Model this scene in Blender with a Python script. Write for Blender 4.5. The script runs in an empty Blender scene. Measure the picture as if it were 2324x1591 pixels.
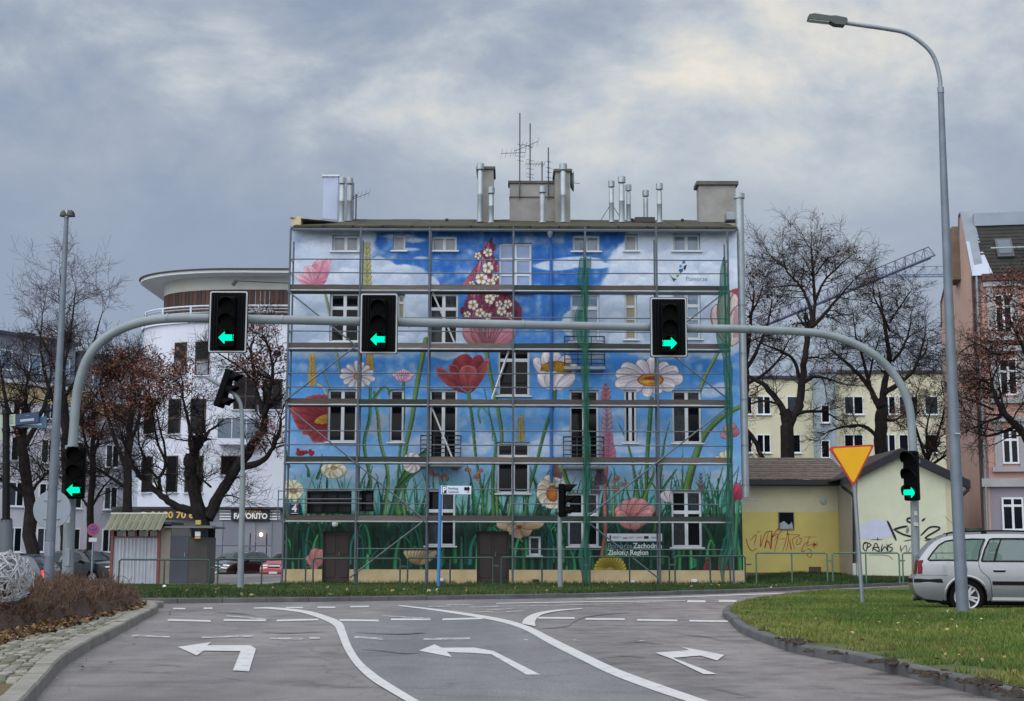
import bpy, bmesh, math, random
import numpy as np
from mathutils import Vector, Matrix
from mathutils.geometry import delaunay_2d_cdt
R = math.radians
scene = bpy.context.scene
COL = scene.collection

# ------------------------------------------------------------------ camera
F, CX, CY, H, PITCH, ROLL = 3226.0, 1161.5, 795.5, 1.2, R(8.0), 0.0030
cam_data = bpy.data.cameras.new('camera')
cam_data.sensor_width = 36.0
cam_data.lens = 36.0 * F / 2323.0
cam_data.clip_start = 0.1
cam_data.clip_end = 3000.0
cam = bpy.data.objects.new('camera', cam_data)
COL.objects.link(cam)
cam.matrix_world = Matrix.Translation((0, 0, H)) @ Matrix.Rotation(R(90) + PITCH, 4, 'X') @ Matrix.Rotation(ROLL, 4, 'Z')
scene.camera = cam

# ------------------------------------------------------------------ light
EXPO = 1.42
SKY_STRENGTH = 0.1
SUN_EL, SUN_AZ = R(52), R(-152)          # soft light from behind the camera, a little to the left
scene.view_settings.view_transform = 'Standard'
scene.view_settings.look = 'None'
scene.view_settings.gamma = 1.0
scene.view_settings.use_curve_mapping = False
scene.view_settings.exposure = EXPO

def lin(c):
    c = c / 255.0
    return c / 12.92 if c <= 0.04045 else ((c + 0.055) / 1.055) ** 2.4
def S(r, g, b, k=1.0):
    return (lin(r) * k, lin(g) * k, lin(b) * k, 1.0)

world = bpy.data.worlds.new('World')
scene.world = world
world.use_nodes = True
SKY_OFF = (25.09, 14.29, 19.17, 4.52)
def build_world():
    nt = world.node_tree
    n, L = nt.nodes, nt.links
    n.clear()
    out = n.new('ShaderNodeOutputWorld')
    bg = n.new('ShaderNodeBackground')
    bg.inputs['Strength'].default_value = SKY_STRENGTH
    L.new(bg.outputs[0], out.inputs[0])
    sky = n.new('ShaderNodeTexSky')
    sky.sky_type = 'NISHITA'
    sky.sun_disc = False
    sky.sun_elevation = SUN_EL
    sky.sun_rotation = SUN_AZ
    tc = n.new('ShaderNodeTexCoord')
    sep = n.new('ShaderNodeSeparateXYZ')
    L.new(tc.outputs['Generated'], sep.inputs[0])
    def math_(op, a, b=None, c=None, clamp=False):
        m = n.new('ShaderNodeMath'); m.operation = op; m.use_clamp = clamp
        for i, v in enumerate((a, b, c)):
            if v is None: continue
            if isinstance(v, (int, float)): m.inputs[i].default_value = v
            else: L.new(v, m.inputs[i])
        return m.outputs[0]
    zpos = math_('MAXIMUM', sep.outputs[2], 0.0)
    den = math_('ADD', zpos, 0.55)
    px = math_('DIVIDE', sep.outputs[0], den)
    py = math_('DIVIDE', sep.outputs[1], den)
    comb = n.new('ShaderNodeCombineXYZ')
    L.new(px, comb.inputs[0]); L.new(py, comb.inputs[1])
    def noise(scale, detail, rough, dist, off):
        mp = n.new('ShaderNodeMapping')
        mp.inputs['Location'].default_value = off
        mp.inputs['Scale'].default_value = (1.0, 1.15, 1.0)
        L.new(comb.outputs[0], mp.inputs[0])
        t = n.new('ShaderNodeTexNoise')
        t.inputs['Scale'].default_value = scale; t.inputs['Detail'].default_value = detail
        t.inputs['Roughness'].default_value = rough; t.inputs['Distortion'].default_value = dist
        L.new(mp.outputs[0], t.inputs[0])
        return t.outputs[0]
    big = noise(1.9, 2, 0.5, 0.0, (SKY_OFF[0], SKY_OFF[1], 0))
    mid = noise(5.4, 9, 0.6, 0.25, (SKY_OFF[2], SKY_OFF[3], 0))
    fine = noise(15.0, 6, 0.6, 0.1, (1.3, 9.2, 0))
    el = n.new('ShaderNodeMapRange'); el.interpolation_type = 'SMOOTHSTEP'
    el.inputs['From Min'].default_value = 0.19; el.inputs['From Max'].default_value = 0.34
    L.new(sep.outputs[2], el.inputs['Value'])
    a = math_('MULTIPLY_ADD', big, 0.55, -0.275)
    b = math_('MULTIPLY_ADD', mid, 0.95, -0.475)
    c = math_('MULTIPLY_ADD', fine, 0.24, -0.12)
    v = math_('ADD', math_('ADD', a, b), c)
    amp = math_('MULTIPLY_ADD', el.outputs[0], 1.0, 0.22)
    v = math_('MULTIPLY', v, amp)
    # the veiled sun lights the clouds from behind near this direction
    dot = n.new('ShaderNodeVectorMath'); dot.operation = 'DOT_PRODUCT'
    d0 = Vector((math.sin(R(9)) * math.cos(R(19)), math.cos(R(9)) * math.cos(R(19)), math.sin(R(19))))
    dot.inputs[1].default_value = d0
    L.new(tc.outputs['Generated'], dot.inputs[0])
    gl = n.new('ShaderNodeMapRange'); gl.interpolation_type = 'SMOOTHSTEP'
    gl.inputs['From Min'].default_value = math.cos(R(17)); gl.inputs['From Max'].default_value = 1.0
    L.new(dot.outputs['Value'], gl.inputs['Value'])
    v = math_('ADD', v, math_('MULTIPLY', el.outputs[0], 0.13))
    v = math_('ADD', v, math_('MULTIPLY', gl.outputs[0], 0.17))
    v = math_('ADD', v, 0.40)
    ramp = n.new('ShaderNodeValToRGB')
    cr = ramp.color_ramp
    K = 1.0
    stops = [(0.18, S(130, 143, 162)), (0.40, S(148, 161, 182)), (0.54, S(166, 176, 190)),
             (0.66, S(190, 198, 206)), (0.78, S(218, 217, 213)), (0.92, S(244, 235, 220))]
    cr.elements[0].position, cr.elements[0].color = stops[0]
    cr.elements[1].position, cr.elements[1].color = stops[-1]
    for p, col in stops[1:-1]:
        e = cr.elements.new(p); e.color = col
    L.new(v, ramp.inputs[0])
    sc = n.new('ShaderNodeVectorMath'); sc.operation = 'SCALE'
    sc.inputs['Scale'].default_value = 1.0 / (SKY_STRENGTH * 2 ** EXPO)
    L.new(ramp.outputs[0], sc.inputs[0])
    mix = n.new('ShaderNodeMix'); mix.data_type = 'RGBA'
    mix.inputs[0].default_value = 0.97
    L.new(sky.outputs[0], mix.inputs[6]); L.new(sc.outputs[0], mix.inputs[7])
    L.new(mix.outputs[2], bg.inputs['Color'])
build_world()

sun_data = bpy.data.lights.new('sun', 'SUN')
sun_data.energy = 1.5
sun_data.angle = R(110)
sun_data.color = (1.0, 0.985, 0.97)
sun = bpy.data.objects.new('sun', sun_data)
COL.objects.link(sun)
sd = Vector((math.sin(SUN_AZ) * math.cos(SUN_EL), math.cos(SUN_AZ) * math.cos(SUN_EL), math.sin(SUN_EL)))
sun.rotation_euler = sd.to_track_quat('Z', 'Y').to_euler()

# ------------------------------------------------------------------ geometry of the view: photo measurements -> metres
def uv0(px, py):
    u, v = (px - CX) / F, (CY - py) / F
    return u * math.cos(ROLL) - v * math.sin(ROLL), u * math.sin(ROLL) + v * math.cos(ROLL)
def ray(px, py):
    u, v = uv0(px, py)
    c, s = math.cos(PITCH), math.sin(PITCH)
    return Vector((u, c - v * s, s + v * c))
def at(px, py, Y):
    d = ray(px, py)
    return Vector((0, 0, H)) + d * (Y / d.y)
def gnd(px, py, z=0.0):
    d = ray(px, py)
    t = (z - H) / d.z
    return Vector((0, 0, H)) + d * t
def proj(X, Y, Z):
    c, s = math.cos(PITCH), math.sin(PITCH)
    zz = Z - H
    w = Y * c + zz * s
    u, v = X / w, (zz * c - Y * s) / w
    return CX + F * (u * math.cos(ROLL) + v * math.sin(ROLL)), CY - F * (-u * math.sin(ROLL) + v * math.cos(ROLL))
def Z1(x, y): return ((700 + x / 2.652) / 1.1018, (260 + y / 2.652) / 1.1018)
def Z2(x, y): return ((1270 + x / 2.652) / 1.1018, (260 + y / 2.652) / 1.1018)
def Z3(x, y): return ((700 + x / 2.525) / 1.1018, (850 + y / 2.525) / 1.1018)
def Z4(x, y): return ((1270 + x / 2.525) / 1.1018, (850 + y / 2.525) / 1.1018)
def ZL(x, y): return ((300 + x / 2.582) / 1.1018, (1440 + y / 2.582) / 1.1018)
def ZM(x, y): return ((1000 + x / 2.582) / 1.1018, (1440 + y / 2.582) / 1.1018)

# ------------------------------------------------------------------ materials
MATS = {}
def mat(name, col, rough=0.6, var=0.12, scale=4.0, metal=0.0, bump=0.0, bscale=40.0, spec=0.5, emit=0.0, col2=None, stretch=None, detail=5.0, coat=0.0, alpha=1.0, trans=0.0):
    if name in MATS: return MATS[name]
    m = bpy.data.materials.new(name); m.use_nodes = True
    nt = m.node_tree; n, L = nt.nodes, nt.links
    b = n['Principled BSDF']
    b.inputs['Roughness'].default_value = rough
    b.inputs['Metallic'].default_value = metal
    b.inputs['Specular IOR Level'].default_value = spec
    b.inputs['Coat Weight'].default_value = coat
    b.inputs['Coat Roughness'].default_value = 0.06
    b.inputs['Alpha'].default_value = alpha
    b.inputs['Transmission Weight'].default_value = trans
    tc = n.new('ShaderNodeTexCoord')
    src = tc.outputs['Object']
    if stretch:
        mp = n.new('ShaderNodeMapping'); mp.inputs['Scale'].default_value = stretch
        L.new(src, mp.inputs[0]); src = mp.outputs[0]
    if var > 0 or col2:
        t = n.new('ShaderNodeTexNoise'); t.inputs['Scale'].default_value = scale; t.inputs['Detail'].default_value = detail
        t.inputs['Roughness'].default_value = 0.6
        L.new(src, t.inputs[0])
        r = n.new('ShaderNodeValToRGB')
        r.color_ramp.elements[0].position = 0.3; r.color_ramp.elements[1].position = 0.7
        a = tuple(c * (1 - var) for c in col[:3]) + (1,)
        c2 = col2 if col2 else tuple(min(1, c * (1 + var)) for c in col[:3]) + (1,)
        r.color_ramp.elements[0].color = a if not col2 else col
        r.color_ramp.elements[1].color = c2
        L.new(t.outputs[0], r.inputs[0]); L.new(r.outputs[0], b.inputs['Base Color'])
    else:
        b.inputs['Base Color'].default_value = col
    if bump > 0:
        t2 = n.new('ShaderNodeTexNoise'); t2.inputs['Scale'].default_value = bscale; t2.inputs['Detail'].default_value = 4
        L.new(src, t2.inputs[0])
        bp = n.new('ShaderNodeBump'); bp.inputs['Strength'].default_value = bump; bp.inputs['Distance'].default_value = 0.02
        L.new(t2.outputs[0], bp.inputs['Height']); L.new(bp.outputs[0], b.inputs['Normal'])
    if emit > 0:
        b.inputs['Emission Color'].default_value = col; b.inputs['Emission Strength'].default_value = emit
    MATS[name] = m
    return m
def attr_mat(name, rough=0.7, var=0.1, scale=3.0, bump=0.15, bscale=60):
    m = bpy.data.materials.new(name); m.use_nodes = True
    nt = m.node_tree; n, L = nt.nodes, nt.links
    b = n['Principled BSDF']; b.inputs['Roughness'].default_value = rough
    b.inputs['Specular IOR Level'].default_value = 0.3
    at_ = n.new('ShaderNodeAttribute'); at_.attribute_name = 'paint'
    tc = n.new('ShaderNodeTexCoord')
    t = n.new('ShaderNodeTexNoise'); t.inputs['Scale'].default_value = scale; t.inputs['Detail'].default_value = 6
    L.new(tc.outputs['Object'], t.inputs[0])
    mr = n.new('ShaderNodeMapRange'); mr.inputs['From Min'].default_value = 0.3; mr.inputs['From Max'].default_value = 0.7
    mr.inputs['To Min'].default_value = 1 - var; mr.inputs['To Max'].default_value = 1 + var
    L.new(t.outputs[0], mr.inputs['Value'])
    mu = n.new('ShaderNodeVectorMath'); mu.operation = 'SCALE'
    L.new(at_.outputs['Color'], mu.inputs[0]); L.new(mr.outputs[0], mu.inputs['Scale'])
    L.new(mu.outputs[0], b.inputs['Base Color'])
    if bump:
        t2 = n.new('ShaderNodeTexNoise'); t2.inputs['Scale'].default_value = bscale
        L.new(tc.outputs['Object'], t2.inputs[0])
        bp = n.new('ShaderNodeBump'); bp.inputs['Strength'].default_value = bump; bp.inputs['Distance'].default_value = 0.01
        L.new(t2.outputs[0], bp.inputs['Height']); L.new(bp.outputs[0], b.inputs['Normal'])
    return m

# ------------------------------------------------------------------ objects
ORG = {}
def V3(p): return Vector(p) if len(p) == 3 else Vector((p[0], p[1], 0))
class MB:
    def __init__(self): self.v, self.f = [], []
    def add(self, vs, fs):
        o = len(self.v)
        self.v += [tuple(p) for p in vs]
        self.f += [tuple(i + o for i in f) for f in fs]
        return self
    def box(self, a, b):
        x0, y0, z0 = (min(a[i], b[i]) for i in range(3)); x1, y1, z1 = (max(a[i], b[i]) for i in range(3))
        return self.add([(x0, y0, z0), (x1, y0, z0), (x1, y1, z0), (x0, y1, z0), (x0, y0, z1), (x1, y0, z1), (x1, y1, z1), (x0, y1, z1)],
                        [(0, 3, 2, 1), (4, 5, 6, 7), (0, 1, 5, 4), (1, 2, 6, 5), (2, 3, 7, 6), (3, 0, 4, 7)])
    def bbox(self, a, b, e=0.01):
        """box with chamfered edges"""
        lo = [min(a[i], b[i]) for i in range(3)]; hi = [max(a[i], b[i]) for i in range(3)]
        e = min([e] + [(hi[i] - lo[i]) * 0.45 for i in range(3)])
        bm = bmesh.new(); bmesh.ops.create_cube(bm, size=1.0)
        for v in bm.verts:
            for i in range(3): v.co[i] = lo[i] if v.co[i] < 0 else hi[i]
        bmesh.ops.bevel(bm, geom=list(bm.edges), offset=e, segments=1, affect='EDGES')
        bm.verts.index_update()
        self.add([v.co.copy() for v in bm.verts], [[v.index for v in f.verts] for f in bm.faces]); bm.free()
        return self
    def quad(self, *p): return self.add(p, [tuple(range(len(p)))])
    def tube(self, pts, r, n=8, cap=True):
        pts = [Vector(p) for p in pts]
        if not isinstance(r, (list, tuple)): r = [r] * len(pts)
        rings = []
        up = None
        for i, p in enumerate(pts):
            d = (pts[min(i + 1, len(pts) - 1)] - pts[max(i - 1, 0)])
            if d.length < 1e-9: d = Vector((0, 0, 1))
            d.normalize()
            if up is None: up = Vector((0, 0, 1)) if abs(d.z) < 0.9 else Vector((1, 0, 0))
            x = d.cross(up)
            if x.length < 1e-6: x = d.cross(Vector((0, 1, 0)))
            x.normalize(); y = x.cross(d).normalized(); up = y
            rings.append([p + x * (r[i] * math.cos(2 * math.pi * k / n)) + y * (r[i] * math.sin(2 * math.pi * k / n)) for k in range(n)])
        vs = [q for g in rings for q in g]
        fs = []
        for i in range(len(pts) - 1):
            for k in range(n):
                a, b = i * n + k, i * n + (k + 1) % n
                fs.append((a, b, b + n, a + n))
        if cap:
            fs.append(tuple(reversed(range(n)))); fs.append(tuple((len(pts) - 1) * n + k for k in range(n)))
        return self.add(vs, fs)
    def lathe(self, prof, c=(0, 0, 0), n=16, axis='Z', cap=True):
        """prof: (radius, height) along axis from c"""
        vs, fs = [], []
        for (r, h) in prof:
            for k in range(n):
                a = 2 * math.pi * k / n
                x, y = r * math.cos(a), r * math.sin(a)
                if axis == 'Z': q = (c[0] + x, c[1] + y, c[2] + h)
                elif axis == 'Y': q = (c[0] + x, c[1] + h, c[2] + y)
                else: q = (c[0] + h, c[1] + x, c[2] + y)
                vs.append(q)
        for i in range(len(prof) - 1):
            for k in range(n):
                a, b = i * n + k, i * n + (k + 1) % n
                fs.append((a, b, b + n, a + n))
        if cap: fs.append(tuple(reversed(range(n)))); fs.append(tuple((len(prof) - 1) * n + k for k in range(n)))
        return self.add(vs, fs)
    def prism(self, poly, vec):
        """polygon of 3-D points pushed along vec"""
        n = len(poly); vec = Vector(vec)
        vs = [Vector(p) for p in poly] + [Vector(p) + vec for p in poly]
        fs = [tuple(range(n)), tuple(reversed(range(n, 2 * n)))]
        for k in range(n): fs.append((k, k + n, (k + 1) % n + n, (k + 1) % n))
        return self.add(vs, fs)
    def build(self, name, m, parent=None, smooth=False, kind=None, fix=True):
        me = bpy.data.meshes.new(name)
        org = ORG.get(parent.name, Vector((0, 0, 0))) if parent else Vector((0, 0, 0))
        me.from_pydata([(p[0] - org.x, p[1] - org.y, p[2] - org.z) for p in self.v], [], self.f)
        if fix:
            bm = bmesh.new(); bm.from_mesh(me)
            bmesh.ops.recalc_face_normals(bm, faces=bm.faces)
            bm.to_mesh(me); bm.free()
        if m: me.materials.append(m)
        o = bpy.data.objects.new(name, me)
        COL.objects.link(o)
        if parent:
            o.parent = parent; ORG[o.name] = org
        if smooth: smooth_(me)
        if kind: o['kind'] = kind
        return o
def smooth_(me, ang=40):
    for p in me.polygons: p.use_smooth = True
    try: me.set_sharp_from_angle(angle=R(ang))
    except Exception: pass
def thing(name, label, cat, loc=(0, 0, 0), group=None, rotz=0.0, local=False):
    o = bpy.data.objects.new(name, None); COL.objects.link(o)
    o.empty_display_size = 0.3
    o.location = loc; o.rotation_euler = (0, 0, rotz)
    ORG[o.name] = Vector((0, 0, 0)) if local else Vector(loc)
    tag(o, label, cat, group)
    return o
def tag(o, label, cat, group=None, kind=None):
    o['label'] = label; o['category'] = cat
    if group: o['group'] = group
    if kind: o['kind'] = kind
    return o
def copy_tree(o, parent=None):
    c = o.copy(); COL.objects.link(c)
    if parent: c.parent = parent
    ORG[c.name] = ORG.get(o.name, Vector((0, 0, 0)))
    for ch in list(o.children): copy_tree(ch, c)
    return c
def np_mesh(name, V, Fa, m, parent=None, paint=None, kind=None, smooth=False):
    """V (n,3), Fa (m,k) arrays -> one mesh object"""
    me = bpy.data.meshes.new(name)
    V = np.asarray(V, dtype=np.float32)
    if parent: V = V - np.array(ORG.get(parent.name, Vector((0, 0, 0))), dtype=np.float32)
    Fa = np.asarray(Fa, dtype=np.int32)
    k = Fa.shape[1]
    me.vertices.add(len(V)); me.vertices.foreach_set('co', V.ravel())
    me.loops.add(Fa.size); me.loops.foreach_set('vertex_index', Fa.ravel())
    me.polygons.add(len(Fa))
    me.polygons.foreach_set('loop_start', np.arange(0, Fa.size, k, dtype=np.int32))
    me.polygons.foreach_set('loop_total', np.full(len(Fa), k, dtype=np.int32))
    if smooth: me.polygons.foreach_set('use_smooth', np.ones(len(Fa), dtype=bool))
    me.update(calc_edges=True)
    if paint is not None:
        a = me.attributes.new('paint', 'FLOAT_COLOR', 'POINT')
        a.data.foreach_set('color', np.concatenate([paint, np.ones((len(paint), 1))], axis=1).astype(np.float32).ravel())
    if m: me.materials.append(m)
    o = bpy.data.objects.new(name, me); COL.objects.link(o)
    if parent:
        o.parent = parent; ORG[o.name] = ORG.get(parent.name, Vector((0, 0, 0)))
    if kind: o['kind'] = kind
    return o
def text_mesh(body, size, m, name, parent, loc, rot=(R(90), 0, 0), extrude=0.004, bold=0.0, align='LEFT', width=None, spacing=1.0):
    cu = bpy.data.curves.new(name, 'FONT'); cu.body = body; cu.size = size; cu.extrude = extrude; cu.offset = bold
    cu.align_x = align; cu.align_y = 'CENTER'; cu.resolution_u = 3; cu.space_character = spacing
    tmp = bpy.data.objects.new('tmp_text', cu); COL.objects.link(tmp)
    bpy.context.view_layer.update()
    me = bpy.data.meshes.new_from_object(tmp.evaluated_get(bpy.context.evaluated_depsgraph_get()))
    COL.objects.unlink(tmp); bpy.data.objects.remove(tmp)
    me.name = name
    if width:
        xs = [v.co.x for v in me.vertices]
        k = width / max(1e-6, max(xs) - min(xs))
        for v in me.vertices: v.co.x *= k
    me.materials.clear(); me.materials.append(m)
    o = bpy.data.objects.new(name, me); COL.objects.link(o)
    org = ORG.get(parent.name, Vector((0, 0, 0))) if parent else Vector((0, 0, 0))
    o.location = Vector(loc) - org; o.rotation_euler = rot
    if parent:
        o.parent = parent
    return o
def catmull(pts, n=8, closed=False):
    P = [np.array(p, dtype=float) for p in pts]
    out = []
    N = len(P)
    for i in range(N if closed else N - 1):
        p0 = P[(i - 1) % N] if closed or i > 0 else 2 * P[0] - P[1]
        p1, p2 = P[i], P[(i + 1) % N]
        p3 = P[(i + 2) % N] if closed or i + 2 < N else 2 * P[-1] - P[-2]
        for k in range(n):
            t = k / n
            out.append(0.5 * ((2 * p1) + (-p0 + p2) * t + (2 * p0 - 5 * p1 + 4 * p2 - p3) * t * t + (-p0 + 3 * p1 - 3 * p2 + p3) * t ** 3))
    if not closed: out.append(P[-1])
    return out

# common materials
GALV = mat('galvanised_steel', S(150, 160, 166), 0.42, 0.12, 3.0, metal=0.35, spec=0.5)
GALVD = mat('dull_galvanised_steel', S(128, 138, 148), 0.5, 0.12, 6.0, metal=0.4)
POLE = mat('grey_painted_steel', S(120, 131, 137), 0.45, 0.16, 1.4, spec=0.4)
BLACK = mat('black_plastic', S(14, 15, 18), 0.5, 0.15, 8.0, spec=.2)
DARK = mat('dark_metal', S(30, 32, 36), 0.5, 0.15, 8.0)
LAMPP = mat('lamp_post_steel', S(104, 115, 127), 0.5, 0.16, 3.0, metal=0.2, spec=.4)
WHITE = mat('white_plastic', S(215, 220, 226), 0.4, 0.05, 5.0)
WHITEP = mat('white_print', S(225, 228, 232), 0.5, 0.03, 5.0)
GLASSD = mat('dark_window_glass', S(14, 17, 21), 0.08, 0.5, 1.3, spec=0.12)
# ------------------------------------------------------------------ ground, roads, kerbs
def road_material():
    m = bpy.data.materials.new('worn_asphalt'); m.use_nodes = True
    nt = m.node_tree; n, L = nt.nodes, nt.links
    b = n['Principled BSDF']; b.inputs['Specular IOR Level'].default_value = 0.4
    tc = n.new('ShaderNodeTexCoord')
    def noise(s, d, r=0.6, st=(1, 1, 1)):
        mp = n.new('ShaderNodeMapping'); mp.inputs['Scale'].default_value = st
        L.new(tc.outputs['Object'], mp.inputs[0])
        t = n.new('ShaderNodeTexNoise'); t.inputs['Scale'].default_value = s; t.inputs['Detail'].default_value = d; t.inputs['Roughness'].default_value = r
        L.new(mp.outputs[0], t.inputs[0]); return t.outputs[0]
    def ramp(f, st):
        r = n.new('ShaderNodeValToRGB')
        r.color_ramp.elements[0].position, r.color_ramp.elements[0].color = st[0]
        r.color_ramp.elements[1].position, r.color_ramp.elements[1].color = st[-1]
        for p, c in st[1:-1]:
            e = r.color_ramp.elements.new(p); e.color = c
        L.new(f, r.inputs[0]); return r.outputs[0]
    def mul(a, c):
        x = n.new('ShaderNodeMix'); x.data_type = 'RGBA'; x.blend_type = 'MULTIPLY'; x.inputs[0].default_value = 1.0
        L.new(a, x.inputs[6]); L.new(c, x.inputs[7]); return x.outputs[2]
    big = ramp(noise(0.35, 5, st=(1.0, 0.35, 1)), [(0.32, (0.142, 0.139, 0.141, 1)), (0.5, (0.174, 0.171, 0.173, 1)), (0.68, (0.208, 0.204, 0.205, 1))])
    blot = ramp(noise(1.1, 7, 0.65, (0.8, 1.0, 1)), [(0.34, (0.72, 0.7, 0.71, 1)), (0.5, (0.98, 0.98, 0.98, 1)), (0.7, (1.10, 1.08, 1.08, 1))])
    tracks = ramp(noise(0.9, 3, st=(1.0, 0.08, 1)), [(0.35, (0.84, 0.84, 0.86, 1)), (0.65, (1.08, 1.07, 1.07, 1))])
    grain = ramp(noise(95, 3), [(0.3, (0.55, 0.55, 0.56, 1)), (0.7, (1.45, 1.45, 1.44, 1))])
    sp = ramp(noise(30, 2, 0.8), [(0.3, (0.82, 0.82, 0.82, 1)), (0.72, (1.22, 1.2, 1.18, 1))])
    vor = n.new('ShaderNodeTexVoronoi'); vor.feature = 'DISTANCE_TO_EDGE'; vor.inputs['Scale'].default_value = 0.23
    wob = n.new('ShaderNodeTexNoise'); wob.inputs['Scale'].default_value = 1.2; wob.inputs['Detail'].default_value = 6
    L.new(tc.outputs['Object'], wob.inputs[0])
    wv = n.new('ShaderNodeVectorMath'); wv.operation = 'MULTIPLY_ADD'; wv.inputs[1].default_value = (1.6, 1.6, 0)
    L.new(wob.outputs['Color'], wv.inputs[0]); L.new(tc.outputs['Object'], wv.inputs[2])
    L.new(wv.outputs[0], vor.inputs['Vector'])
    crack = ramp(vor.outputs['Distance'], [(0.0, (0.68, 0.68, 0.68, 1)), (0.003, (0.84, 0.84, 0.84, 1)), (0.007, (1, 1, 1, 1))])
    # reddish worn surface on the right lane, purple-grey on the left
    sep = n.new('ShaderNodeSeparateXYZ'); L.new(tc.outputs['Object'], sep.inputs[0])
    xr = n.new('ShaderNodeMapRange'); xr.inputs['From Min'].default_value = 0.5; xr.inputs['From Max'].default_value = 4.0
    L.new(sep.outputs[0], xr.inputs['Value'])
    tint = ramp(xr.outputs[0], [(0.0, (1.0, 0.995, 1.005, 1)), (1.0, (1.10, 1.04, 1.02, 1))])
    wear = ramp(noise(2.2, 9, 0.7, (0.7, 0.9, 1)), [(0.36, (0.62, 0.61, 0.62, 1)), (0.5, (1.0, 1.0, 1.0, 1)), (0.64, (1.16, 1.15, 1.14, 1))])
    wm = n.new('ShaderNodeMix'); wm.data_type = 'RGBA'; wm.inputs[6].default_value = (1, 1, 1, 1)
    wx = n.new('ShaderNodeMapRange'); wx.inputs['From Min'].default_value = 0.4; wx.inputs['From Max'].default_value = 2.0; wx.inputs['To Min'].default_value = 0.3; wx.inputs['To Max'].default_value = 1.0
    L.new(sep.outputs[0], wx.inputs['Value']); L.new(wx.outputs[0], wm.inputs[0]); L.new(wear, wm.inputs[7])
    c = mul(mul(mul(mul(mul(mul(mul(big, blot), tracks), grain), sp), crack), tint), wm.outputs[2])
    L.new(c, b.inputs['Base Color'])
    rr = n.new('ShaderNodeMapRange'); rr.inputs['To Min'].default_value = 0.62; rr.inputs['To Max'].default_value = 0.9
    L.new(noise(0.8, 4), rr.inputs['Value']); L.new(rr.outputs[0], b.inputs['Roughness'])
    bp = n.new('ShaderNodeBump'); bp.inputs['Strength'].default_value = 0.5; bp.inputs['Distance'].default_value = 0.012
    L.new(noise(70, 4), bp.inputs['Height']); L.new(bp.outputs[0], b.inputs['Normal'])
    return m
ASPH = road_material()
ASPH2 = ASPH.copy(); ASPH2.name = 'bluish_asphalt_resurfacing'
for nd in ASPH2.node_tree.nodes:
    if nd.type == 'VALTORGB' and abs(nd.color_ramp.elements[-1].color[0] - 1.10) < 1e-3:
        nd.color_ramp.elements[0].color = (0.92, 0.95, 0.98, 1); nd.color_ramp.elements[-1].color = (0.92, 0.95, 0.98, 1)
STONE = mat('kerb_concrete', S(126, 124, 118), 0.85, 0.25, 2.5, bump=0.4, bscale=60)
STONED = mat('dark_kerb_concrete', S(84, 86, 88), 0.85, 0.25, 2.0, bump=0.4, bscale=60)
PAVE = mat('pale_paving', S(150, 147, 140), 0.9, 0.16, 2.0, bump=0.3, bscale=25)
SOIL = mat('turf_soil', S(54, 62, 32), 0.95, 0.25, 2.2, bump=0.8, bscale=18, col2=S(76, 88, 42))
SOILB = mat('leafy_soil', S(74, 62, 44), 0.95, 0.3, 3.0, bump=0.8, bscale=20, col2=S(96, 84, 52))

far_land = MB().quad((-1500, -200, -0.05), (1500, -200, -0.05), (1500, 2500, -0.05), (-1500, 2500, -0.05)).build('ground', mat('far_ground', S(104, 106, 100), 0.95, 0.2, 0.05), kind='structure')
road = MB().quad((-60, -30, 0), (70, -30, 0), (70, 140, 0), (-60, 140, 0)).build('road', ASPH, kind='structure')

PAINT = mat('worn_road_paint', S(170, 172, 174), 0.75, 0.2, 6.0)
def worn(name, thr, base, dark=S(120, 118, 118)):
    m = mat(name, base, 0.8, 0.1, 5.0)
    nt = m.node_tree; n, L = nt.nodes, nt.links
    tc = n.new('ShaderNodeTexCoord')
    t = n.new('ShaderNodeTexNoise'); t.inputs['Scale'].default_value = 5; t.inputs['Detail'].default_value = 12; t.inputs['Roughness'].default_value = 0.8
    L.new(tc.outputs['Object'], t.inputs[0])
    r = n.new('ShaderNodeValToRGB'); r.color_ramp.elements[0].position = thr - 0.04; r.color_ramp.elements[1].position = thr + 0.05
    r.color_ramp.elements[0].color = (0, 0, 0, 1); r.color_ramp.elements[1].color = (1, 1, 1, 1)
    L.new(t.outputs[0], r.inputs[0])
    L.new(r.outputs[0], n['Principled BSDF'].inputs['Alpha'])
    return m
PAINT = worn('worn_road_paint_scuffed', 0.37, S(180, 181, 182))
PAINTW = worn('faded_road_paint', 0.47, S(164, 165, 166))

def ground_poly(pts, name, m, z=0.008, parent=None, kind='structure'):
    """polygon measured on the photograph, laid flat on the road"""
    P = [gnd(*p) for p in pts]
    mb = MB(); mb.add([(p.x, p.y, z) for p in P], [tuple(range(len(P)))])
    o = mb.build(name, m, parent, fix=False)
    if o.data.polygons[0].normal.z < 0: o.data.flip_normals()
    if not parent: o['kind'] = kind
    return o
def ribbon(pairs, name, m, z, parent):
    """pairs of (left, right) edge points on the photograph"""
    mb = MB()
    A = catmull([tuple(gnd(*a)) for a, b in pairs], 6); B = catmull([tuple(gnd(*b)) for a, b in pairs], 6)
    n = len(A)
    mb.add([(p[0], p[1], z) for p in A] + [(p[0], p[1], z) for p in B], [(i, i + 1, n + i + 1, n + i) for i in range(n - 1)])
    o = mb.build(name, m, parent)
    return o
L1 = [((862, 207), (866, 214)), ((985, 205), (960, 215)), ((1200, 226), (1150, 236)), ((1330, 260), (1275, 272)), ((1428, 303), (1375, 320)), ((1458, 365), (1408, 378)),
      ((1490, 450), (1442, 462)), ((1552, 550), (1502, 562)), ((1660, 645), (1600, 662)), ((1790, 730), (1722, 742)), ((1990, 850), (1905, 850))]
ribbon([(ZL(*a), ZL(*b)) for a, b in L1], 'lane_line', PAINT, 0.010, road)
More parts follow.
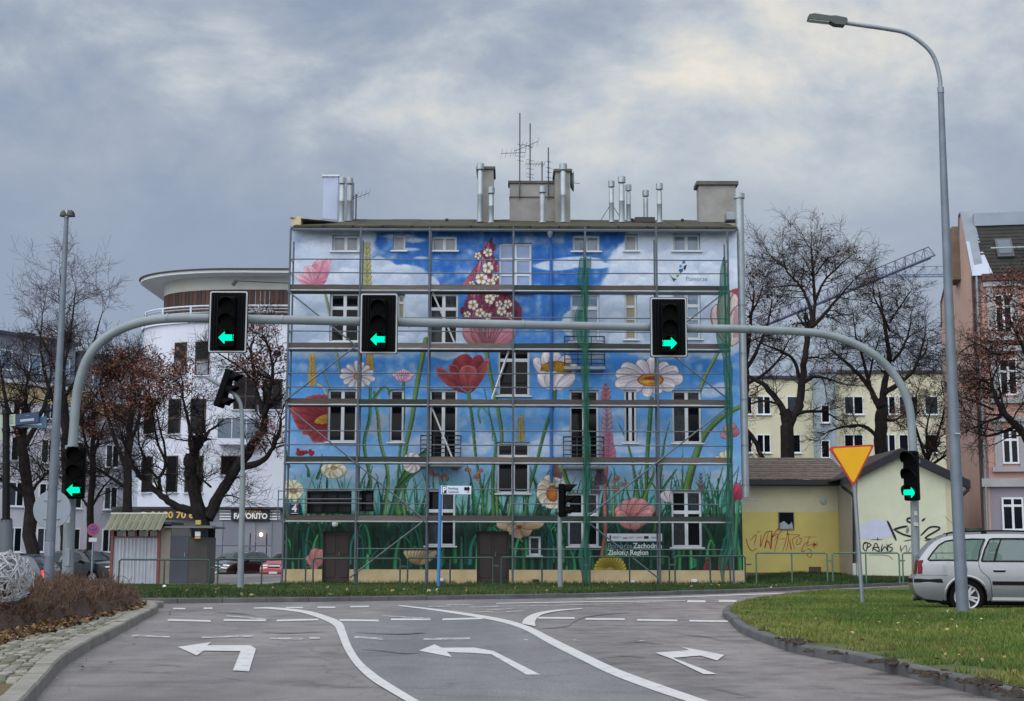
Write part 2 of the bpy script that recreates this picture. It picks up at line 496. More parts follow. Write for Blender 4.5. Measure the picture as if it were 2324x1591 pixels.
L2 = [((-10, 190), (-6, 197)), ((200, 212), (195, 222)), ((460, 246), (450, 262)), ((660, 280), (640, 298)), ((800, 318), (765, 336)), ((890, 356), (850, 376)),
      ((1010, 418), (960, 440)), ((1220, 520), (1165, 545)), ((1420, 612), (1360, 640)), ((1720, 722), (1650, 750)), ((2080, 845), (1990, 860))]
ribbon([(ZM(*a), ZM(*b)) for a, b in L2], 'lane_line', PAINT, 0.010, road)
L3 = [((875, 330), (786, 312)), ((872, 296), (800, 284)), ((895, 266), (840, 256)), ((940, 246), (900, 238)), ((1040, 228), (1010, 222)), ((1180, 217), (1170, 212))]
ribbon([(ZM(*a), ZM(*b)) for a, b in L3], 'lane_line', PAINT, 0.013, road)
ribbon([(ZM(*a), ZM(*b)) for a, b in [((620, 182), (620, 177)), ((1200, 172), (1200, 167)), ((1840, 165), (1840, 161))]], 'edge_line', PAINT, 0.010, road)
ribbon([(ZM(*a), ZM(*b)) for a, b in [((760, 200), (760, 196)), ((1180, 190), (1180, 186)), ((1700, 173), (1700, 169))]], 'edge_line', PAINTW, 0.011, road)
ribbon([(ZM(*a), ZM(*b)) for a, b in [((1200, 154), (1200, 151)), ((1800, 140), (1800, 135)), ((2324, 122), (2324, 116)), ((2700, 112), (2700, 107))]], 'edge_line', PAINT, 0.010, road)
for (x0, y0, x1, y1) in [(300, 188, 480, 186), (440, 205, 640, 198), (180, 200, 330, 197), (560, 222, 720, 214), (680, 235, 800, 228), (480, 236, 600, 232)]:
    a, b = ZM(x0, y0), ZM(x1, y1)
    ground_poly([(a[0], a[1] - 1.0), (b[0], b[1] - 1.0), (b[0], b[1] + 1.0), (a[0], a[1] + 1.0)], 'hatch_marking', PAINTW, 0.009, road)
def dash(Z, x0, y0, x1, y1, t, m, z=0.009):
    a, b = Z(x0, y0), Z(x1, y1)
    t = t / 2.582 / 1.1018 / 2
    ground_poly([(a[0], a[1] - t), (b[0], b[1] - t), (b[0] + t * 0.6, b[1] + t), (a[0] - t * 0.6, a[1] + t)], 'dash_marking', m, z, road)
for d in [(310, 287, 583, 294), (670, 288, 940, 290), (1012, 291, 1278, 284), (1418, 287, 1668, 291), (1750, 283, 2003, 283)]: dash(ZL, *d, 11, PAINT)
for d in [(275, 283, 530, 276), (892, 273, 1125, 275), (1198, 280, 1448, 282), (1532, 287, 1788, 291), (1868, 292, 2115, 296)]: dash(ZM, *d, 11, PAINT)
for d in [(80, 389, 320, 396), (530, 400, 858, 391), (965, 408, 1180, 409), (1225, 404, 1288, 404), (1515, 397, 1692, 410), (1960, 412, 2258, 406)]: dash(ZL, *d, 12, PAINTW)
for d in [(345, 213, 420, 214), (540, 211, 595, 211), (1072, 207, 1180, 207), (1276, 205, 1388, 205), (1488, 201, 1604, 199)]: dash(ZL, *d, 9, PAINT)
for d in [(690, 262, 950, 285), (1690, 260, 2000, 280)]: dash(ZL, *d, 8, PAINTW, 0.012)
for d in [(1855, 166, 1970, 166), (2058, 164, 2170, 164), (2255, 166, 2330, 166)]: dash(ZM, *d, 13, PAINT)
for d in [(1120, 418, 1160, 424), (800, 412, 825, 416), (1545, 424, 1580, 424)]: dash(ZM, *d, 8, PAINTW)
def poly_tess(pts2, z):
    vs, ed, fc, _, _, _ = delaunay_2d_cdt([Vector(p) for p in pts2], [], [list(range(len(pts2)))], 1, 1e-5)
    return MB().add([(v.x, v.y, z) for v in vs], fc)
def arrow(pts, Z):
    P = [gnd(*Z(*p)) for p in pts]
    poly_tess([(p.x, p.y) for p in P], 0.010).build('arrow_marking', PAINT, road)
arrow([(372, 463), (588, 432), (563, 453), (840, 452), (877, 475), (832, 622), (728, 616), (778, 490), (540, 487), (495, 518)], ZL)
arrow([(122, 487), (222, 446), (268, 468), (480, 467), (602, 489), (905, 643), (815, 643), (590, 511), (475, 502), (302, 496), (336, 529)], ZM)
arrow([(1646, 501), (1865, 484), (1812, 461), (2094, 515), (2045, 551), (1940, 519), (1762, 534), (2044, 640), (1960, 640), (1748, 538)], ZM)

TAR = mat('tar_sealed_crack', S(78, 76, 78), 0.8, 0.3, 8)
def crack(Z, pts, w=3.2):
    h = w / 2.582 / 1.1018 / 2
    ribbon([((q[0], q[1] - h * k), (q[0], q[1] + h * k)) for q, k in [(Z(*p), .4 if i in (0, len(pts) - 1) else 1) for i, p in enumerate(pts)]], 'crack_seal', TAR, 0.014, road)
for pts in [[(0, 380), (90, 374), (165, 374)], [(885, 345), (1000, 338), (1085, 326), (1120, 300), (1200, 268), (1330, 250), (1480, 240)], [(0, 502), (130, 505)], [(1300, 530), (1450, 520), (1580, 528)], [(1420, 435), (1560, 430), (1700, 445)], [(1800, 380), (1960, 395), (2080, 420)], [(1980, 720), (2150, 760), (2300, 790)]]: crack(ZM, pts)
for pts in [[(910, 362), (1040, 372), (1200, 368), (1335, 362)], [(1560, 478), (1700, 490), (1830, 506), (1940, 504)], [(1520, 368), (1700, 378), (1850, 380), (1960, 372)], [(1140, 526), (1215, 527)], [(1325, 490), (1372, 487)], [(600, 235), (760, 245), (880, 262)], [(160, 585), (300, 580), (420, 590)]]: crack(ZL, pts)
# bluish resurfaced middle lane between the two solid lines
left_edge = [ZL((p[0][0] + p[1][0]) / 2, (p[0][1] + p[1][1]) / 2) for p in L1[3:]]
right_edge = [ZM((p[0][0] + p[1][0]) / 2, (p[0][1] + p[1][1]) / 2) for p in L2[1:]]
P = [gnd(*p) for p in left_edge + right_edge[::-1]]
poly_tess([(p.x, p.y) for p in P], 0.004).build('road_resurfacing', ASPH2, road)

def resample(P, step):
    out, acc = [Vector(P[0])], 0.0
    for i in range(len(P) - 1):
        a, b = Vector(P[i]), Vector(P[i + 1])
        d = (b - a).length
        while acc + d >= step:
            t = (step - acc) / d
            a = a + (b - a) * t; out.append(a.copy()); d = (b - a).length; acc = 0.0
        acc += d
    return out
def kerb(line, height, width, m, side, parent, name='kerb_stone', rng=random.Random(3), step=1.0, base=0.0):
    """line on the road surface; each stone an object with a narrow joint"""
    pts = resample([Vector((p[0], p[1], 0)) for p in line], step)
    for i in range(len(pts) - 1):
        a, b = pts[i], pts[i + 1]
        d = (b - a).normalized(); nrm = Vector((-d.y, d.x, 0)) * side
        n2 = nrm
        if i + 2 < len(pts):
            d2 = (pts[i + 2] - b).normalized(); n2 = (nrm + Vector((-d2.y, d2.x, 0)) * side).normalized()
        n1 = nrm
        if i > 0:
            d0 = (a - pts[i - 1]).normalized(); n1 = (nrm + Vector((-d0.y, d0.x, 0)) * side).normalized()
        g = 0.006
        a2, b2 = a + d * g, b - d * g
        z1 = height + rng.uniform(-0.008, 0.008); c = 0.02
        j = rng.uniform(-0.008, 0.008)
        def sec(p, nn): return [p + nn * j + Vector((0, 0, base - 0.02)), p + nn * (j + 0.004) + Vector((0, 0, base + z1 - c)), p + nn * (j + c) + Vector((0, 0, base + z1)), p + nn * (width + j) + Vector((0, 0, base + z1)), p + nn * (width + j) + Vector((0, 0, base - 0.02))]
        A, B = sec(a2, n1), sec(b2, n2)
        MB().add(A + B, [(0, 1, 6, 5), (1, 2, 7, 6), (2, 3, 8, 7), (3, 4, 9, 8), (0, 4, 3, 2, 1), (5, 6, 7, 8, 9)]).build(name, m, parent)
    return pts

# --- far verge beyond the junction
FARK = [(-260, 1377), (0, 1374), (332, 1370), (620, 1367), (908, 1363), (1315, 1356), (1661, 1346), (1907, 1335), (2080, 1327), (2323, 1318), (2500, 1313)]
far_line = [gnd(*p) for p in FARK]
far_line = [Vector((p[0], p[1], 0)) for p in catmull([(p.x, p.y) for p in far_line], 8)]
FLX, FLY = [p.x for p in far_line], [p.y for p in far_line]
def verge_z(x, y):
    """height of the land beyond the far kerb: level before the house, rising to the right, falling toward the car park on the left"""
    cl = lambda v: min(1.0, max(0.0, v))
    t = cl((y - 37) / 10.0)
    left = 0.12 - 0.08 * t
    back = 0.40 * cl((y - 47.5) / 26.0) * cl((-8.5 - x) / 1.5)
    side = cl((-13.6 - x) / 1.2)
    left = left * (1 - side) - 0.42 * cl((y - 36) / 6.0) * side - back
    s = cl((x - 7.8) / 3.5); s = s * s * (3 - 2 * s)
    u = cl((y - float(np.interp(x, FLX, FLY)) - 0.6) / 8.0)
    return left * (1 - s) + (0.12 + 0.18 * u) * s
def strip(inner, outerY, nx, name, m, zf):
    mb = MB(); vs = []; fs = []
    rows = 34
    n = len(inner)
    for i, p in enumerate(inner):
        for k in range(rows):
            t = k / (rows - 1)
            y = p.y + (max(outerY, p.y + 1) - p.y) * t
            vs.append((p.x, y, zf(p.x, y)))
    for i in range(n - 1):
        for k in range(rows - 1):
            a = i * rows + k
            fs.append((a, a + 1, a + rows + 1, a + rows))
    return mb.add(vs, fs).build(name, m, kind='structure')
inner = [Vector((p.x, p.y + 0.14, 0)) for p in far_line]
verge = strip(inner, 92.0, 0, 'verge_ground', SOIL, verge_z)
kerb(far_line, 0.11, 0.15, STONED, 1, verge)
def sheet(name, m, x0, x1, y0, y1, dz, nx=14, ny=20):
    vs, fs = [], []
    for i in range(nx + 1):
        for k in range(ny + 1):
            x, y = x0 + (x1 - x0) * i / nx, y0 + (y1 - y0) * k / ny
            vs.append((x, y, verge_z(x, y) + dz))
    for i in range(nx):
        for k in range(ny):
            a = i * (ny + 1) + k; fs.append((a, a + ny + 1, a + ny + 2, a + 1))
    return MB().add(vs, fs).build(name, m, kind='structure')
sheet('pavement', PAVE, -13.4, -8.05, 47.0, 92, .012)
sheet('side_street', ASPH, -60, -13.6, 37.5, 92, .012, 30, 30)
# --- right island
ISL_T = [(1640, 1402), (1655, 1411), (1677, 1435), (1731, 1458.5), (1815, 1486), (1912, 1502), (2040, 1533), (2201, 1573), (2300, 1598)]
near = [gnd(*p) for p in ISL_T]
near_far = near[-1] + (near[-1] - near[-2]).normalized() * 4
tip = [gnd(1645, 1391, 0.0), gnd(1668, 1380, 0.0), gnd(1710, 1369, 0.0), gnd(1780, 1358, 0.0), gnd(1880, 1349, 0.0), gnd(2066, 1339.5, 0.0), gnd(2323, 1331, 0)]
outline = [near_far] + near[::-1] + tip
isl_line = [Vector((p[0], p[1], 0)) for p in catmull([(p.x, p.y) for p in outline], 8)]
def isl_z(x, y):
    h = 0.115
    h += 0.10 * math.exp(-((y - 23.2) / 2.6) ** 2) * min(1, max(0, (x - 4.5) / 2.5))
    h += 0.05 * math.exp(-((y - 19) / 2.5) ** 2) * min(1, max(0, (x - 5.2) / 2.0))
    return h + 0.012 * math.sin(x * 2.1 + y) * math.sin(y * 1.3)
def inside_poly(x, y, P):
    c = np.zeros(np.shape(x), bool)
    n = len(P)
    for i in range(n):
        x0, y0, x1, y1 = P[i][0], P[i][1], P[(i + 1) % n][0], P[(i + 1) % n][1]
        k = ((y0 > y) != (y1 > y))
        with np.errstate(divide='ignore', invalid='ignore'):
            c ^= k & (x < (x1 - x0) * (y - y0) / (y1 - y0 + 1e-12) + x0)
    return c
isl_poly = [(p.x, p.y) for p in isl_line] + [(40, isl_line[-1].y), (40, isl_line[0].y)]
def shrink(line, side, d):
    out = []
    for i, p in enumerate(line):
        q = (line[min(i + 1, len(line) - 1)] - line[max(i - 1, 0)]).normalized()
        out.append(p + Vector((-q.y, q.x, 0)) * side * d)
    return out
isl_in = shrink(isl_line, -1, 0.12)
gx, gy = np.meshgrid(np.arange(2.5, 30, 0.5), np.arange(11, 60, 0.5))
inn = inside_poly(gx.ravel(), gy.ravel(), [(p.x, p.y) for p in shrink(isl_line, -1, 0.35)] + [(39, isl_line[-1].y), (39, isl_line[0].y)])
border = [(p.x, p.y) for p in isl_in] + [(30, isl_line[-1].y), (30, isl_line[0].y)]
allp = [Vector(p) for p in border] + [Vector((a, b)) for a, b in zip(gx.ravel()[inn], gy.ravel()[inn])]
vs, ed, fc, _, _, _ = delaunay_2d_cdt(allp, [], [list(range(len(border)))], 1, 1e-4)
island = MB().add([(v.x, v.y, isl_z(v.x, v.y)) for v in vs], fc).build('traffic_island_ground', SOIL, kind='structure')
kerb(isl_line, 0.12, 0.12, STONED, -1, island)

# --- left island with cobbles
LK = [(60, 1620), (82, 1591), (137, 1522), (208, 1473), (279, 1435), (330, 1405), (357, 1390), (352, 1383), (330, 1379.5), (250, 1377)]
l_out = [gnd(*p) for p in LK]
l_out = [l_out[0] + (l_out[0] - l_out[1]).normalized() * 3] + l_out + [Vector((-22, l_out[-1].y + 0.3, 0))]
l_line = [Vector((p[0], p[1], 0)) for p in catmull([(p.x, p.y) for p in l_out], 8)]
l_in = shrink(l_line, 1, 0.17)
border = [(p.x, p.y) for p in l_in] + [(-22, l_in[0].y)]
vs, ed, fc, _, _, _ = delaunay_2d_cdt([Vector(p) for p in border], [], [list(range(len(border)))], 1, 1e-4)
lisland = MB().add([(v.x, v.y, 0.10) for v in vs], fc).build('planted_island_ground', SOILB, kind='structure')
kerb(l_line, 0.135, 0.17, STONE, 1, lisland)
COB = [mat('cobble_grey', S(124, 122, 114), 0.85, 0.2, 6, bump=0.5, bscale=30), mat('cobble_pale', S(142, 140, 132), 0.85, 0.2, 6, bump=0.5, bscale=30), mat('cobble_mossy', S(100, 102, 86), 0.9, 0.25, 6, bump=0.5, bscale=30)]
rng = random.Random(11)
cob_meshes = []
for k in range(9):
    mb = MB().bbox((-0.5, -0.5, -0.5), (0.5, 0.5, 0.5), 0.12)
    o = mb.build('cobble', COB[k % 3], lisland); me = o.data
    for v in me.vertices:
        v.co = v.co + Vector((rng.uniform(-.07, .07), rng.uniform(-.07, .07), rng.uniform(-.04, .04)))
    smooth_(me, 50); bpy.data.objects.remove(o); cob_meshes.append(me)
spots = []
for row in range(6):
    ln = shrink(l_line, 1, 0.17 + 0.055 + row * 0.118)
    pts = resample(ln[4:], 0.165)
    for i in range(len(pts) - 1):
        p = pts[i]
        if p.y > 30.2 or p.y < 12.0 or p.x < -9.3: continue
        if row >= 4 and rng.random() < 0.3: continue
        pxx, pyy = proj(p.x, p.y, 0.1)
        if pxx < -25 or pyy > 1610: continue
        d = (pts[i + 1] - pts[i])
        M = Matrix.LocRotScale((p.x + rng.uniform(-.012, .012), p.y + rng.uniform(-.012, .012), 0.085 + rng.uniform(-.008, .01)),
                               Matrix.Rotation(math.atan2(d.y, d.x) + rng.uniform(-.12, .12), 3, 'Z') @ Matrix.Rotation(rng.uniform(-.06, .06), 3, 'X') @ Matrix.Rotation(rng.uniform(-.06, .06), 3, 'Y'),
                               (0.148, 0.104, 0.09))
        spots.append((p.length, M))
spots.sort(key=lambda s: s[0])
far_cob = MB()
for k, (dist, M) in enumerate(spots):
    me = cob_meshes[rng.randrange(9)]
    if k < 280:
        o = bpy.data.objects.new('cobble', me); COL.objects.link(o); o.parent = lisland
        o.matrix_local = M
    else:
        far_cob.add([M @ v.co for v in me.vertices], [list(f.vertices) for f in me.polygons])
if far_cob.v: far_cob.build('small_cobbles', COB[0], lisland, smooth=True, kind='stuff')
# ------------------------------------------------------------------ the painted house
FY = 50.0
XL, XR = -7.93, 8.06
ZB = 0.03
ZPL = at(1160, 1293, FY).z          # top of the plinth
ZTOP = at(1160, 521, FY).z          # under the gutter
house = thing('painted_house', 'four storey house whose whole front is painted with giant flowers under a blue sky', 'house', (0, FY, 0))
CELL = 0.022
NX = int(round((XR - XL) / CELL)); NZ = int(round((ZTOP - ZPL) / CELL))
gX = XL + np.arange(NX + 1) * (XR - XL) / NX; gZ = ZPL + np.arange(NZ + 1) * (ZTOP - ZPL) / NZ
cx_, cz_ = (XR - XL) / NX, (ZTOP - ZPL) / NZ
def snap(x0, x1, z0, z1):
    return (XL + round((x0 - XL) / cx_) * cx_, XL + round((x1 - XL) / cx_) * cx_, ZPL + round((z0 - ZPL) / cz_) * cz_, ZPL + round((z1 - ZPL) / cz_) * cz_)
def rect(Z, x0, y0, x1, y1):
    a, b = at(*Z(x0, y0), FY), at(*Z(x1, y1), FY)
    return snap(a.x, b.x, b.z, a.z)
def Z34(x, y): return Z3(x, y)
# (rect, columns, row splits from the bottom, pane tint key, sill)
WIN = []
def W(Z, x0, y0, x1, y1, cols, rows, tint, sill=True, kind='window'): WIN.append((rect(Z, x0, y0, x1, y1), cols, rows, tint, sill, kind))
W(Z1, 350, 870, 520, 976, 2, (), 'grey'); W(Z1, 750, 866, 830, 976, 1, (), 'pale'); W(Z1, 1005, 874, 1172, 976, 2, (), 'grey')
W(Z2, 427, 868, 605, 976, 2, (), 'blue'); W(Z2, 774, 864, 860, 976, 1, (), 'pale'); W(Z2, 1092, 860, 1275, 974, 2, (), 'blue')
W(Z1, 1452, 922, 1668, 1252, 2, (0.38, 0.68), 'sky')
for Z, x0, y0, x1, y1, c, r, t in [(Z1, 330, 1255, 520, 1576, 2, (0.7,), 'dark'), (Z1, 775, 1262, 828, 1440, 1, (0.7,), 'blind'), (Z1, 990, 1255, 1180, 1590, 2, (0.7,), 'lace'),
                                  (Z2, 412, 1255, 608, 1576, 2, (0.7,), 'blue'), (Z2, 770, 1247, 855, 1562, 1, (0.45, 0.7), 'blind'), (Z2, 1090, 1247, 1280, 1560, 2, (0.45, 0.72), 'blue')]:
    W(Z, x0, y0, x1, y1, c, r, t)
W(Z3, 1376, 62, 1576, 352, 2, (0.78,), 'dark')
for Z, x0, y0, x1, y1, c, r, t in [(Z3, 303, 310, 482, 645, 2, (0.72,), 'dark'), (Z3, 692, 312, 778, 645, 1, (0.72,), 'dark'), (Z3, 942, 312, 1116, 752, 2, (0.78,), 'dark'),
                                  (Z4, 385, 315, 572, 752, 2, (0.76,), 'dark'), (Z4, 734, 312, 812, 650, 2, (0.72,), 'dark'), (Z4, 1034, 318, 1225, 652, 2, (0.72,), 'lace')]:
    W(Z, x0, y0, x1, y1, c, r, t, sill=(y1 - y0 < 400))
W(Z3, 1370, 645, 1572, 968, 2, (0.72,), 'dark')
W(Z3, 926, 942, 1104, 1300, 2, (0.62,), 'lace'); W(Z4, 129, 1237, 207, 1362, 1, (), 'lace')
W(Z4, 377, 967, 573, 1304, 2, (0.6,), 'lace'); W(Z4, 1032, 952, 1226, 1308, 2, (0.62,), 'lace')
W(Z3, 170, 945, 450, 1096, 3, (), 'dark', False, 'shop_window'); W(Z3, 478, 950, 588, 1082, 1, (), 'dark', False, 'shop_window')
DOORS = [rect(Z3, 272, 1208, 440, 1452), rect(Z3, 1243, 1208, 1447, 1452)]
DOORS = [(a, b, ZPL, d) for a, b, c, d in DOORS]

# ---- paint the mural on a fine grid of wall points, one colour per point
GX, GZ = np.meshgrid(gX, gZ)
PX, PY = proj(GX, FY, GZ)
C = np.zeros(PX.shape + (3,))
colx = PX.mean(axis=0); rowy = PY.mean(axis=1)
nrng = np.random.default_rng(5)
def sl(x0, y0, x1, y1):
    a, b = np.searchsorted(colx, [x0 - 6, x1 + 6])
    r = np.where((rowy > y0 - 4) & (rowy < y1 + 4))[0]
    if len(r) == 0 or a >= b: return None
    return (slice(r[0], r[-1] + 1), slice(a, b))
def c3(c): return np.array(c[:3], float) / 255.0
def put(s, col, al):
    al = np.clip(al, 0, 1)[..., None]
    C[s] = C[s] * (1 - al) + col * al
def smooth(e0, e1, x):
    t = np.clip((x - e0) / (e1 - e0), 0, 1); return t * t * (3 - 2 * t)
def vnoise(x, y, seed):
    g = np.random.default_rng(seed).random((64, 64))
    xi, yi = np.floor(x).astype(int), np.floor(y).astype(int)
    fx, fy = x - xi, y - yi; fx = fx * fx * (3 - 2 * fx); fy = fy * fy * (3 - 2 * fy)
    a, b = g[yi % 64, xi % 64], g[yi % 64, (xi + 1) % 64]; c, d = g[(yi + 1) % 64, xi % 64], g[(yi + 1) % 64, (xi + 1) % 64]
    return (a * (1 - fx) + b * fx) * (1 - fy) + (c * (1 - fx) + d * fx) * fy
def fbm(x, y, seed, n=4):
    return sum(vnoise(x * 2 ** i, y * 2 ** i, seed + i) / 2 ** (i + 1) for i in range(n))
ALL = (slice(None), slice(None))
# sky of the mural
ys = [500, 640, 780, 830, 900, 1000, 1080, 1130, 1180, 1300]
cs = np.array([c3(c) for c in [(30, 92, 178), (34, 100, 186), (52, 124, 204), (46, 122, 205), (76, 148, 220), (98, 160, 222), (116, 168, 214), (84, 150, 160), (30, 84, 74), (20, 62, 50)]])
for k in range(3): C[..., k] = np.interp(PY, ys, cs[:, k])
C += ((fbm(PX / 60, PY / 60, 3) - 0.5) * 0.03)[..., None]
def cloud(blobs, top=(198, 212, 230), bot=(146, 168, 200), seed=1, soft=0.25):
    m = np.zeros(PX.shape)
    for (x, y, rx, ry) in blobs:
        d = np.sqrt(((PX - x) / rx) ** 2 + ((PY - y) / ry) ** 2)
        m = np.maximum(m, 1 - d)
    n = fbm(PX / 26, PY / 26, seed, 5) - 0.5
    a = smooth(0.0, soft, m + n * 0.22)
    puff = fbm(PX / 40 + 9, PY / 34, seed + 7, 5)
    sh = np.clip(0.25 + 1.5 * (puff - 0.35) - 0.25 * (m > 0.9), 0, 1)[..., None]
    col = c3(bot) * (1 - sh) + c3(top) * sh
    C[:] = C * (1 - a[..., None]) + col * a[..., None]
    g = np.random.default_rng(seed + 100)
    for (x, y, rx, ry) in blobs:
        if rx < 30: continue
        for k in range(int(8 + rx * ry / 420)):
            an, q = g.uniform(0, 6.283), math.sqrt(g.random())
            px_, py_, r = x + rx * q * .9 * math.cos(an), y + ry * q * .9 * math.sin(an), g.uniform(.16, .34) * min(rx, ry * 1.6)
            s = sl(px_ - r, py_ - r, px_ + r, py_ + r)
            if s is None: continue
            d = np.hypot(PX[s] - px_, (PY[s] - py_) * 1.15) / r
            k_ = np.clip((PY[s] - py_) / r * .6 + .42, 0, 1)[..., None]
            put(s, c3(np.array(top) * 1.03) * (1 - k_) + c3(bot) * k_, smooth(1.0, .72, d + .2 * (fbm(PX[s] / 7, PY[s] / 7, seed + k % 5, 2) - .35)) * a[s] * (1 - k_[..., 0] * .75) * .8)
cloud([(690, 560, 110, 90), (770, 560, 90, 60), (740, 640, 150, 90), (850, 640, 80, 60), (920, 640, 60, 44), (800, 540, 60, 30)], seed=2, top=(208, 218, 234), soft=.14)
cloud([(960, 650, 40, 28), (700, 720, 120, 90), (820, 735, 130, 80), (930, 730, 80, 80), (1010, 770, 60, 50)], seed=3, soft=.14)
cloud([(1590, 600, 165, 110), (1490, 610, 120, 85), (1440, 650, 80, 60), (1640, 640, 90, 130), (1560, 535, 150, 50)], seed=4, top=(214, 222, 236), bot=(156, 178, 208), soft=.13)
cloud([(1330, 735, 60, 40), (1400, 720, 90, 70), (1500, 740, 140, 80), (1620, 740, 90, 80)], seed=5, soft=.13)
cloud([(1260, 603, 56, 13), (1310, 595, 66, 15), (1352, 602, 36, 9)], seed=6, bot=(170, 192, 222))
for b in [(930, 566, 30, 5), (940, 545, 36, 8), (905, 536, 50, 7), (955, 585, 22, 4)]: cloud([b], seed=8, soft=0.6)
cloud([(720, 800, 120, 26), (860, 800, 110, 20), (1000, 800, 80, 18), (1350, 805, 40, 26), (1520, 798, 150, 26)], top=(150, 168, 186), bot=(112, 140, 172), seed=9, soft=0.9)
cloud([(862, 955, 24, 26), (850, 975, 24, 16)], seed=10, top=(170, 180, 204), soft=.5)
for bl, sd_ in [([(960, 1010, 50, 30), (1090, 1005, 34, 34), (1060, 1020, 60, 20)], 11), ([(1250, 1010, 60, 34), (1290, 1000, 40, 40), (1210, 1025, 40, 22)], 12), ([(1430, 1010, 70, 24), (1400, 1000, 30, 24)], 13), ([(1615, 888, 44, 18), (1640, 880, 26, 16)], 14), ([(1640, 1090, 60, 26), (1500, 1090, 90, 26), (830, 1080, 90, 22), (1310, 1085, 60, 30)], 15)]:
    cloud(bl, seed=sd_, top=(190, 206, 230), bot=(140, 176, 220), soft=.45)

def stroke(pts, w0, w1, col, hi=0.25, edge=0.0):
    P = catmull(pts, 6); n = len(P) - 1
    col = c3(col)
    for i in range(n):
        a, b = P[i], P[i + 1]
        wa, wb = w0 + (w1 - w0) * i / n, w0 + (w1 - w0) * (i + 1) / n
        w = max(wa, wb)
        s = sl(min(a[0], b[0]) - w, min(a[1], b[1]) - w, max(a[0], b[0]) + w, max(a[1], b[1]) + w)
        if s is None: continue
        dx, dy = b - a; L2 = dx * dx + dy * dy + 1e-9
        x, y = PX[s] - a[0], PY[s] - a[1]
        t = np.clip((x * dx + y * dy) / L2, 0, 1)
        off = (x * dy - y * dx) / math.sqrt(L2)
        d = np.hypot(x - t * dx, y - t * dy); ww = wa + (wb - wa) * t + 0.35
        q = np.clip(off / ww, -1, 1)
        sh = 1 + hi * (np.cos((q + 0.35) * 2.2)) - hi * 0.6 - edge * (np.abs(q) > 0.7)
        put(s, col * sh[..., None], smooth(1.0, 0.72, d / ww))
def petal(b, t, w, c0, c1, oc=(70, 40, 50), p=1.5, veins=5, curve=0.0, al=1.0, line=1.2):
    bx, by = b; tx, ty = t
    ax, ay = tx - bx, ty - by; L = math.hypot(ax, ay)
    w = w / L
    s = sl(min(bx, tx) - w * L, min(by, ty) - w * L, max(bx, tx) + w * L, max(by, ty) + w * L)
    if s is None: return
    x, y = PX[s] - bx, PY[s] - by
    u = (x * ax + y * ay) / L ** 2; v = (-x * ay + y * ax) / L ** 2
    v = v - curve * u * (1 - u) * 2
    uu = np.clip(u, 0, 1) ** p
    wp = w * np.sqrt(np.clip(1 - (2 * uu - 1) ** 2, 0, 1)) + 1e-6
    wp = np.where(u < 0.5, np.maximum(wp, w * 0.12 * (u > -0.02)), wp)
    d = np.abs(v) / wp
    ok = (u > -0.02) & (u < 1)
    ln = line / (wp * L + 0.01)
    a = smooth(1.0 + 0.04, 0.97, d) * ok
    q = np.clip(v / w, -1, 1)
    sh = 1 - 0.16 * d ** 2 - 0.10 * (0.5 + 0.5 * np.cos(q * veins * math.pi)) * (u < 0.85) + 0.06 * (q < 0)
    uc = np.clip(u, 0, 1)[..., None]
    col = (c3(c0) * (1 - uc) + c3(c1) * uc) * sh[..., None]
    e = smooth(1 - ln * 1.6, 1 - ln * 0.4, d)[..., None]
    e = np.maximum(e, smooth(1 - 1.6 * line / L, 1 - 0.5 * line / L, u)[..., None] * 0.8)
    col = col * (1 - e) + c3(oc) * e
    put(s, col, a * al)
def disc(x, y, rx, ry, c0, c1, oc=None):
    s = sl(x - rx, y - ry, x + rx, y + ry)
    if s is None: return
    d = np.hypot((PX[s] - x) / rx, (PY[s] - y) / ry)
    n = fbm(PX[s] / 3.2, PY[s] / 3.2, 77, 2)[..., None]
    k = np.clip(d, 0, 1)[..., None]
    col = (c3(c0) * (1 - k) + c3(c1) * k) * (0.75 + 0.5 * n)
    if oc is not None:
        e = smooth(.8, .95, d)[..., None]; col = col * (1 - e) + c3(oc) * e
    put(s, col, smooth(1.03, 0.95, d))
def poly(pts, col, al=1.0, seed=0, grad=0.0):
    q = np.array(pts); s = sl(q[:, 0].min(), q[:, 1].min(), q[:, 0].max(), q[:, 1].max())
    if s is None: return
    m = inside_poly(PX[s], PY[s], pts)
    y0, y1 = q[:, 1].min(), q[:, 1].max()
    g = 1 - grad * (PY[s] - y0) / (y1 - y0 + 1e-6)
    put(s, c3(col) * g[..., None], m * al)

# meadow at the foot
def blades(n, x0, x1, yb0, yb1, h0, h1, cols, seed, w=(1.2, 3.2), bend=26):
    g = np.random.default_rng(seed)
    for i in range(n):
        x = g.uniform(x0, x1); yb = g.uniform(yb0, yb1); h = g.uniform(h0, h1); b = g.uniform(-bend, bend)
        c = np.array(cols[g.integers(len(cols))]) * g.uniform(.8, 1.15)
        stroke([(x, yb), (x + b * .25, yb - h * .5), (x + b, yb - h)], g.uniform(*w), .4, c, .22)
TEAL = [(62, 140, 142), (46, 120, 116), (90, 168, 166), (50, 110, 84), (120, 184, 190)]
GRN = [(32, 88, 62), (44, 108, 70), (24, 72, 56), (60, 124, 74), (20, 60, 50)]
DKG = [(18, 58, 46), (28, 78, 54), (14, 46, 40), (40, 96, 60), (22, 68, 62)]
mist = fbm(PX / 70, PY / 40, 91); put(ALL, c3((132, 184, 190)), smooth(1060, 1130, PY) * smooth(1230, 1170, PY) * (0.25 + 0.9 * mist))
blades(150, 640, 1690, 1140, 1210, 40, 110, TEAL, 21, (2.6, 5.6), 34)
blades(110, 640, 1690, 1160, 1225, 40, 125, GRN, 22, (2.4, 5.2), 34)
s_ = sl(630, 1165, 1700, 1300)
put(s_, c3((15, 52, 42)), smooth(1150, 1190, PY[s_]) * 0.85)
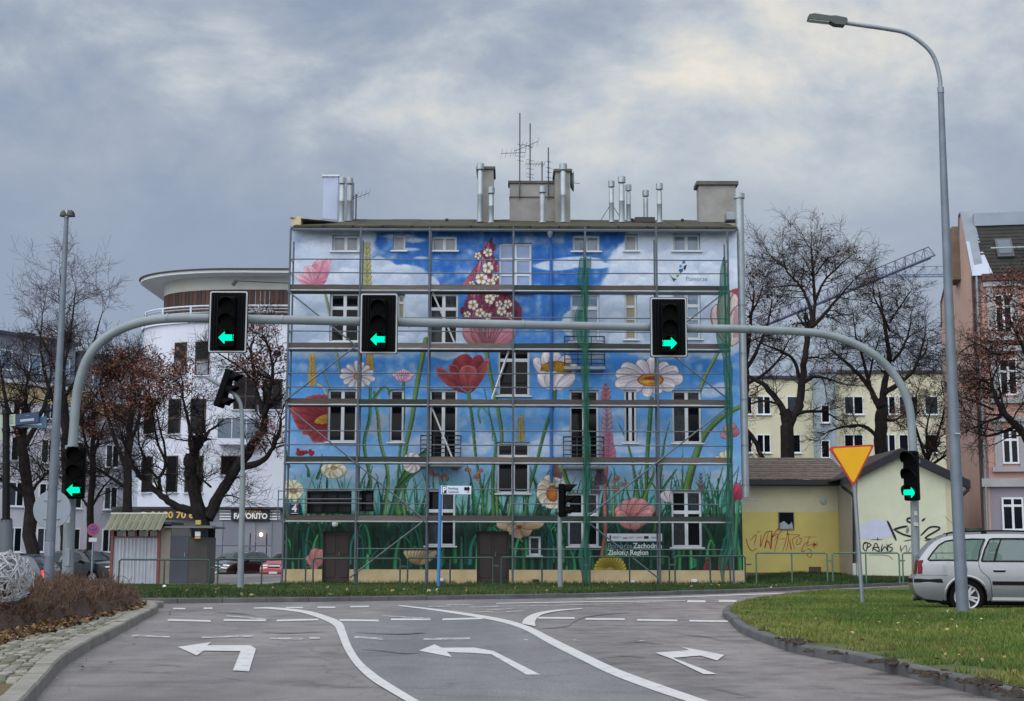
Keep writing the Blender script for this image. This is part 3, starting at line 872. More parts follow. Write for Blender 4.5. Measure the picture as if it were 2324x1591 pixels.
blades(120, 640, 1690, 1210, 1310, 40, 90, DKG, 23, (3.5, 8), 46)
g_ = np.random.default_rng(31)
for i in range(120):                      # broad folded leaves in the dark zone
    x, y = g_.uniform(650, 1680), g_.uniform(1250, 1310); h = g_.uniform(50, 105); b = g_.uniform(-44, 44)
    c = np.array(DKG[g_.integers(5)]) * g_.uniform(1.0, 1.9)
    stroke([(x, y), (x + b * .1, y - h * .6), (x + b * .5, y - h), (x + b, y - h * .82)], g_.uniform(4, 8.5), 1.2, c, .4, .25)

SG = [(66, 118, 66), (92, 132, 72), (48, 104, 70), (120, 144, 88)]
def stem(pts, w=4.0, c=0, w1=None): stroke(pts, w, w1 if w1 is not None else w * .75, SG[c], .3, .25)
# tall stems (from left to right)
stem([(735, 655), (750, 720), (764, 800), (770, 850)], 3.2, 3)
stem([(752, 895), (745, 870), (735, 840)], 2.2, 3)
stem([(838, 1180), (840, 1090), (826, 1010), (838, 950), (840, 880)], 4.5, 0); stem([(870, 1180), (880, 1080), (862, 1000), (858, 950), (850, 890)], 4.5, 1)
stem([(966, 770), (945, 880), (935, 950), (920, 1020), (915, 1110), (920, 1180)], 6, 1); stem([(915, 868), (915, 960), (905, 1050), (900, 1170)], 3.6, 0)
stem([(905, 1180), (900, 1120), (935, 1055), (985, 1010)], 9, 0, 6); stem([(880, 1190), (905, 1110), (950, 1065), (985, 1040)], 6, 2)
stem([(1062, 892), (1072, 960), (1080, 1040), (1092, 1110), (1098, 1180)], 3.8, 0); stem([(1098, 880), (1115, 960), (1125, 1010), (1118, 1080), (1120, 1180)], .8, 0, 5.5)
stem([(1102, 785), (1112, 850), (1130, 930), (1138, 1000), (1128, 1120), (1130, 1190)], 5, 1)
stem([(1090, 960), (1085, 935), (1095, 925), (1112, 950), (1118, 1000)], 2, 1, 1)
stem([(1260, 880), (1255, 920), (1235, 980), (1215, 1060), (1200, 1110), (1190, 1180)], 4.5, 0)
stem([(1478, 905), (1474, 960), (1468, 1040), (1466, 1120), (1462, 1180)], 5.5, 0)
stem([(1640, 780), (1618, 820), (1590, 880), (1560, 1000)], 3.5, 3, 5); stem([(1685, 920), (1640, 945), (1600, 985), (1580, 1030), (1560, 1100), (1545, 1180)], 5, 1, 11)
stem([(1520, 955), (1508, 1000), (1500, 1060), (1490, 1150)], .7, 0, 5); stem([(1403, 960), (1425, 1010), (1440, 1080), (1450, 1140)], .7, 0, 5)
stem([(1549, 1015), (1548, 1100), (1545, 1180)], .6, 0, 5); stem([(1657, 1046), (1652, 1080), (1660, 1160)], 2.5, 2)
stem([(1440, 1200), (1460, 1130), (1482, 1080), (1484, 1062)], 6, 1, 2); stem([(1485, 1200), (1500, 1120), (1535, 1065)], 6, 0, 1.5)
stem([(1275, 1060), (1290, 1100), (1310, 1140), (1320, 1180)], 5, 1); stem([(1210, 1180), (1222, 1120), (1250, 1060)], 3, 2, 1)
stem([(848, 905), (868, 880), (880, 882), (882, 896)], 3.5, 0, 2)
for a, b, c, d in [(655, 1060, 640, 1000), (700, 1080, 690, 1050), (720, 1085, 730, 1030), (1600, 1170, 1640, 1060), (1620, 1170, 1605, 1075), (1570, 1180, 1600, 1090), (1660, 1150, 1680, 1090), (1345, 1140, 1330, 1060), (1520, 1170, 1540, 1090)]:
    stroke([(a, b), ((a + c) / 2 + 4, (b + d) / 2), (c, d)], 4, .8, SG[2], .3, .2)
for xs in (655, 675, 700, 730, 770, 815, 1150, 1170, 1340, 1390, 1600, 1630, 1655, 1675):
    stroke([(xs, 1185), (xs + g_.uniform(-8, 8), 1130), (xs + g_.uniform(-18, 18), 1070 + g_.uniform(0, 30))], 3.4, .6, SG[g_.integers(4)], .3, .2)

def wheat(x, y0, y1, w, c=(196, 178, 110), lean=0):
    n = 9
    for k in range(n):
        t = k / (n - 1); y = y1 + (y0 - y1) * t; xx = x + lean * t
        for sgn in (-1, 1):
            petal((xx, y + w * .5), (xx + sgn * w * (0.9 - .5 * t), y - w * 1.0), w * .42, np.array(c) * .8, c, (96, 84, 50), 1.2, 2, 0, 1, .8)
wheat(833, 560, 660, 11, (186, 190, 132)); wheat(708, 812, 872, 10, (206, 176, 84), 0); wheat(839, 800, 845, 10, (206, 172, 80)); wheat(1182, 950, 1000, 9, (196, 184, 120))
stroke([(722, 872), (734, 880), (742, 900)], 2, 1.5, (196, 176, 96))
def spike(x, y0, y1, w, c, oc, lean=0, n=9):
    for k in range(n):
        t = k / (n - 1); y = y1 + (y0 - y1) * t; xx = x + lean * t; ww = w * (1 - .6 * t)
        for sgn in (-1, 1):
            petal((xx, y + 6), (xx + sgn * ww, y - ww * .9), ww * .5, np.array(c) * .72, c, oc, 1.3, 2, 0, 1, 1.0)
stroke([(1376, 1060), (1372, 1130), (1374, 1200), (1366, 1260)], 4, 5, (170, 110, 104), .2)
spike(1377, 880, 1040, 15, (196, 164, 186), (110, 70, 110), 0, 15); spike(1381, 985, 1040, 15, (206, 130, 160), (120, 60, 100), 0, 6); spike(1374, 872, 905, 10, (190, 118, 128), (110, 60, 80), 0, 4)
spike(1262, 1050, 1085, 12, (150, 116, 110), (80, 60, 66), -3, 6); spike(1362, 1060, 1095, 12, (126, 106, 126), (70, 60, 80), 0, 5); spike(1352, 1085, 1120, 9, (120, 100, 120), (70, 60, 80), 0, 4)
spike(1640, 1262, 1292, 10, (178, 84, 96), (100, 40, 56), -4, 6); spike(1605, 1262, 1292, 8, (150, 74, 84), (90, 40, 56), 2, 5); spike(1590, 1075, 1110, 6, (150, 110, 120), (90, 70, 90), 0, 5)
for x, y in [(985, 1075), (1003, 1080), (1015, 1092), (1030, 1062), (1060, 1070), (1092, 1068), (1080, 1085), (1400, 1090), (1415, 1098), (1395, 1110), (1168, 1085)]:
    for k in range(4): petal((x, y), (x + g_.uniform(-12, 12), y + g_.uniform(-12, 8)), 4.5, (150, 96, 76), (196, 146, 124), (90, 60, 54), 1.3, 2, 0, 1, .8)
for x, y in [(680, 1030), (693, 1026), (705, 1030)]:
    for k in range(4): petal((x, y + 5), (x + g_.uniform(-10, 10), y - g_.uniform(2, 14)), 4.5, (130, 30, 30), (178, 46, 44), (80, 20, 24), 1.3, 2)

def daisy(x, y, rx, ry, n, w, c0, c1, oc, core, cx2=0, cy2=0, a0=0.0, front=None):
    order = sorted(range(n), key=lambda k: math.sin(2 * math.pi * k / n + a0))
    for k in order:
        a = 2 * math.pi * k / n + a0 + nrng.uniform(-.08, .08); q = nrng.uniform(.9, 1.05)
        petal((x + cx2 + .12 * rx * math.cos(a), y + cy2 + .12 * ry * math.sin(a)), (x + rx * q * math.cos(a), y + ry * q * math.sin(a)), w * (0.75 + .25 * abs(math.cos(a))), c0, c1, oc, 1.5, 4)
    if core: disc(x + cx2, y + cy2, *core)
WH0, WH1, WO = (178, 172, 190), (226, 222, 228), (96, 92, 116)
daisy(812, 852, 40, 34, 13, 8.5, WH0, WH1, WO, (10, 8, (210, 170, 60), (150, 108, 30), (110, 80, 40)), 0, 2, .2)
for k in range(9): petal((915, 864), (915 + (k - 4) * 6.2, 836 + abs(k - 4) * 2.6), 6.4, (206, 150, 180), (224, 206, 222), (130, 84, 116), 1.4, 3)
for k in range(5): petal((915, 866), (915 + (k - 2) * 9, 852 + abs(k - 2) * 1.5), 6, (196, 130, 168), (220, 196, 214), (130, 84, 116), 1.4, 3)
daisy(1470, 855, 80, 44, 12, 17, (190, 184, 200), (224, 220, 228), (92, 84, 108), None, 6, 6, .15)
disc(1476, 862, 30, 15, (150, 70, 36), (206, 156, 44), (120, 60, 30)); disc(1478, 860, 18, 6, (120, 50, 40), (150, 70, 40)); disc(1470, 866, 17, 4, (214, 176, 70), (204, 160, 60))
# white cup with a yellow heart
for (tx, ty, w) in [(1212, 812, 15), (1236, 798, 17), (1262, 798, 17), (1290, 806, 17), (1308, 826, 14)]: petal((1258, 870), (tx, ty), w, (200, 190, 204), (226, 220, 226), (100, 90, 116), 1.4, 4)
disc(1262, 838, 36, 19, (196, 150, 40), (176, 124, 34), (120, 80, 30))
for k in range(26): petal((1262 + nrng.uniform(-30, 30), 846 + nrng.uniform(-10, 8)), (1262 + nrng.uniform(-34, 34), 828 + nrng.uniform(-6, 10)), 3, (170, 120, 30), (220, 180, 60), (130, 90, 30), 1.2, 1, 0, .8, .6)
for (tx, ty, w) in [(1222, 846, 18), (1248, 842, 20), (1278, 848, 20), (1304, 850, 14)]: petal((1262, 884), (tx, ty), w, (206, 202, 214), (232, 230, 236), (100, 96, 120), 1.2, 3)
def shape(Z, pts, base, c0, c1, oc=(84, 26, 40), rim=None, vein=14, k=6):
    """one painted petal: smooth outline, colour running from its base to its lip, fine veins"""
    P = [tuple(p) for p in catmull([Z(*p) for p in pts], k, True)]; b = Z(*base)
    q = np.array(P); s = sl(q[:, 0].min(), q[:, 1].min(), q[:, 0].max(), q[:, 1].max())
    if s is None: return
    m = inside_poly(PX[s], PY[s], P).astype(float)
    dx, dy = PX[s] - b[0], PY[s] - b[1]; d = np.hypot(dx, dy); mx = np.hypot(q[:, 0] - b[0], q[:, 1] - b[1]).max()
    f = np.clip(d / mx, 0, 1); an = np.arctan2(dy, dx)
    e = np.min(np.hypot(PX[s][..., None] - q[None, None, ::2, 0], PY[s][..., None] - q[None, None, ::2, 1]), axis=2)
    sh = (1 + .10 * np.sin(an * vein + 3 * vnoise(d / 14, an * 3, 5)) * (f > .15) + .22 * (fbm(PX[s] / 9, PY[s] / 9, 41, 3) - .45))[..., None]
    f = (f ** 1.2)[..., None]
    col = (c3(c0) * (1 - f) + c3(c1) * f) * sh
    if rim is not None: r_ = (smooth(5.5, 1.5, e) * np.clip(f[..., 0] * 1.6 - .5, 0, 1))[..., None] * .7; col = col * (1 - r_) + c3(rim) * r_
    o = smooth(1.9, .7, e)[..., None]; col = col * (1 - o) + c3(oc) * o
    put(s, col, m)
# red tulip
TB, DK, MD, LT, RM = (1185, 335), (104, 34, 44), (146, 54, 60), (168, 78, 84), (206, 134, 138)
shape(Z3, [(1100, 290), (1075, 200), (1095, 130), (1150, 92), (1200, 100), (1222, 160), (1190, 260)], TB, DK, MD)
shape(Z3, [(1190, 280), (1205, 180), (1215, 120), (1255, 94), (1285, 120), (1285, 190), (1230, 280)], TB, DK, MD)
shape(Z3, [(1185, 338), (1120, 325), (1040, 275), (1000, 235), (986, 172), (1035, 184), (1078, 222), (1110, 280), (1160, 320)], TB, DK, LT, rim=RM)
shape(Z3, [(1190, 335), (1110, 270), (1066, 200), (1070, 155), (1120, 165), (1145, 220), (1170, 290)], TB, DK, MD, rim=RM)
shape(Z3, [(1195, 338), (1222, 280), (1228, 205), (1262, 165), (1318, 114), (1310, 185), (1282, 245), (1232, 312)], TB, DK, LT, rim=RM)
shape(Z3, [(1190, 330), (1150, 285), (1134, 215), (1146, 170), (1185, 160), (1228, 172), (1242, 200), (1228, 265)], TB, (120, 42, 52), (178, 88, 92), rim=RM)
stroke([(1063, 890), (1066, 905)], 3, 3, SG[0])
# red poppy cut by the window
for pts in [[(300, 480), (200, 430), (160, 370), (205, 350), (262, 346), (302, 360)], [(290, 490), (180, 500), (80, 480), (62, 420), (90, 395), (160, 385), (230, 430)], [(290, 500), (190, 570), (130, 572), (98, 530), (80, 470), (150, 468), (230, 480)], [(300, 500), (300, 632), (250, 646), (208, 644), (180, 604), (140, 592), (160, 545), (240, 510)]]:
    shape(Z3, pts, (300, 495), (96, 26, 36), (158, 60, 70), (80, 24, 34), rim=(180, 90, 98), vein=22)
shape(Z3, [(300, 472), (250, 482), (218, 510), (224, 526), (300, 526)], (300, 510), (150, 104, 34), (206, 164, 58), (100, 60, 30))
# pink tulip top left
for pts, c in [([(205, 1120), (222, 1050), (265, 1032), (325, 1026), (300, 1090), (255, 1130)], (214, 160, 178)), ([(240, 1195), (236, 1130), (262, 1085), (330, 1034), (334, 1075), (322, 1130), (292, 1196)], (210, 146, 170)), ([(205, 1180), (158, 1130), (152, 1095), (190, 1072), (226, 1088), (236, 1130)], (222, 176, 188)), ([(235, 1198), (150, 1198), (118, 1165), (98, 1138), (150, 1128), (200, 1128), (232, 1160)], (226, 186, 196))]:
    shape(Z1, pts, (225, 1198), (176, 104, 130), c, (104, 50, 72), rim=(236, 208, 214))
# tall blossom spike
poly(catmull([(1092, 622), (1112, 610), (1128, 636), (1150, 664), (1180, 692), (1184, 716), (1172, 742), (1060, 742), (1048, 712), (1054, 690), (1064, 662), (1080, 640)], 5, True), (118, 42, 62), .88)
poly(catmull([(1110, 566), (1120, 585), (1124, 612), (1116, 626), (1100, 620), (1100, 590)], 4, True), (128, 66, 104), .6)
sp = np.random.default_rng(8)
for k in range(190):
    y = sp.uniform(548, 728); half = np.interp(y, [548, 600, 650, 690, 730], [6, 20, 40, 66, 64]); xc = np.interp(y, [548, 650, 730], [1112, 1106, 1115]); x = xc + sp.uniform(-half, half)
    c = [(190, 100, 130), (214, 150, 176), (120, 36, 56), (160, 60, 90), (104, 60, 84)][sp.integers(5)]
    petal((x, y + 6), (x + sp.uniform(-7, 7), y - sp.uniform(5, 12)), 3.6, np.array(c) * .75, c, (90, 30, 50), 1.2, 1, 0, .9, .7)
for k in range(16): petal((1060 + k * 1.5, 655 - k * 2), (1052 + k * 2.6, 640 - k * 3.4), 4, (190, 90, 120), (210, 140, 160), (110, 50, 70), 1.2, 1)
for (x, y, r) in [(1107, 573, 11), (1084, 580, 9), (1107, 608, 14), (1092, 632, 15), (1113, 642, 12), (1124, 628, 9), (1070, 645, 8), (1073, 692, 13), (1111, 678, 13), (1088, 710, 12), (1132, 690, 9), (1152, 690, 11), (1138, 706, 12), (1060, 714, 9), (1106, 718, 10), (1156, 716, 9), (1126, 668, 8)]:
    daisy(x, y, r, r, 5, r * .52, (214, 206, 190), (234, 230, 226), (70, 56, 60), (r * .3, r * .3, (190, 150, 60), (120, 90, 40), None), 0, 0, sp.uniform(0, 2))
for (tx, ty, w, c) in [(1056, 735, 26, (196, 130, 140)), (1084, 730, 26, (186, 120, 130)), (1112, 728, 24, (170, 120, 120)), (1140, 730, 26, (206, 130, 150)), (1166, 740, 24, (214, 136, 160))]:
    petal((1108, 790), (tx, ty), w, np.array(c) * .7, c, (96, 40, 60), 1.25, 5)
for k in range(9): stroke([(1108 + (k - 4) * 2, 786), (1108 + (k - 4) * 5, 765), (1108 + (k - 4) * 9, 738)], 1.6, 1.2, (120, 70, 84), .2)
# cream and pale flowers lower down
for (tx, ty, w) in [(732, 1056, 14), (750, 1050, 14), (772, 1050, 15), (784, 1058, 13)]: petal((757, 1084), (tx, ty), w, (206, 198, 170), (226, 222, 204), (110, 104, 90), 1.2, 3)
for (tx, ty, w) in [(740, 1074, 12), (758, 1078, 12), (774, 1072, 12)]: petal((757, 1064), (tx, ty + 8), w, (214, 206, 180), (228, 224, 208), (110, 104, 90), 1.2, 3)
disc(757, 1062, 8, 5, (196, 160, 70), (150, 120, 60))
for k in range(8): a = k * .785; petal((935, 1050), (935 + 22 * math.cos(a), 1050 + 24 * math.sin(a)), 11, (196, 180, 190), (222, 214, 220), (100, 90, 110), 1.4, 3)
daisy(664, 1112, 26, 26, 9, 10, (222, 214, 176), (232, 228, 208), (120, 116, 90), (9, 7, (206, 160, 60), (150, 110, 50), None), 2, 2)
daisy(1252, 1118, 36, 40, 10, 17, (206, 190, 160), (228, 222, 206), (120, 100, 90), (15, 19, (206, 130, 50), (170, 90, 40), (120, 70, 40)), 2, 2)
petal((1524, 1140), (1500, 1118), 11, (190, 180, 190), (222, 220, 226), (90, 90, 110)); petal((1526, 1142), (1512, 1108), 10, (190, 180, 190), (222, 220, 226), (90, 90, 110)); petal((1526, 1142), (1528, 1116), 9, (190, 180, 190), (222, 220, 226), (90, 90, 110))
# pink poppy over the plank
for (tx, ty, w) in [(1398, 1150, 17), (1418, 1134, 20), (1440, 1128, 18), (1460, 1132, 20), (1482, 1148, 16)]: petal((1438, 1196), (tx, ty), w, (170, 96, 100), (208, 146, 146), (104, 50, 60), 1.15, 6)
for (tx, ty, w) in [(1400, 1160, 15), (1478, 1158, 15), (1450, 1182, 13)]: petal((1432, 1200), (tx, ty), w, (180, 110, 114), (218, 164, 166), (104, 50, 60), 1.2, 5)
# peach, pink and yellow flowers near the ground
for (tx, ty, w) in [(1126, 1188, 13), (1150, 1204, 14), (1174, 1222, 14), (1206, 1208, 15), (1234, 1186, 12), (1180, 1184, 12)]: petal((1178, 1196), (tx, ty), w, (176, 144, 112), (214, 186, 156), (110, 84, 70), 1.4, 5)
disc(1178, 1196, 7, 5, (110, 70, 40), (140, 96, 60))
for (tx, ty, w) in [(696, 1262, 12), (712, 1244, 15), (730, 1246, 14), (706, 1284, 12)]: petal((722, 1286), (tx, ty), w, (180, 110, 110), (216, 156, 156), (110, 60, 66), 1.3, 4)
for k in range(9): x = 916 + k * 9.4; petal((952, 1282), (x, 1248 + abs(k - 4) * .5), 9, (176, 150, 104), (222, 206, 166) if k < 5 else (208, 180, 160), (110, 90, 60), 1.2, 3)
for k in range(13): a = math.pi * (k + .5) / 13; petal((1384, 1294), (1384 + 38 * math.cos(a), 1294 - 36 * math.sin(a)), 7, (150, 128, 40), (214, 196, 70), (100, 90, 30), 1.3, 3)
disc(1384, 1292, 9, 5, (206, 190, 130), (170, 150, 80))
# right edge flowers
for (tx, ty, w) in [(1626, 690, 26), (1650, 664, 28), (1676, 660, 22), (1690, 690, 26)]: petal((1660, 785), (tx, ty), w, (206, 190, 186), (216, 200, 200), (120, 40, 66), 1.3, 7, 0, 1, 2.2)
poly(catmull([(1655, 662), (1668, 655), (1690, 655), (1690, 690), (1676, 700), (1672, 672)], 4, True), (156, 44, 70), .9)
for k in range(8): stroke([(1668 + k * 1.5, 700), (1664 + k * 2.6, 735), (1664 + k * 3, 765)], 1.6, 1.2, (170, 140, 150), .2)
for (tx, ty, w, c) in [(1634, 985, 9, (206, 150, 170)), (1648, 964, 10, (214, 160, 100)), (1664, 960, 11, (206, 130, 150)), (1676, 975, 10, (190, 110, 130))]: petal((1656, 990), (tx, ty), w, np.array(c) * .8, c, (110, 60, 80), 1.3, 3)
for (tx, ty) in [(1620, 1040), (1634, 1026), (1650, 1020)]: petal((1652, 1046), (tx, ty), 9, (206, 200, 160), (226, 222, 196), (110, 110, 90))
for (tx, ty, w, c) in [(1664, 1100, 9, (206, 90, 120)), (1674, 1096, 11, (196, 70, 100)), (1680, 1110, 9, (170, 50, 80))]: petal((1674, 1138), (tx, ty), w, np.array(c) * .8, c, (110, 30, 60), 1.1, 3)
stroke([(1674, 1138), (1672, 1180), (1668, 1240)], 4, 5, (60, 140, 100), .3)
# emblem made of lozenges and leaves
def zl(x, y): return ((1660 + x / 15.9) / 1.1018, (630 + y / 15.9) / 1.1018)
for pts, c in [([(720, 370), (850, 305), (850, 440), (720, 500)], (44, 118, 176)), ([(595, 540), (690, 495), (710, 640), (600, 620)], (70, 120, 160)), ([(770, 560), (890, 505), (880, 640), (800, 770), (780, 640)], (14, 26, 60)),
               ([(580, 690), (740, 650), (750, 780), (640, 860), (590, 760)], (50, 84, 130)), ([(430, 860), (520, 790), (600, 830), (560, 930), (430, 940)], (200, 206, 150)), ([(480, 960), (590, 890), (590, 940), (530, 1010)], (30, 70, 60)),
               ([(195, 880), (340, 1020), (420, 1060), (420, 1220), (380, 1190), (300, 1050)], (34, 88, 84)), ([(420, 1040), (490, 1100), (430, 1160)], (30, 80, 70))]:
    poly([zl(*p) for p in pts], c)
C *= (1 + (fbm(PX / 4.5, PY / 3.0, 111, 3) - .5) * .09 + (fbm(PX / 24, PY / 90, 117, 3) - .5) * .07)[..., None]
gy_ = C.mean(axis=2, keepdims=True); C = (C * .95 + gy_ * .05) * np.where(PY > 1165, .86, 1.0)[..., None]
C = np.clip(C, 0, 1)
Clin = np.where(C <= 0.04045, C / 12.92, ((C + 0.055) / 1.055) ** 2.4)

# ---- wall mesh with the openings cut out
MID_X, MID_Z = (gX[:-1] + gX[1:]) / 2, (gZ[:-1] + gZ[1:]) / 2
keep = np.ones((NZ, NX), bool)
holes = [w[0] for w in WIN] + DOORS
for (a, b, c, d) in holes:
    keep[np.ix_((MID_Z > c) & (MID_Z < d), (MID_X > a) & (MID_X < b))] = False
idx = np.arange((NZ + 1) * (NX + 1)).reshape(NZ + 1, NX + 1)
Fq = np.stack([idx[:-1, :-1], idx[:-1, 1:], idx[1:, 1:], idx[1:, :-1]], axis=-1)[keep]
V = np.stack([GX.ravel(), np.full(GX.size, FY), GZ.ravel()], axis=1)
MURAL = attr_mat('mural_paint', 0.75, 0.05, 1.2, 0.12, 90)
wall = np_mesh('painted_wall', V, Fq, MURAL, house, paint=Clin.reshape(-1, 3))
SIDE = mat('pale_blue_render', S(176, 192, 214), 0.85, 0.1, 1.0)
CREAM = mat('cream_render', S(186, 174, 140), 0.85, 0.14, 2.0)
mb = MB()
mb.quad((XL, FY, ZB), (XL, FY + 10, ZB), (XL, FY + 10, ZTOP + .6), (XL, FY, ZTOP))
mb.quad((XR, FY, ZB), (XR, FY, ZTOP), (XR, FY + 10, ZTOP + .6), (XR, FY + 10, ZB))
mb.quad((XL, FY + 10, ZB), (XR, FY + 10, ZB), (XR, FY + 10, ZTOP + .6), (XL, FY + 10, ZTOP + .6))
mb.build('side_wall', SIDE, house)
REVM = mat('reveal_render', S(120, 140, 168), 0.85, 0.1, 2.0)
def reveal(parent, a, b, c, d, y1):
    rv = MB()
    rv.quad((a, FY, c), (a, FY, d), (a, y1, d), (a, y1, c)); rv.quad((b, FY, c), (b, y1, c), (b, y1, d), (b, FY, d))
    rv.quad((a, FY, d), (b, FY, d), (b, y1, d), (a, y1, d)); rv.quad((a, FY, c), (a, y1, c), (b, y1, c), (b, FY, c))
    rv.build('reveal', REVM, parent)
# plinth in pieces between the doors
PL = mat('sand_plinth_render', S(198, 182, 146), 0.9, 0.2, 1.6, col2=S(176, 158, 122), bump=0.3, bscale=40)
xs = [XL - .03, DOORS[0][0], DOORS[0][1], DOORS[1][0], DOORS[1][1], XR + .03]
for a, b in [(xs[0], xs[1]), (xs[2], xs[3]), (xs[4], xs[5])]:
    MB().box((a, FY - .05, ZB - .3), (b, FY + .2, ZPL)).build('plinth', PL, house)
tints = {'dark': [GLASSD], 'grey': [mat('grey_painted_reflection_glass', S(120, 130, 140), 0.12, 0.2, 2.0)], 'pale': [mat('pale_blind_glass', S(150, 154, 160), 0.3, 0.1, 2.0)],  # grey tint: reflected sky painted into the opaque pane colour
         'blue': [mat('blue_painted_reflection_glass', S(112, 136, 160), 0.1, 0.25, 1.6)], 'sky': [mat('sky_painted_reflection_glass', S(120, 146, 190), 0.12, 0.15, 1.6)],  # blue and sky tints: bluish sky reflection painted as base colour
         'blind': [mat('beige_blind', S(150, 146, 124), 0.6, 0.14, 3.0, stretch=(1, 1, 6))], 'lace': [mat('lace_curtain_glass', S(30, 34, 40), 0.15, 0.4, 14.0, col2=S(66, 72, 78), stretch=(2.5, 1, .5), spec=.15), GLASSD]}
FRAME = mat('white_window_frame', S(206, 214, 222), 0.45, 0.05, 4.0)
SILL = mat('white_sheet_sill', S(214, 220, 226), 0.4, 0.06, 4.0)
FRAMEB = mat('brown_shop_frame', S(18, 18, 22), 0.6, 0.1, 4.0, spec=.15)
def make_window(parent, r, y, cols, rows, tint, frame_m, fw=0.065, mw=0.09, sill=True, depth=0.07, name='window', wmat=SILL):
    a, b, c, d = r
    xs = [a + fw * .2 + (b - a) * 0]; mb = MB()
    y0, y1 = y, y + depth
    mb.bbox((a - .002, y0, c), (a + fw, y1, d), .008); mb.bbox((b - fw, y0, c), (b + .002, y1, d), .008)
    mb.bbox((a + fw, y0 + .002, d - fw), (b - fw, y1, d), .008); mb.bbox((a + fw, y0 + .002, c), (b - fw, y1, c + fw), .008)
    xe = [a + fw]; 
    for k in range(1, cols):
        xm = a + (b - a) * k / cols
        mb.bbox((xm - mw / 2, y0 + .004, c + fw), (xm + mw / 2, y1 - .004, d - fw), .008); xe += [xm - mw / 2, xm + mw / 2]
    xe.append(b - fw)
    ze = [c + fw]
    for q in rows:
        zm = c + (d - c) * q
        mb.bbox((a + fw, y0 + .006, zm - mw / 2), (b - fw, y1 - .006, zm + mw / 2), .008); ze += [zm - mw / 2, zm + mw / 2]
    ze.append(d - fw)
    w = mb.build(name, frame_m, parent)
    tl = tints[tint] if isinstance(tint, str) else tint
    for i in range(0, len(xe), 2):
        for j in range(0, len(ze), 2):
            t = tl[(i // 2 + j // 2) % len(tl)]
            MB().box((xe[i] - .01, y0 + depth * .6, ze[j] - .01), (xe[i + 1] + .01, y0 + depth * .6 + .012, ze[j + 1] + .01)).build('pane', t, w)
    if sill:
        MB().bbox((a - .08, y - .26, c - .05), (b + .08, y + .05, c + .0), .01).build('sill', wmat, w)
    return w
for (r, cols, rows, tint, sill, kind) in WIN:
    big_ = (r[3] - r[2]) > 2.2
    wo = make_window(house, r, FY + 0.14, cols, rows, tint, FRAME if kind == 'window' else FRAMEB, sill=sill, name=kind, fw=.075, mw=.12 if cols == 2 else .09)
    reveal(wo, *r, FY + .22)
# laundry-like dark letter shape left in the attic window
DOORM = mat('dark_brown_door', S(42, 30, 30), 0.55, 0.2, 3.0)
for q in DOORS:
    a, b, c, d = q
    dm = MB().box((a, FY + .16, ZB), (b, FY + .21, d))
    dr = dm.build('door', DOORM, house)
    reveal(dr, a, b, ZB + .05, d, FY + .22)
    xm = (a + b) / 2
    for (x0, x1) in [(a + .08, xm - .05), (xm + .05, b - .08)]:
        for (z0, z1) in [(.25, .95), (1.05, d - .12)]:
            MB().bbox((x0, FY + .14, z0), (x1, FY + .16, z1), .012).build('door_panel', DOORM, dr)
    MB().tube([(xm + .09, FY + .10, 1.0), (xm + .09, FY + .10, 1.14)], .012, 6).build('handle', GALVD, dr)
# balconies in front of the tall windows
RAILM = mat('dark_railing', S(36, 46, 58), 0.5, 0.1, 5.0)
SLABM = mat('balcony_slab', S(168, 178, 186), 0.8, 0.1, 3.0)
def balcony(Z, x0, y0, x1, y1, yb):
    a, b = at(*Z(x0, y0), FY - .4), at(*Z(x1, y1), FY - .4)
    zf = at(*Z(x0, yb), FY - .2).z
    bl = MB().bbox((a.x - .02, FY - .45, zf - .10), (b.x + .02, FY - .002, zf), .01).build('balcony', SLABM, house)
    n = 7
    for k in range(n):
        z = zf + .10 + (a.z - zf - .10) * k / (n - 1)
        MB().tube([(a.x, FY - .02, z), (a.x, FY - .4, z), (b.x, FY - .4, z), (b.x, FY - .02, z)], .016 if k < n - 1 else .024, 5).build('rail', RAILM, bl)
    for x in (a.x, (a.x * 2 + b.x) / 3, (a.x + b.x * 2) / 3, b.x):
        MB().tube([(x, FY - .4, zf), (x, FY - .4, a.z)], .018, 5).build('baluster', RAILM, bl)
balcony(Z3, 888, 604, 1140, 735, 785); balcony(Z4, 350, 612, 605, 740, 798); balcony(Z2, 375, 1542, 640, 1700, 1745)
# --- roof, gutter, parapet
ROOF = mat('mossy_dark_roof', S(34, 36, 32), 0.9, 0.3, 1.4, bump=0.6, bscale=14, col2=S(64, 64, 44))
ye, yr = FY - .45, FY + 4.0
ze_ = at(1160, 514, ye).z; zr_ = at(1160, 499.5, yr).z
rf = MB(); xa, xb = at(670, 515, FY).x, at(1664, 515, FY).x
rf.add([(xa, ye, ze_), (xb, ye, ze_), (xb, yr, zr_), (xa, yr, zr_), (xa, ye, ze_ - .12), (xb, ye, ze_ - .12), (xb, yr, zr_ - .25), (xa, yr, zr_ - .25)],
       [(0, 1, 2, 3), (4, 7, 6, 5), (0, 4, 5, 1), (1, 5, 6, 2), (2, 6, 7, 3), (3, 7, 4, 0)])
rf.add([(XL, yr, zr_), (XR, yr, zr_), (XR, FY + 10.2, zr_ - 1.2), (XL, FY + 10.2, zr_ - 1.2)], [(0, 1, 2, 3)])
roof = rf.build('roof', ROOF, house)
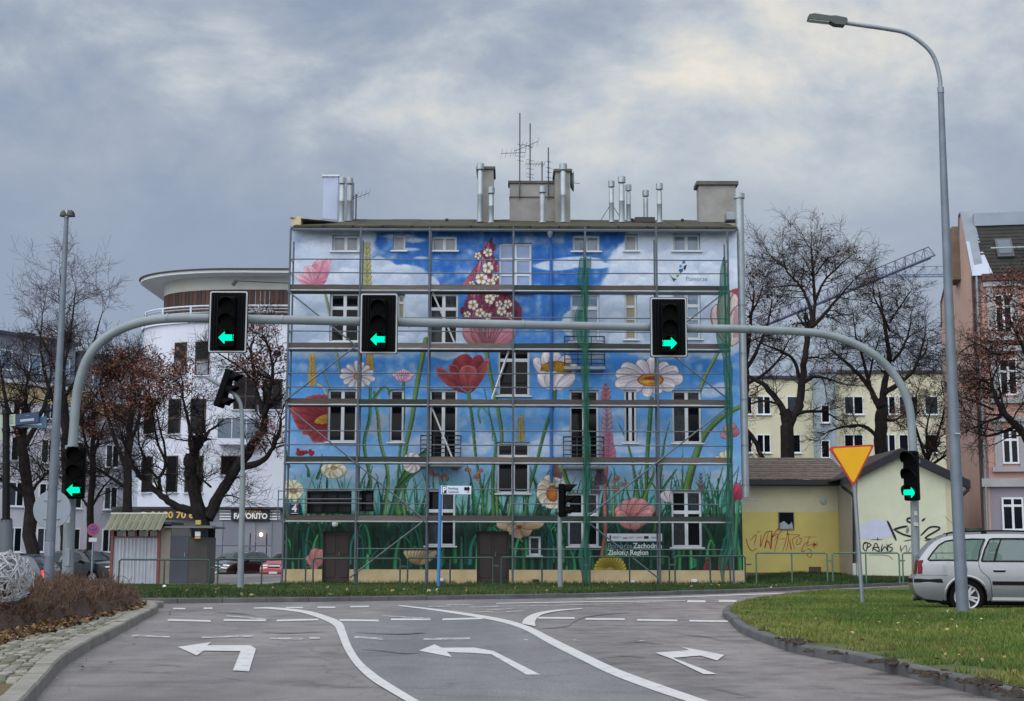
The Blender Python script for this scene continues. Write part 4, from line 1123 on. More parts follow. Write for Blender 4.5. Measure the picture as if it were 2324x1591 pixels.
# flat strips of roofing felt, each lapped over the next
for k in range(15):
    x0 = xa + (xb - xa) * k / 15; x1 = xa + (xb - xa) * (k + 1) / 15 + .05; dz = .012 + .01 * (k % 2)
    MB().add([(x0, ye - .01, ze_ + dz), (x1, ye - .01, ze_ + dz), (x1, yr, zr_ + dz), (x0, yr, zr_ + dz), (x0, ye - .01, ze_ - .05), (x1, ye - .01, ze_ - .05)], [(0, 1, 2, 3), (4, 5, 1, 0)]).build('roofing_sheet', ROOF, roof)
MB().box((XL, FY - .3, ZTOP - .02), (XR, FY + .02, ZTOP + .05)).build('soffit', mat('soffit_board', S(120, 130, 146), 0.8, 0.1), house)
GUT = mat('zinc_gutter', S(118, 128, 140), 0.5, 0.15, 2.0, metal=.3)
mb = MB(); zg = ze_ - .12
prof = [(.085 * math.cos(R(a)), .085 * math.sin(R(a))) for a in range(180, 361, 30)]
n = len(prof)
mb.add([(xa + .02, ye - .07 + y, zg + z) for y, z in prof] + [(xb - .02, ye - .07 + y, zg + z) for y, z in prof], [(k, k + 1, n + k + 1, n + k) for k in range(n - 1)])
mb.build('gutter', GUT, house)
BLUEP = mat('blue_painted_pipe', S(46, 104, 180), 0.5, 0.1, 2.0)
xd = at(*Z2(285, 900), FY).x
mb = MB().tube([(xd - .05, FY - .44, zg - .02), (xd - .03, FY - .2, zg - .35), (xd, FY - .07, zg - .6), (xd, FY - .07, at(*Z2(285, 1590), FY).z), (xd, FY - .07, at(*Z4(270, 900), FY).z)], .055, 8)
mb.build('downpipe', BLUEP, house, smooth=True)
MB().lathe([(.05, -.18), (.12, 0), (.12, .06), (.0, .06)], (xd - .05, FY - .44, zg - .1), 10).build('rainwater_head', GALVD, house)
# left parapet block
a, b = at(666, 521, FY), at(757, 488, FY + .6)
MB().box((XL - .02, FY - .02, ZTOP + .05), (XL + .32, FY + 10, at(700, 493, FY).z)).build('parapet', CREAM, house)
pr = MB(); z0 = at(700, 492, FY).z
pr.add([(XL - .06, FY - .15, z0), (XL + 1.0, FY - .15 + .6, z0 + .05), (XL + 1.5, FY + 1.2, z0 + .16), (XL + 1.4, FY + 10, z0 + .16), (XL - .06, FY + 10, z0)], [(0, 1, 2, 3, 4)])
pr.prism([(XL - .06, FY - .15, z0 - .06), (XL + 1.0, FY + .45, z0 - .02), (XL + 1.5, FY + 1.2, z0 + .08), (XL + 1.5, FY + 5, z0 + .08), (XL - .06, FY + 5, z0 - .06)], (0, 0, .07))
pr.build('parapet_coping', mat('zinc_coping', S(168, 172, 172), .5, .12, 2.0), house)
# --- chimneys (in the photograph's pixels, at their own depth on the roof)
CONC = mat('chimney_concrete', S(124, 124, 120), 0.92, 0.22, 1.4, bump=0.4, bscale=30, col2=S(148, 148, 146))
CONCD = mat('chimney_cap_concrete', S(88, 88, 84), 0.92, 0.25, 2.0)
def roof_z(y): return ze_ + (zr_ - ze_) * (y - ye) / (yr - ye)
def chimney(Z, x0, y0, x1, Y, depth, m, capm, cap=.05, band=False, cap_h=.12):
    a, b = at(*Z(x0, y0), Y), at(*Z(x1, y0), Y)
    z1 = a.z
    ch = MB().box((a.x, Y, roof_z(Y) - .3), (b.x, Y + depth, z1)).build('chimney', m, roof)
    MB().bbox((a.x - cap, Y - cap, z1), (b.x + cap, Y + depth + cap, z1 + cap_h), .02).build('chimney_cap', capm, roof)
    if band:
        MB().bbox((a.x - .012, Y - .03, z1 - .55), (b.x + .012, Y + depth + .03, z1 - .49), .01).build('chimney_band', capm, roof)
    return ch
LIL = mat('pale_lilac_render', S(168, 180, 206), 0.85, 0.08, 1.0)
chimney(Z1, 288, 484, 385, FY + 2.6, .9, LIL, mat('pale_cap', S(196, 202, 206), .6, .1), .06, cap_h=.07)
mb = MB()
a = at(*Z1(385, 484), FY + 2.6); 
mb.box((a.x, FY + 2.62, roof_z(FY + 2.6) - .3), (a.x + .52, FY + 3.5, a.z - .03)); mb.build('chimney', mat('grey_render', S(150, 158, 170), .85, .1), roof)
chimney(Z1, 1312, 436, 1415, FY + 2.2, 1.4, CONC, CONCD, .07)
chimney(Z2, 10, 530, 318, FY + 3.0, .6, CONC, CONCD, .06, True)
chimney(Z2, 312, 452, 412, FY + 2.2, 1.2, CONC, CONCD, .07)
chimney(Z2, 1264, 540, 1508, FY + 2.8, .7, CONC, CONCD, .10, cap_h=.16)
# --- flue pipes
def flue(Z, x, y0, y1, wd, Y, capd=1.35, legs=False):
    a = at(*Z(x, y0), Y); b = at(*Z(x, y1), Y)
    r = (at(*Z(x + wd / 2, y0), Y).x - a.x); r2 = r * capd
    zb = min(b.z, roof_z(Y) + .02)
    h = a.z - zb; c = (a.x, Y, zb)
    fl = MB().lathe([(r * 1.25, 0), (r * 1.25, .06), (r, .08), (r, h * .45), (r * 1.06, h * .455), (r * 1.06, h * .475), (r, h * .48), (r, h - .34), (r * .62, h - .28), (r * .62, h - .2), (r * .62, h - .2)], c, 12).build('flue_pipe', GALV, roof, smooth=True)
    MB().lathe([(r * .7, h - .26), (r2, h - .25), (r2, h - .03), (r * .8, h), (0.01, h + .01)], c, 12).build('flue_cap', GALV, roof, smooth=True)
    if legs:
        for dx, dy in ((-.45, -.1), (.42, -.1), (0, .5)):
            MB().tube([(a.x, Y, zb + h * .45), (a.x + dx, Y + dy, zb)], .012, 5).build('flue_stay', DARK, roof)
for q in [(Z1, 412, 486, 786, 36, FY + 1.9), (Z1, 462, 488, 775, 34, FY + 2.3), (Z1, 1328, 392, 785, 36, FY + 1.9), (Z1, 1400, 550, 790, 34, FY + 1.6),
          (Z2, 228, 545, 790, 38, FY + 1.6), (Z2, 365, 395, 785, 38, FY + 1.8), (Z2, 684, 508, 778, 32, FY + 2.0, 1.35, True), (Z2, 752, 480, 784, 38, FY + 1.9), (Z2, 797, 533, 775, 30, FY + 2.4),
          (Z2, 911, 570, 768, 32, FY + 2.6), (Z2, 1002, 525, 785, 34, FY + 1.8)]: flue(*q)
for q in [(Z1, 809, 758, 786), (Z1, 999, 754, 784), (Z1, 1105, 736, 774), (Z2, 822, 735, 770), (Z2, 1155, 738, 772)]:
    a, b = at(*q[0](q[1], q[2]), FY + 2.4), at(*q[0](q[1], q[3]), FY + 2.4)
    MB().lathe([(.04, 0), (.04, a.z - b.z - .06), (.06, a.z - b.z - .06), (.06, a.z - b.z), (.0, a.z - b.z)], (a.x, FY + 2.4, b.z - .15), 8).build('roof_vent', DARK, roof)
a, b = at(*Z2(838, 775), FY + 2.2), at(*Z2(970, 775), FY + 2.2)
MB().box((a.x, FY + 2.0, a.z - .1), (b.x, FY + 2.7, a.z + .1)).build('roof_hatch', DARK, roof)
# tall flue up the right-hand side wall
xs_ = at(*Z2(1551, 700), FY + .4).x
xs_ = XR + .17
tall = MB().lathe([(.155, at(1683, 1128, FY).z), (.155, at(1683, 447, FY).z)], (xs_, FY + .35, 0), 14).build('flue_pipe', GALV, house, smooth=True)
zt = at(1683, 447, FY).z
MB().lathe([(.1, zt), (.2, zt + .02), (.2, zt + .2), (.0, zt + .21)], (xs_, FY + .35, 0), 14).build('flue_cap', GALV, house, smooth=True)
for yy in (690, 800, 905, 1010, 1100):
    z = at(1683, yy, FY).z
    MB().lathe([(.165, z - .03), (.165, z + .03)], (xs_, FY + .35, 0), 14).build('flue_clamp', GALVD, house)
z = at(1683, 1132, FY).z
MB().box((XR, FY + .3, z - .04), (xs_ + .45, FY + .4, z)).build('flue_bracket', GALVD, house)
a = at(*Z2(1440, 725), FY + .5)
MB().bbox((a.x, FY + .3, a.z - .3), (a.x + .62, FY + .8, a.z), .03).build('wall_cabinet', GALVD, house)
# sponsor board and lettering painted on the wall
a, b = at(*Z4(624, 1222), FY), at(*Z4(972, 1271), FY)
bd = MB().box((a.x, FY - .012, b.z), (b.x, FY - .004, a.z)).build('sponsor_strip', mat('white_board', S(214, 220, 236), .6, .05), house)
hh = a.z - b.z; NAVY = mat('navy_print', S(20, 28, 66), .6, .05); REDP = mat('red_print', S(120, 24, 44), .6, .05); GREYP = mat('grey_print', S(120, 128, 146), .6, .05)
def chip(x0, x1, z0, z1, m): MB().box((a.x + (b.x - a.x) * x0, FY - .016, b.z + hh * z0), (a.x + (b.x - a.x) * x1, FY - .0125, b.z + hh * z1)).build('logo', m, bd)
chip(.045, .075, .3, .76, NAVY); chip(.29, .37, .34, .5, REDP); chip(.29, .37, .5, .62, WHITEP); chip(.67, .755, .32, .68, NAVY)
for (x0, x1) in [(.10, .26), (.39, .5), (.53, .65), (.8, .93)]:
    chip(x0, x1, .5, .58, GREYP); chip(x0, x0 + (x1 - x0) * .7, .38, .45, GREYP)
LET = mat('pale_wall_lettering', S(196, 214, 214), .7, .08); LETG = mat('grey_wall_lettering', S(122, 140, 152), .7, .08)
def wall_text(body, Z, x0, x1, y, size_px, m, bold=0.0):
    p, q = at(*Z(x0, y), FY - .01), at(*Z(x1, y), FY - .01)
    sz = size_px / Z4(1, 0)[0] if False else size_px * (at(*Z(1, 1000), FY).x - at(*Z(0, 1000), FY).x)
    return text_mesh(body, sz, m, 'lettering', house, (p.x, FY - .008, p.z), extrude=.002, bold=bold, width=q.x - p.x)
wall_text('Pomorze', Z4, 628, 780, 1300, 46, LETG); wall_text('Zachodnie', Z4, 790, 972, 1300, 46, LET, .006)
wall_text('Zielony Region', Z4, 628, 886, 1342, 46, LET, .006)
wall_text('Pomorze', Z2, 1177, 1317, 1161, 42, mat('grey_blue_lettering', S(110, 128, 146), .7, .05))
# house number plate
a, b = at(*Z3(60, 1030), FY - .05), at(*Z3(122, 1102), FY - .05)
pl = thing('house_number_sign', 'small dark blue plate with a white number four on the painted house', 'sign', ((a.x + b.x) / 2, FY - .05, b.z))
MB().bbox((a.x, FY - .07, b.z), (b.x, FY - .03, a.z), .012).build('plate', mat('navy_enamel', S(22, 30, 78), .35, .05), pl)
text_mesh('4', (a.z - b.z) * 0.9, WHITEP, 'numeral', pl, ((a.x + b.x) / 2, FY - .074, (a.z + b.z) / 2), align='CENTER', bold=.01)
for zz in (b.z + .03, a.z - .04): MB().box((a.x + .06, FY - .075, zz), (b.x - .06, FY - .0705, zz + .014)).build('print_line', WHITEP, pl)
# wall lamps near the ground
for k, (Z, x, y) in enumerate([(Z3, 1012, 1514), (Z4, 175, 1520), (Z4, 782, 1527), (Z4, 1175, 1520)]):
    p = at(*Z(x, y), FY - .2)
    wl = thing('floodlight', ['small white floodlight at the plinth beside the blue sign post', 'small black floodlight on the plinth beneath the little ground floor window', 'small white floodlight on the plinth below the yellow flower', 'small white floodlight on the plinth below the right-hand ground floor window'][k], 'lamp', (p.x, FY - .15, p.z - .1), 'floodlights along the foot of the painted house')
    MB().bbox((p.x - .11, FY - .22, p.z - .06), (p.x + .11, FY - .1, p.z + .05), .02).build('housing', WHITE if k != 1 else DARK, wl)
    MB().tube([(p.x, FY - .04, p.z - .1), (p.x, FY - .16, p.z - .08)], .02, 6).build('bracket', DARK, wl)
p = at(*Z3(348, 1160), FY - .1)
wl = thing('globe_lamp', 'round white globe lamp above the left dark door', 'lamp', (p.x, FY, p.z))
MB().lathe([(.02, -.11), (.09, -.09), (.12, 0), (.09, .08), (.05, .1)], (p.x, FY - .14, p.z), 12).build('globe', WHITE, wl, smooth=True)
MB().box((p.x - .05, FY - .06, p.z + .06), (p.x + .05, FY - .005, p.z + .12)).build('bracket', DARK, wl)
# --- aerials
ANT = mat('aerial_metal', S(70, 66, 76), .5, .1, 8.0)
def aerial(label, Z, x, y0, y1, Y, yagis, dish=None):
    p, q = at(*Z(x, y0), Y), at(*Z(x, y1), Y)
    t = thing('rooftop_aerial', label, 'aerial', (p.x, Y, q.z), 'aerials on the roof of the painted house')
    MB().tube([(p.x, Y, q.z), (p.x, Y, p.z)], .028, 6).build('mast', ANT, t)
    for (yy, dx, dz, n, el) in yagis:
        z = at(*Z(x, yy), Y).z
        bm_ = MB().tube([(p.x - dx * .3, Y - .03, z - dz * .3), (p.x + dx, Y - .03, z + dz)], .012, 5).build('boom', ANT, t)
        for k in range(n):
            f = k / max(1, n - 1) * 1.3 - .3
            c = Vector((p.x + dx * f, Y - .03, z + dz * f)); e = Vector((.04, .1, el)) if abs(dx) > .1 else Vector((el, .1, 0))
            MB().tube([c - e, c + e], .006, 4).build('element', ANT, t)
aerial('tallest bare mast aerial on the wide concrete chimney', Z2, 78, 60, 630, FY + 2.9, [(325, -.7, -.03, 6, .22), (300, .7, .3, 5, .2), (350, .02, -.0, 3, .15), (272, .02, 0, 3, .12), (378, .02, 0, 3, .12)])
aerial('second mast aerial with a long toothed boom above the concrete chimney', Z2, 146, 130, 512, FY + 3.2, [(285, -.3, .1, 4, .16), (400, .55, .0, 8, .14), (375, .02, 0, 3, .14), (432, .02, 0, 3, .14), (468, .02, 0, 3, .14), (490, .02, 0, 3, .14)])
aerial('short stub aerial between the masts on the concrete chimney', Z2, 225, 382, 512, FY + 3.2, [(400, -.22, 0, 3, .1)])
aerial('thin mast aerial closest to the tall chimney with the dish', Z2, 267, 290, 630, FY + 2.9, [(385, .05, 0, 2, .1), (425, .05, 0, 2, .1), (455, .05, 0, 2, .1), (490, .05, 0, 2, .1)])
aerial('small red and white grid aerial beside the lilac chimney', Z1, 505, 600, 775, FY + 2.4, [(625, .5, .2, 5, .2), (610, -.2, -.1, 3, .14)])
dsh = at(*Z2(424, 515), FY + 2.6)
t = thing('satellite_dish', 'grey satellite dish on the side of the tall concrete chimney', 'satellite dish', tuple(dsh))
MB().lathe([(.02, 0), (.2, .03), (.32, .09), (.4, .16)], (dsh.x - .1, dsh.y, dsh.z), 16, 'X').build('dish', mat('dish_grey', S(130, 138, 146), .5, .1), t, smooth=True)
MB().tube([(dsh.x - .2, dsh.y, dsh.z), (dsh.x + .3, dsh.y - .05, dsh.z - .1)], .012, 5).build('feed_arm', DARK, t)
# ------------------------------------------------------------------ scaffolding in front of the painted house
YF, YB_ = 48.75, 49.5
sc_ = thing('scaffolding', 'five lift steel scaffolding with weathered timber toe boards across the painted house front', 'scaffolding', (0, YF, 0))
STEEL = mat('scaffold_tube', S(80, 90, 100), 0.5, 0.2, 3.0, metal=0.3)
STEELD = mat('scaffold_steel', S(80, 90, 100), 0.5, 0.2, 3.0, metal=0.3)  # same grey as the front tubes, for rear tubes and fittings
STEELL = mat('bright_deck_edge', S(150, 158, 164), 0.5, 0.2, 3.0, metal=0.3)
WOODS = [mat('weathered_toe_board', S(76, 70, 66), 0.85, 0.25, 3.0, stretch=(1, 8, 12), bump=.3, bscale=20), mat('dark_green_toe_board', S(42, 50, 46), 0.85, 0.25, 3.0, stretch=(1, 8, 12), bump=.3, bscale=20),
         mat('grey_toe_board', S(94, 88, 84), 0.85, 0.25, 3.0, stretch=(1, 8, 12), bump=.3, bscale=20), mat('brown_toe_board', S(70, 64, 62), 0.85, 0.25, 3.0, stretch=(1, 8, 12), bump=.3, bscale=20)]
SX = [at(px, 912, YF).x for px in (650, 812, 971, 1164, 1329, 1493, 1657)]
DZ = [at(1160, y, YF).z for y in (1176, 1043, 911.5, 784.5, 652)]
GZ0 = 0.04
tops = [521, 517, 517, 515, 514, 514, 524]
for k, x in enumerate(SX):
    zt = at(1160, tops[k], YF).z
    MB().tube([(x, YF, GZ0), (x, YF, zt)], .038, 7).build('standard', STEEL, sc_, smooth=True)
    zt2 = at(1160, tops[k] + (4 if k in (2, 3) else 30), YB_).z if k else zt - .3
    MB().tube([(x, YB_, GZ0), (x, YB_, zt2)], .034, 7).build('standard', STEELD, sc_, smooth=True)
    for yy in (YF, YB_):
        MB().lathe([(.08, 0), (.08, .012), (.02, .014), (.02, .12), (.045, .125), (.045, .15), (.02, .152)], (x, yy, GZ0 - .02), 8).build('base_jack', STEELD, sc_)
    for z in DZ:
        MB().tube([(x, YF, z - .14), (x, YB_, z - .14)], .022, 6).build('transom', STEELD, sc_)
    for z in DZ[:-1] + [DZ[-1]]:
        MB().bbox((x - .045, YF - .05, z - .2), (x + .045, YF + .045, z - .12), .012).build('coupler', STEELD, sc_)
    if k in (0, 6):
        for z in DZ:
            for dz in (.5, .98):
                MB().tube([(x, YF, z + dz), (x, YB_, z + dz)], .018, 6).build('end_rail', STEEL, sc_)
wsel = random.Random(4)
wood_of = {(0, 0): 3, (1, 0): 1, (1, 1): 1, (4, 0): 0, (3, 0): 0, (2, 0): 3, (2, 1): 1, (4, 2): 2, (4, 3): 1, (3, 2): 2, (3, 3): 1, (2, 2): 0, (1, 2): 2, (1, 3): 0}
for L_, z in enumerate(DZ):
    for k in range(6):
        xa_, xb_ = SX[k], SX[k + 1]
        m = WOODS[wood_of.get((L_, k), wsel.randrange(4))]
        j = wsel.uniform(-.012, .012); tilt = wsel.uniform(-.012, .012)
        pts = []
        nseg = 5
        tb = MB()
        for i in range(nseg + 1):
            t = i / nseg; x = xa_ + .03 + (xb_ - xa_ - .06) * t; w = wsel.uniform(-.006, .006)
            pts.append((x, z - .085 + j + tilt * (t - .5) + w, z + .085 + j + tilt * (t - .5) + w))
        vs = []
        for (x, z0, z1) in pts: vs += [(x, YF + .03, z0), (x, YF + .03, z1), (x, YF + .062, z1), (x, YF + .062, z0)]
        fs = [(0, 1, 2, 3), (4 * nseg + 3, 4 * nseg + 2, 4 * nseg + 1, 4 * nseg)]
        for i in range(nseg):
            for q in range(4): a, b = 4 * i + q, 4 * i + (q + 1) % 4; fs.append((a, b, b + 4, a + 4))
        tb.add(vs, fs).build('toe_board', m, sc_)
        dm_ = WOODS[3] if wsel.random() < .6 else STEELD
        for y0 in (YF + .07, YF + .40):
            MB().box((xa_ + .02, y0, z - .135), (xb_ - .02, y0 + .31, z - .085 - wsel.uniform(0, .008))).build('deck_plank', dm_, sc_)
        MB().tube([(xa_, YF + .02, z - .125), (xb_, YF + .02, z - .125)], .028, 6).build('ledger', STEELL, sc_)
        for dz in (.49, .97):
            if L_ == 0 and k == 2 and dz < .6: continue
            MB().tube([(xa_, YF - .03, z + dz), (xb_, YF - .03, z + dz + wsel.uniform(-.015, .015))], .022, 6).build('guard_rail', STEEL, sc_)
zl0 = at(1160, 1246, YF).z
for k in (1, 3, 4, 5):
    MB().tube([(SX[k], YF - .03, zl0), (SX[k + 1], YF - .03, zl0)], .02, 6).build('guard_rail', STEEL, sc_)
def brace(Za, a, Zb, b, r=.03, y=YF - .055):
    p, q = at(*Za(*a), y), at(*Zb(*b), y)
    MB().tube([p, q], r, 6).build('brace', STEEL, sc_)
brace(Z3, (28, 385), Z3, (472, 43)); brace(Z3, (30, 410), Z3, (475, 775)); brace(Z3, (475, 775), Z3, (892, 1120)); brace(Z3, (440, 1500), Z3, (908, 1142))
brace(Z1, (45, 1235), Z1, (500, 1600)); brace(Z4, (515, 1105), Z4, (1382, 428)); brace(Z4, (515, 1160), Z4, (952, 1507)); brace(Z4, (955, 30), Z4, (1380, 368)); brace(Z2, (1000, 1590), Z2, (1440, 1245))
ALU = mat('aluminium_ladder', S(196, 202, 206), .4, .08, 4, metal=.3)
def ladder(Za, a, Zb, b):
    p, q = at(*Za(*a), YF + .2), at(*Zb(*b), YF + .2)
    for dy in (0, .34):
        MB().tube([p + Vector((0, dy, 0)), q + Vector((0, dy, 0))], .03, 5).build('ladder_rail', ALU, sc_)
    for k in range(1, 8):
        c = p.lerp(q, k / 8)
        MB().tube([c, c + Vector((0, .34, 0))], .014, 5).build('ladder_rung', ALU, sc_)
ladder(Z3, (955, 420), Z3, (1082, 735)); ladder(Z3, (1446, 60), Z3, (1338, 366)); ladder(Z1, (1012, 1250), Z1, (1160, 1590))
# side bracket platform at the left end
mb = MB().bbox((SX[0] - .22, YF, DZ[0] - .13), (SX[0] + .1, YB_, DZ[0] - .05), .01); mb.build('side_bracket', STEELD, sc_)
for (zz) in (.62, .9): MB().tube([(SX[0] - .2, YF - .02, DZ[0] + zz), (SX[1] + .2, YF - .04, DZ[0] + zz + .02)], .02, 6).build('guard_rail', STEEL, sc_)
MB().tube([(SX[0] - .2, YF, DZ[0] - .1), (SX[0] - .2, YF, DZ[0] + .95)], .02, 6).build('standard', STEEL, sc_)

# ------------------------------------------------------------------ two green debris nets hanging from the scaffold
def net_mat():
    m = mat('green_debris_net', S(8, 70, 58), 0.8, 0.3, 3.0, col2=S(18, 98, 80), stretch=(6, 6, 1))
    nt = m.node_tree; n, L = nt.nodes, nt.links
    b = n['Principled BSDF']; b.inputs['Alpha'].default_value = 0.78
    return m
NETM = net_mat()
def net(label, rows, y, seed):
    g = np.random.default_rng(seed)
    P = []
    for (Z, py, x0, x1) in rows:
        a, b = at(*Z(x0, py), y), at(*Z(x1, py), y); P.append((a.x, b.x, a.z))
    P = np.array(catmull(P, 5))
    n = 15; V = []
    ph = g.uniform(0, 6)
    for i, (x0, x1, z) in enumerate(P):
        w = x1 - x0
        for k in range(n):
            t = k / (n - 1)
            fold = math.sin(t * 17 + ph + 0.9 * math.sin(z * .9 + t * 3)) * (.03 + .05 * min(1, w)) + .03 * math.sin(t * 31 + z * 2.3)
            V.append((x0 + w * t + .02 * math.sin(z * 5 + t * 9), y + fold * .8, z + .02 * math.sin(t * 14)))
    idx_ = np.arange(len(V)).reshape(len(P), n)
    Fq_ = np.stack([idx_[:-1, :-1], idx_[:-1, 1:], idx_[1:, 1:], idx_[1:, :-1]], axis=-1).reshape(-1, 4)
    o = np_mesh('debris_net', V, Fq_, NETM, smooth=True)
    return tag(o, label, 'net', 'green debris nets hanging on the scaffolding')
net('green debris net bunched along the middle of the scaffolding beside the tall balcony window', [(Z2, 1020, 475, 548), (Z2, 1100, 468, 548), (Z2, 1180, 456, 540), (Z2, 1260, 488, 532), (Z2, 1320, 478, 532), (Z2, 1400, 438, 530), (Z2, 1500, 450, 535), (Z2, 1585, 465, 536),
     (Z4, 60, 462, 512), (Z4, 180, 460, 512), (Z4, 350, 467, 512), (Z4, 500, 474, 510), (Z4, 600, 468, 515), (Z4, 800, 470, 520), (Z4, 1000, 470, 516), (Z4, 1200, 474, 516), (Z4, 1300, 452, 514), (Z4, 1400, 448, 522), (Z4, 1540, 470, 522)], YF - .2, 3)
net('green debris net tied to the right end of the scaffolding, narrow at its top', [(Z2, 1015, 1426, 1434), (Z2, 1060, 1417, 1443), (Z2, 1150, 1400, 1456), (Z2, 1240, 1394, 1470), (Z2, 1400, 1388, 1476), (Z2, 1500, 1380, 1478), (Z2, 1588, 1388, 1478),
     (Z4, 100, 1346, 1404), (Z4, 200, 1360, 1416), (Z4, 400, 1366, 1420), (Z4, 700, 1378, 1417), (Z4, 1000, 1370, 1417), (Z4, 1200, 1374, 1417), (Z4, 1300, 1364, 1422), (Z4, 1380, 1330, 1400), (Z4, 1450, 1335, 1378), (Z4, 1530, 1345, 1362)], YF - .2, 7)

# ------------------------------------------------------------------ traffic signals
GREEN = mat('green_signal_light', (0.0, 0.86, 0.44, 1), .6, 0.0, 1, emit=1.0 / 2 ** EXPO, spec=0)
LENS = mat('dark_signal_lens', S(3, 3, 4), .5, .1, 5, spec=.05)
LENSG = mat('painted_glow_signal_lens', S(2, 16, 12), .5, .1, 5, spec=.05)  # faint green glow behind the lit arrow, painted into the lens colour
HOUS = mat('black_signal_housing', S(5, 6, 8), .6, .15, 6, spec=.06)
def arrow_pts(s, right):
    pts = [(-.5, 0), (-.08, .42), (-.08, .2), (.5, .2), (.5, -.2), (-.08, -.2), (-.08, -.42)]
    return [((-x if right else x) * s, y * s) for x, y in pts]
def signal_head(t, h=1.15, w=.36, depth=.2, lit=None, visor=.24, lens=.135):
    """parts in the local frame of t; faces -Y; base at z=0"""
    step = h / 3
    MB().bbox((-w / 2, 0, 0), (w / 2, depth, h), .03).build('housing', HOUS, t)
    for k in range(3):
        z = step * (2.5 - k); low = k == 2
        ln = MB().lathe([(lens, -.02), (lens, .0)], (0, 0, z), 20, 'Y').build('lens', LENSG if (low and lit) else LENS, t)
        vs, fs = [], []
        n = 14
        for j in range(n + 1):
            a = R(-25) + R(230) * j / n
            c, s = math.cos(a) * (lens + .015), math.sin(a) * (lens + .015)
            vs += [(c, 0, z + s), (c, -visor * (0.45 + .55 * max(0, math.sin(a))), z + s)]
        for j in range(n): fs.append((2 * j, 2 * j + 1, 2 * j + 3, 2 * j + 2))
        vo = MB().add(vs, fs).build('visor', HOUS, t, fix=False)
        md = vo.modifiers.new('thickness', 'SOLIDIFY'); md.thickness = .008
        if low and lit:
            pts = [(x, -.034, z + y) for x, y in arrow_pts(lens * 2.2, lit == 'right')]
            MB().prism(pts, (0, .01, 0)).build('light', GREEN, t)
# gantry over the road
gan = thing('signal_gantry', 'tall grey tubular gantry arching over the road with three signals on its beam', 'gantry', tuple(Vector((at(150, 1330, 32).x, 32, .1))))
path = [(153, 1345), (157, 1200), (162, 1060), (167, 985), (173, 905), (186, 845), (206, 802), (236, 769), (276, 746), (322, 731), (380, 723), (470, 722)]
gp = [(at(x, y, 32.0)) for x, y in path]
gp[0].z = 0.05
mid = []
for px_ in np.linspace(600, 1700, 12):
    Yb = 32 + 2 * (px_ - 380) / (1830 - 380)
    mid.append((px_, 722.5 + (748 - 722.5) * (px_ - 470) / (1740 - 470), Yb))
path2 = [(1830, 754), (1890, 763), (1945, 783), (1990, 810), (2025, 846), (2050, 886), (2064, 930), (2070, 1000), (2073, 1080), (2076, 1200), (2079, 1348)]
gp += [at(*q) for q in mid]
gp += [at(x, y, 34.0) for x, y in path2]
gp[-1].z = .1
pts_ = catmull([tuple(p) for p in gp], 6)
rad = []
for p in pts_:
    rad.append(.128 if p[0] < -8.9 and p[2] < 3.4 else (.105 if p[0] < 0 else .098))
rad = list(np.convolve(np.pad(rad, 4, 'edge'), np.ones(9) / 9, 'valid'))
MB().tube(pts_, rad, 16).build('beam', POLE, gan, smooth=True)
for (px_, py_, Yb) in [(163, 1015, 32), (2073, 1047, 34)]:
    c = at(px_, py_, Yb)
    MB().lathe([(.15, -.04), (.15, .04)], tuple(c), 16).build('clamp', GALVD, gan)
for (px_, Yb) in [(380, 32), (640, 32.36), (1186, 33.1), (1700, 33.8)]:
    py_ = 722 + (748 - 722.5) * max(0, px_ - 470) / 1270
    c = at(px_, py_, Yb)
    MB().lathe([(.113, -.02), (.113, .02)], tuple(c), 16, 'X').build('flange', GALVD, gan)
for (px_, py_, Yb) in [(157, 1265, 32), (2076, 1275, 34)]:
    c = at(px_, py_, Yb)
    MB().bbox((c.x - .055, Yb - .142, c.z - .2), (c.x + .055, Yb - .08, c.z + .2), .01).build('inspection_door', GALVD, gan)
for (px_, py_, Yb, w_, h_) in [(158, 1180, 32, .05, .07), (2075, 1190, 34, .05, .04), (2074, 1165, 34, .035, .05)]:
    c = at(px_, py_, Yb)
    MB().box((c.x - w_, Yb - .136, c.z - h_), (c.x + w_, Yb - .08, c.z + h_)).build('sticker', mat('weathered_sticker', S(176, 178, 172), .6, .3, 20), gan)
for px_ in np.linspace(430, 1760, 9):
    Yb = 32 + 2 * (px_ - 380) / 1450; c = at(px_, 722.5 + (748 - 722.5) * (px_ - 470) / 1270, Yb)
    MB().lathe([(.02, -.118), (.02, -.09)], (c.x, c.y, c.z), 6).build('bolt', GALVD, gan)
BORD = mat('white_backboard_border', S(166, 172, 178), .5, .05, 4)
def rrect(w, h, r, n=5):
    pts = []
    for cx, cz, a0 in ((w / 2 - r, h / 2 - r, 0), (-w / 2 + r, h / 2 - r, 90), (-w / 2 + r, -h / 2 + r, 180), (w / 2 - r, -h / 2 + r, 270)):
        for k in range(n + 1): a = R(a0 + 90 * k / n); pts.append((cx + r * math.cos(a), cz + r * math.sin(a)))
    return pts
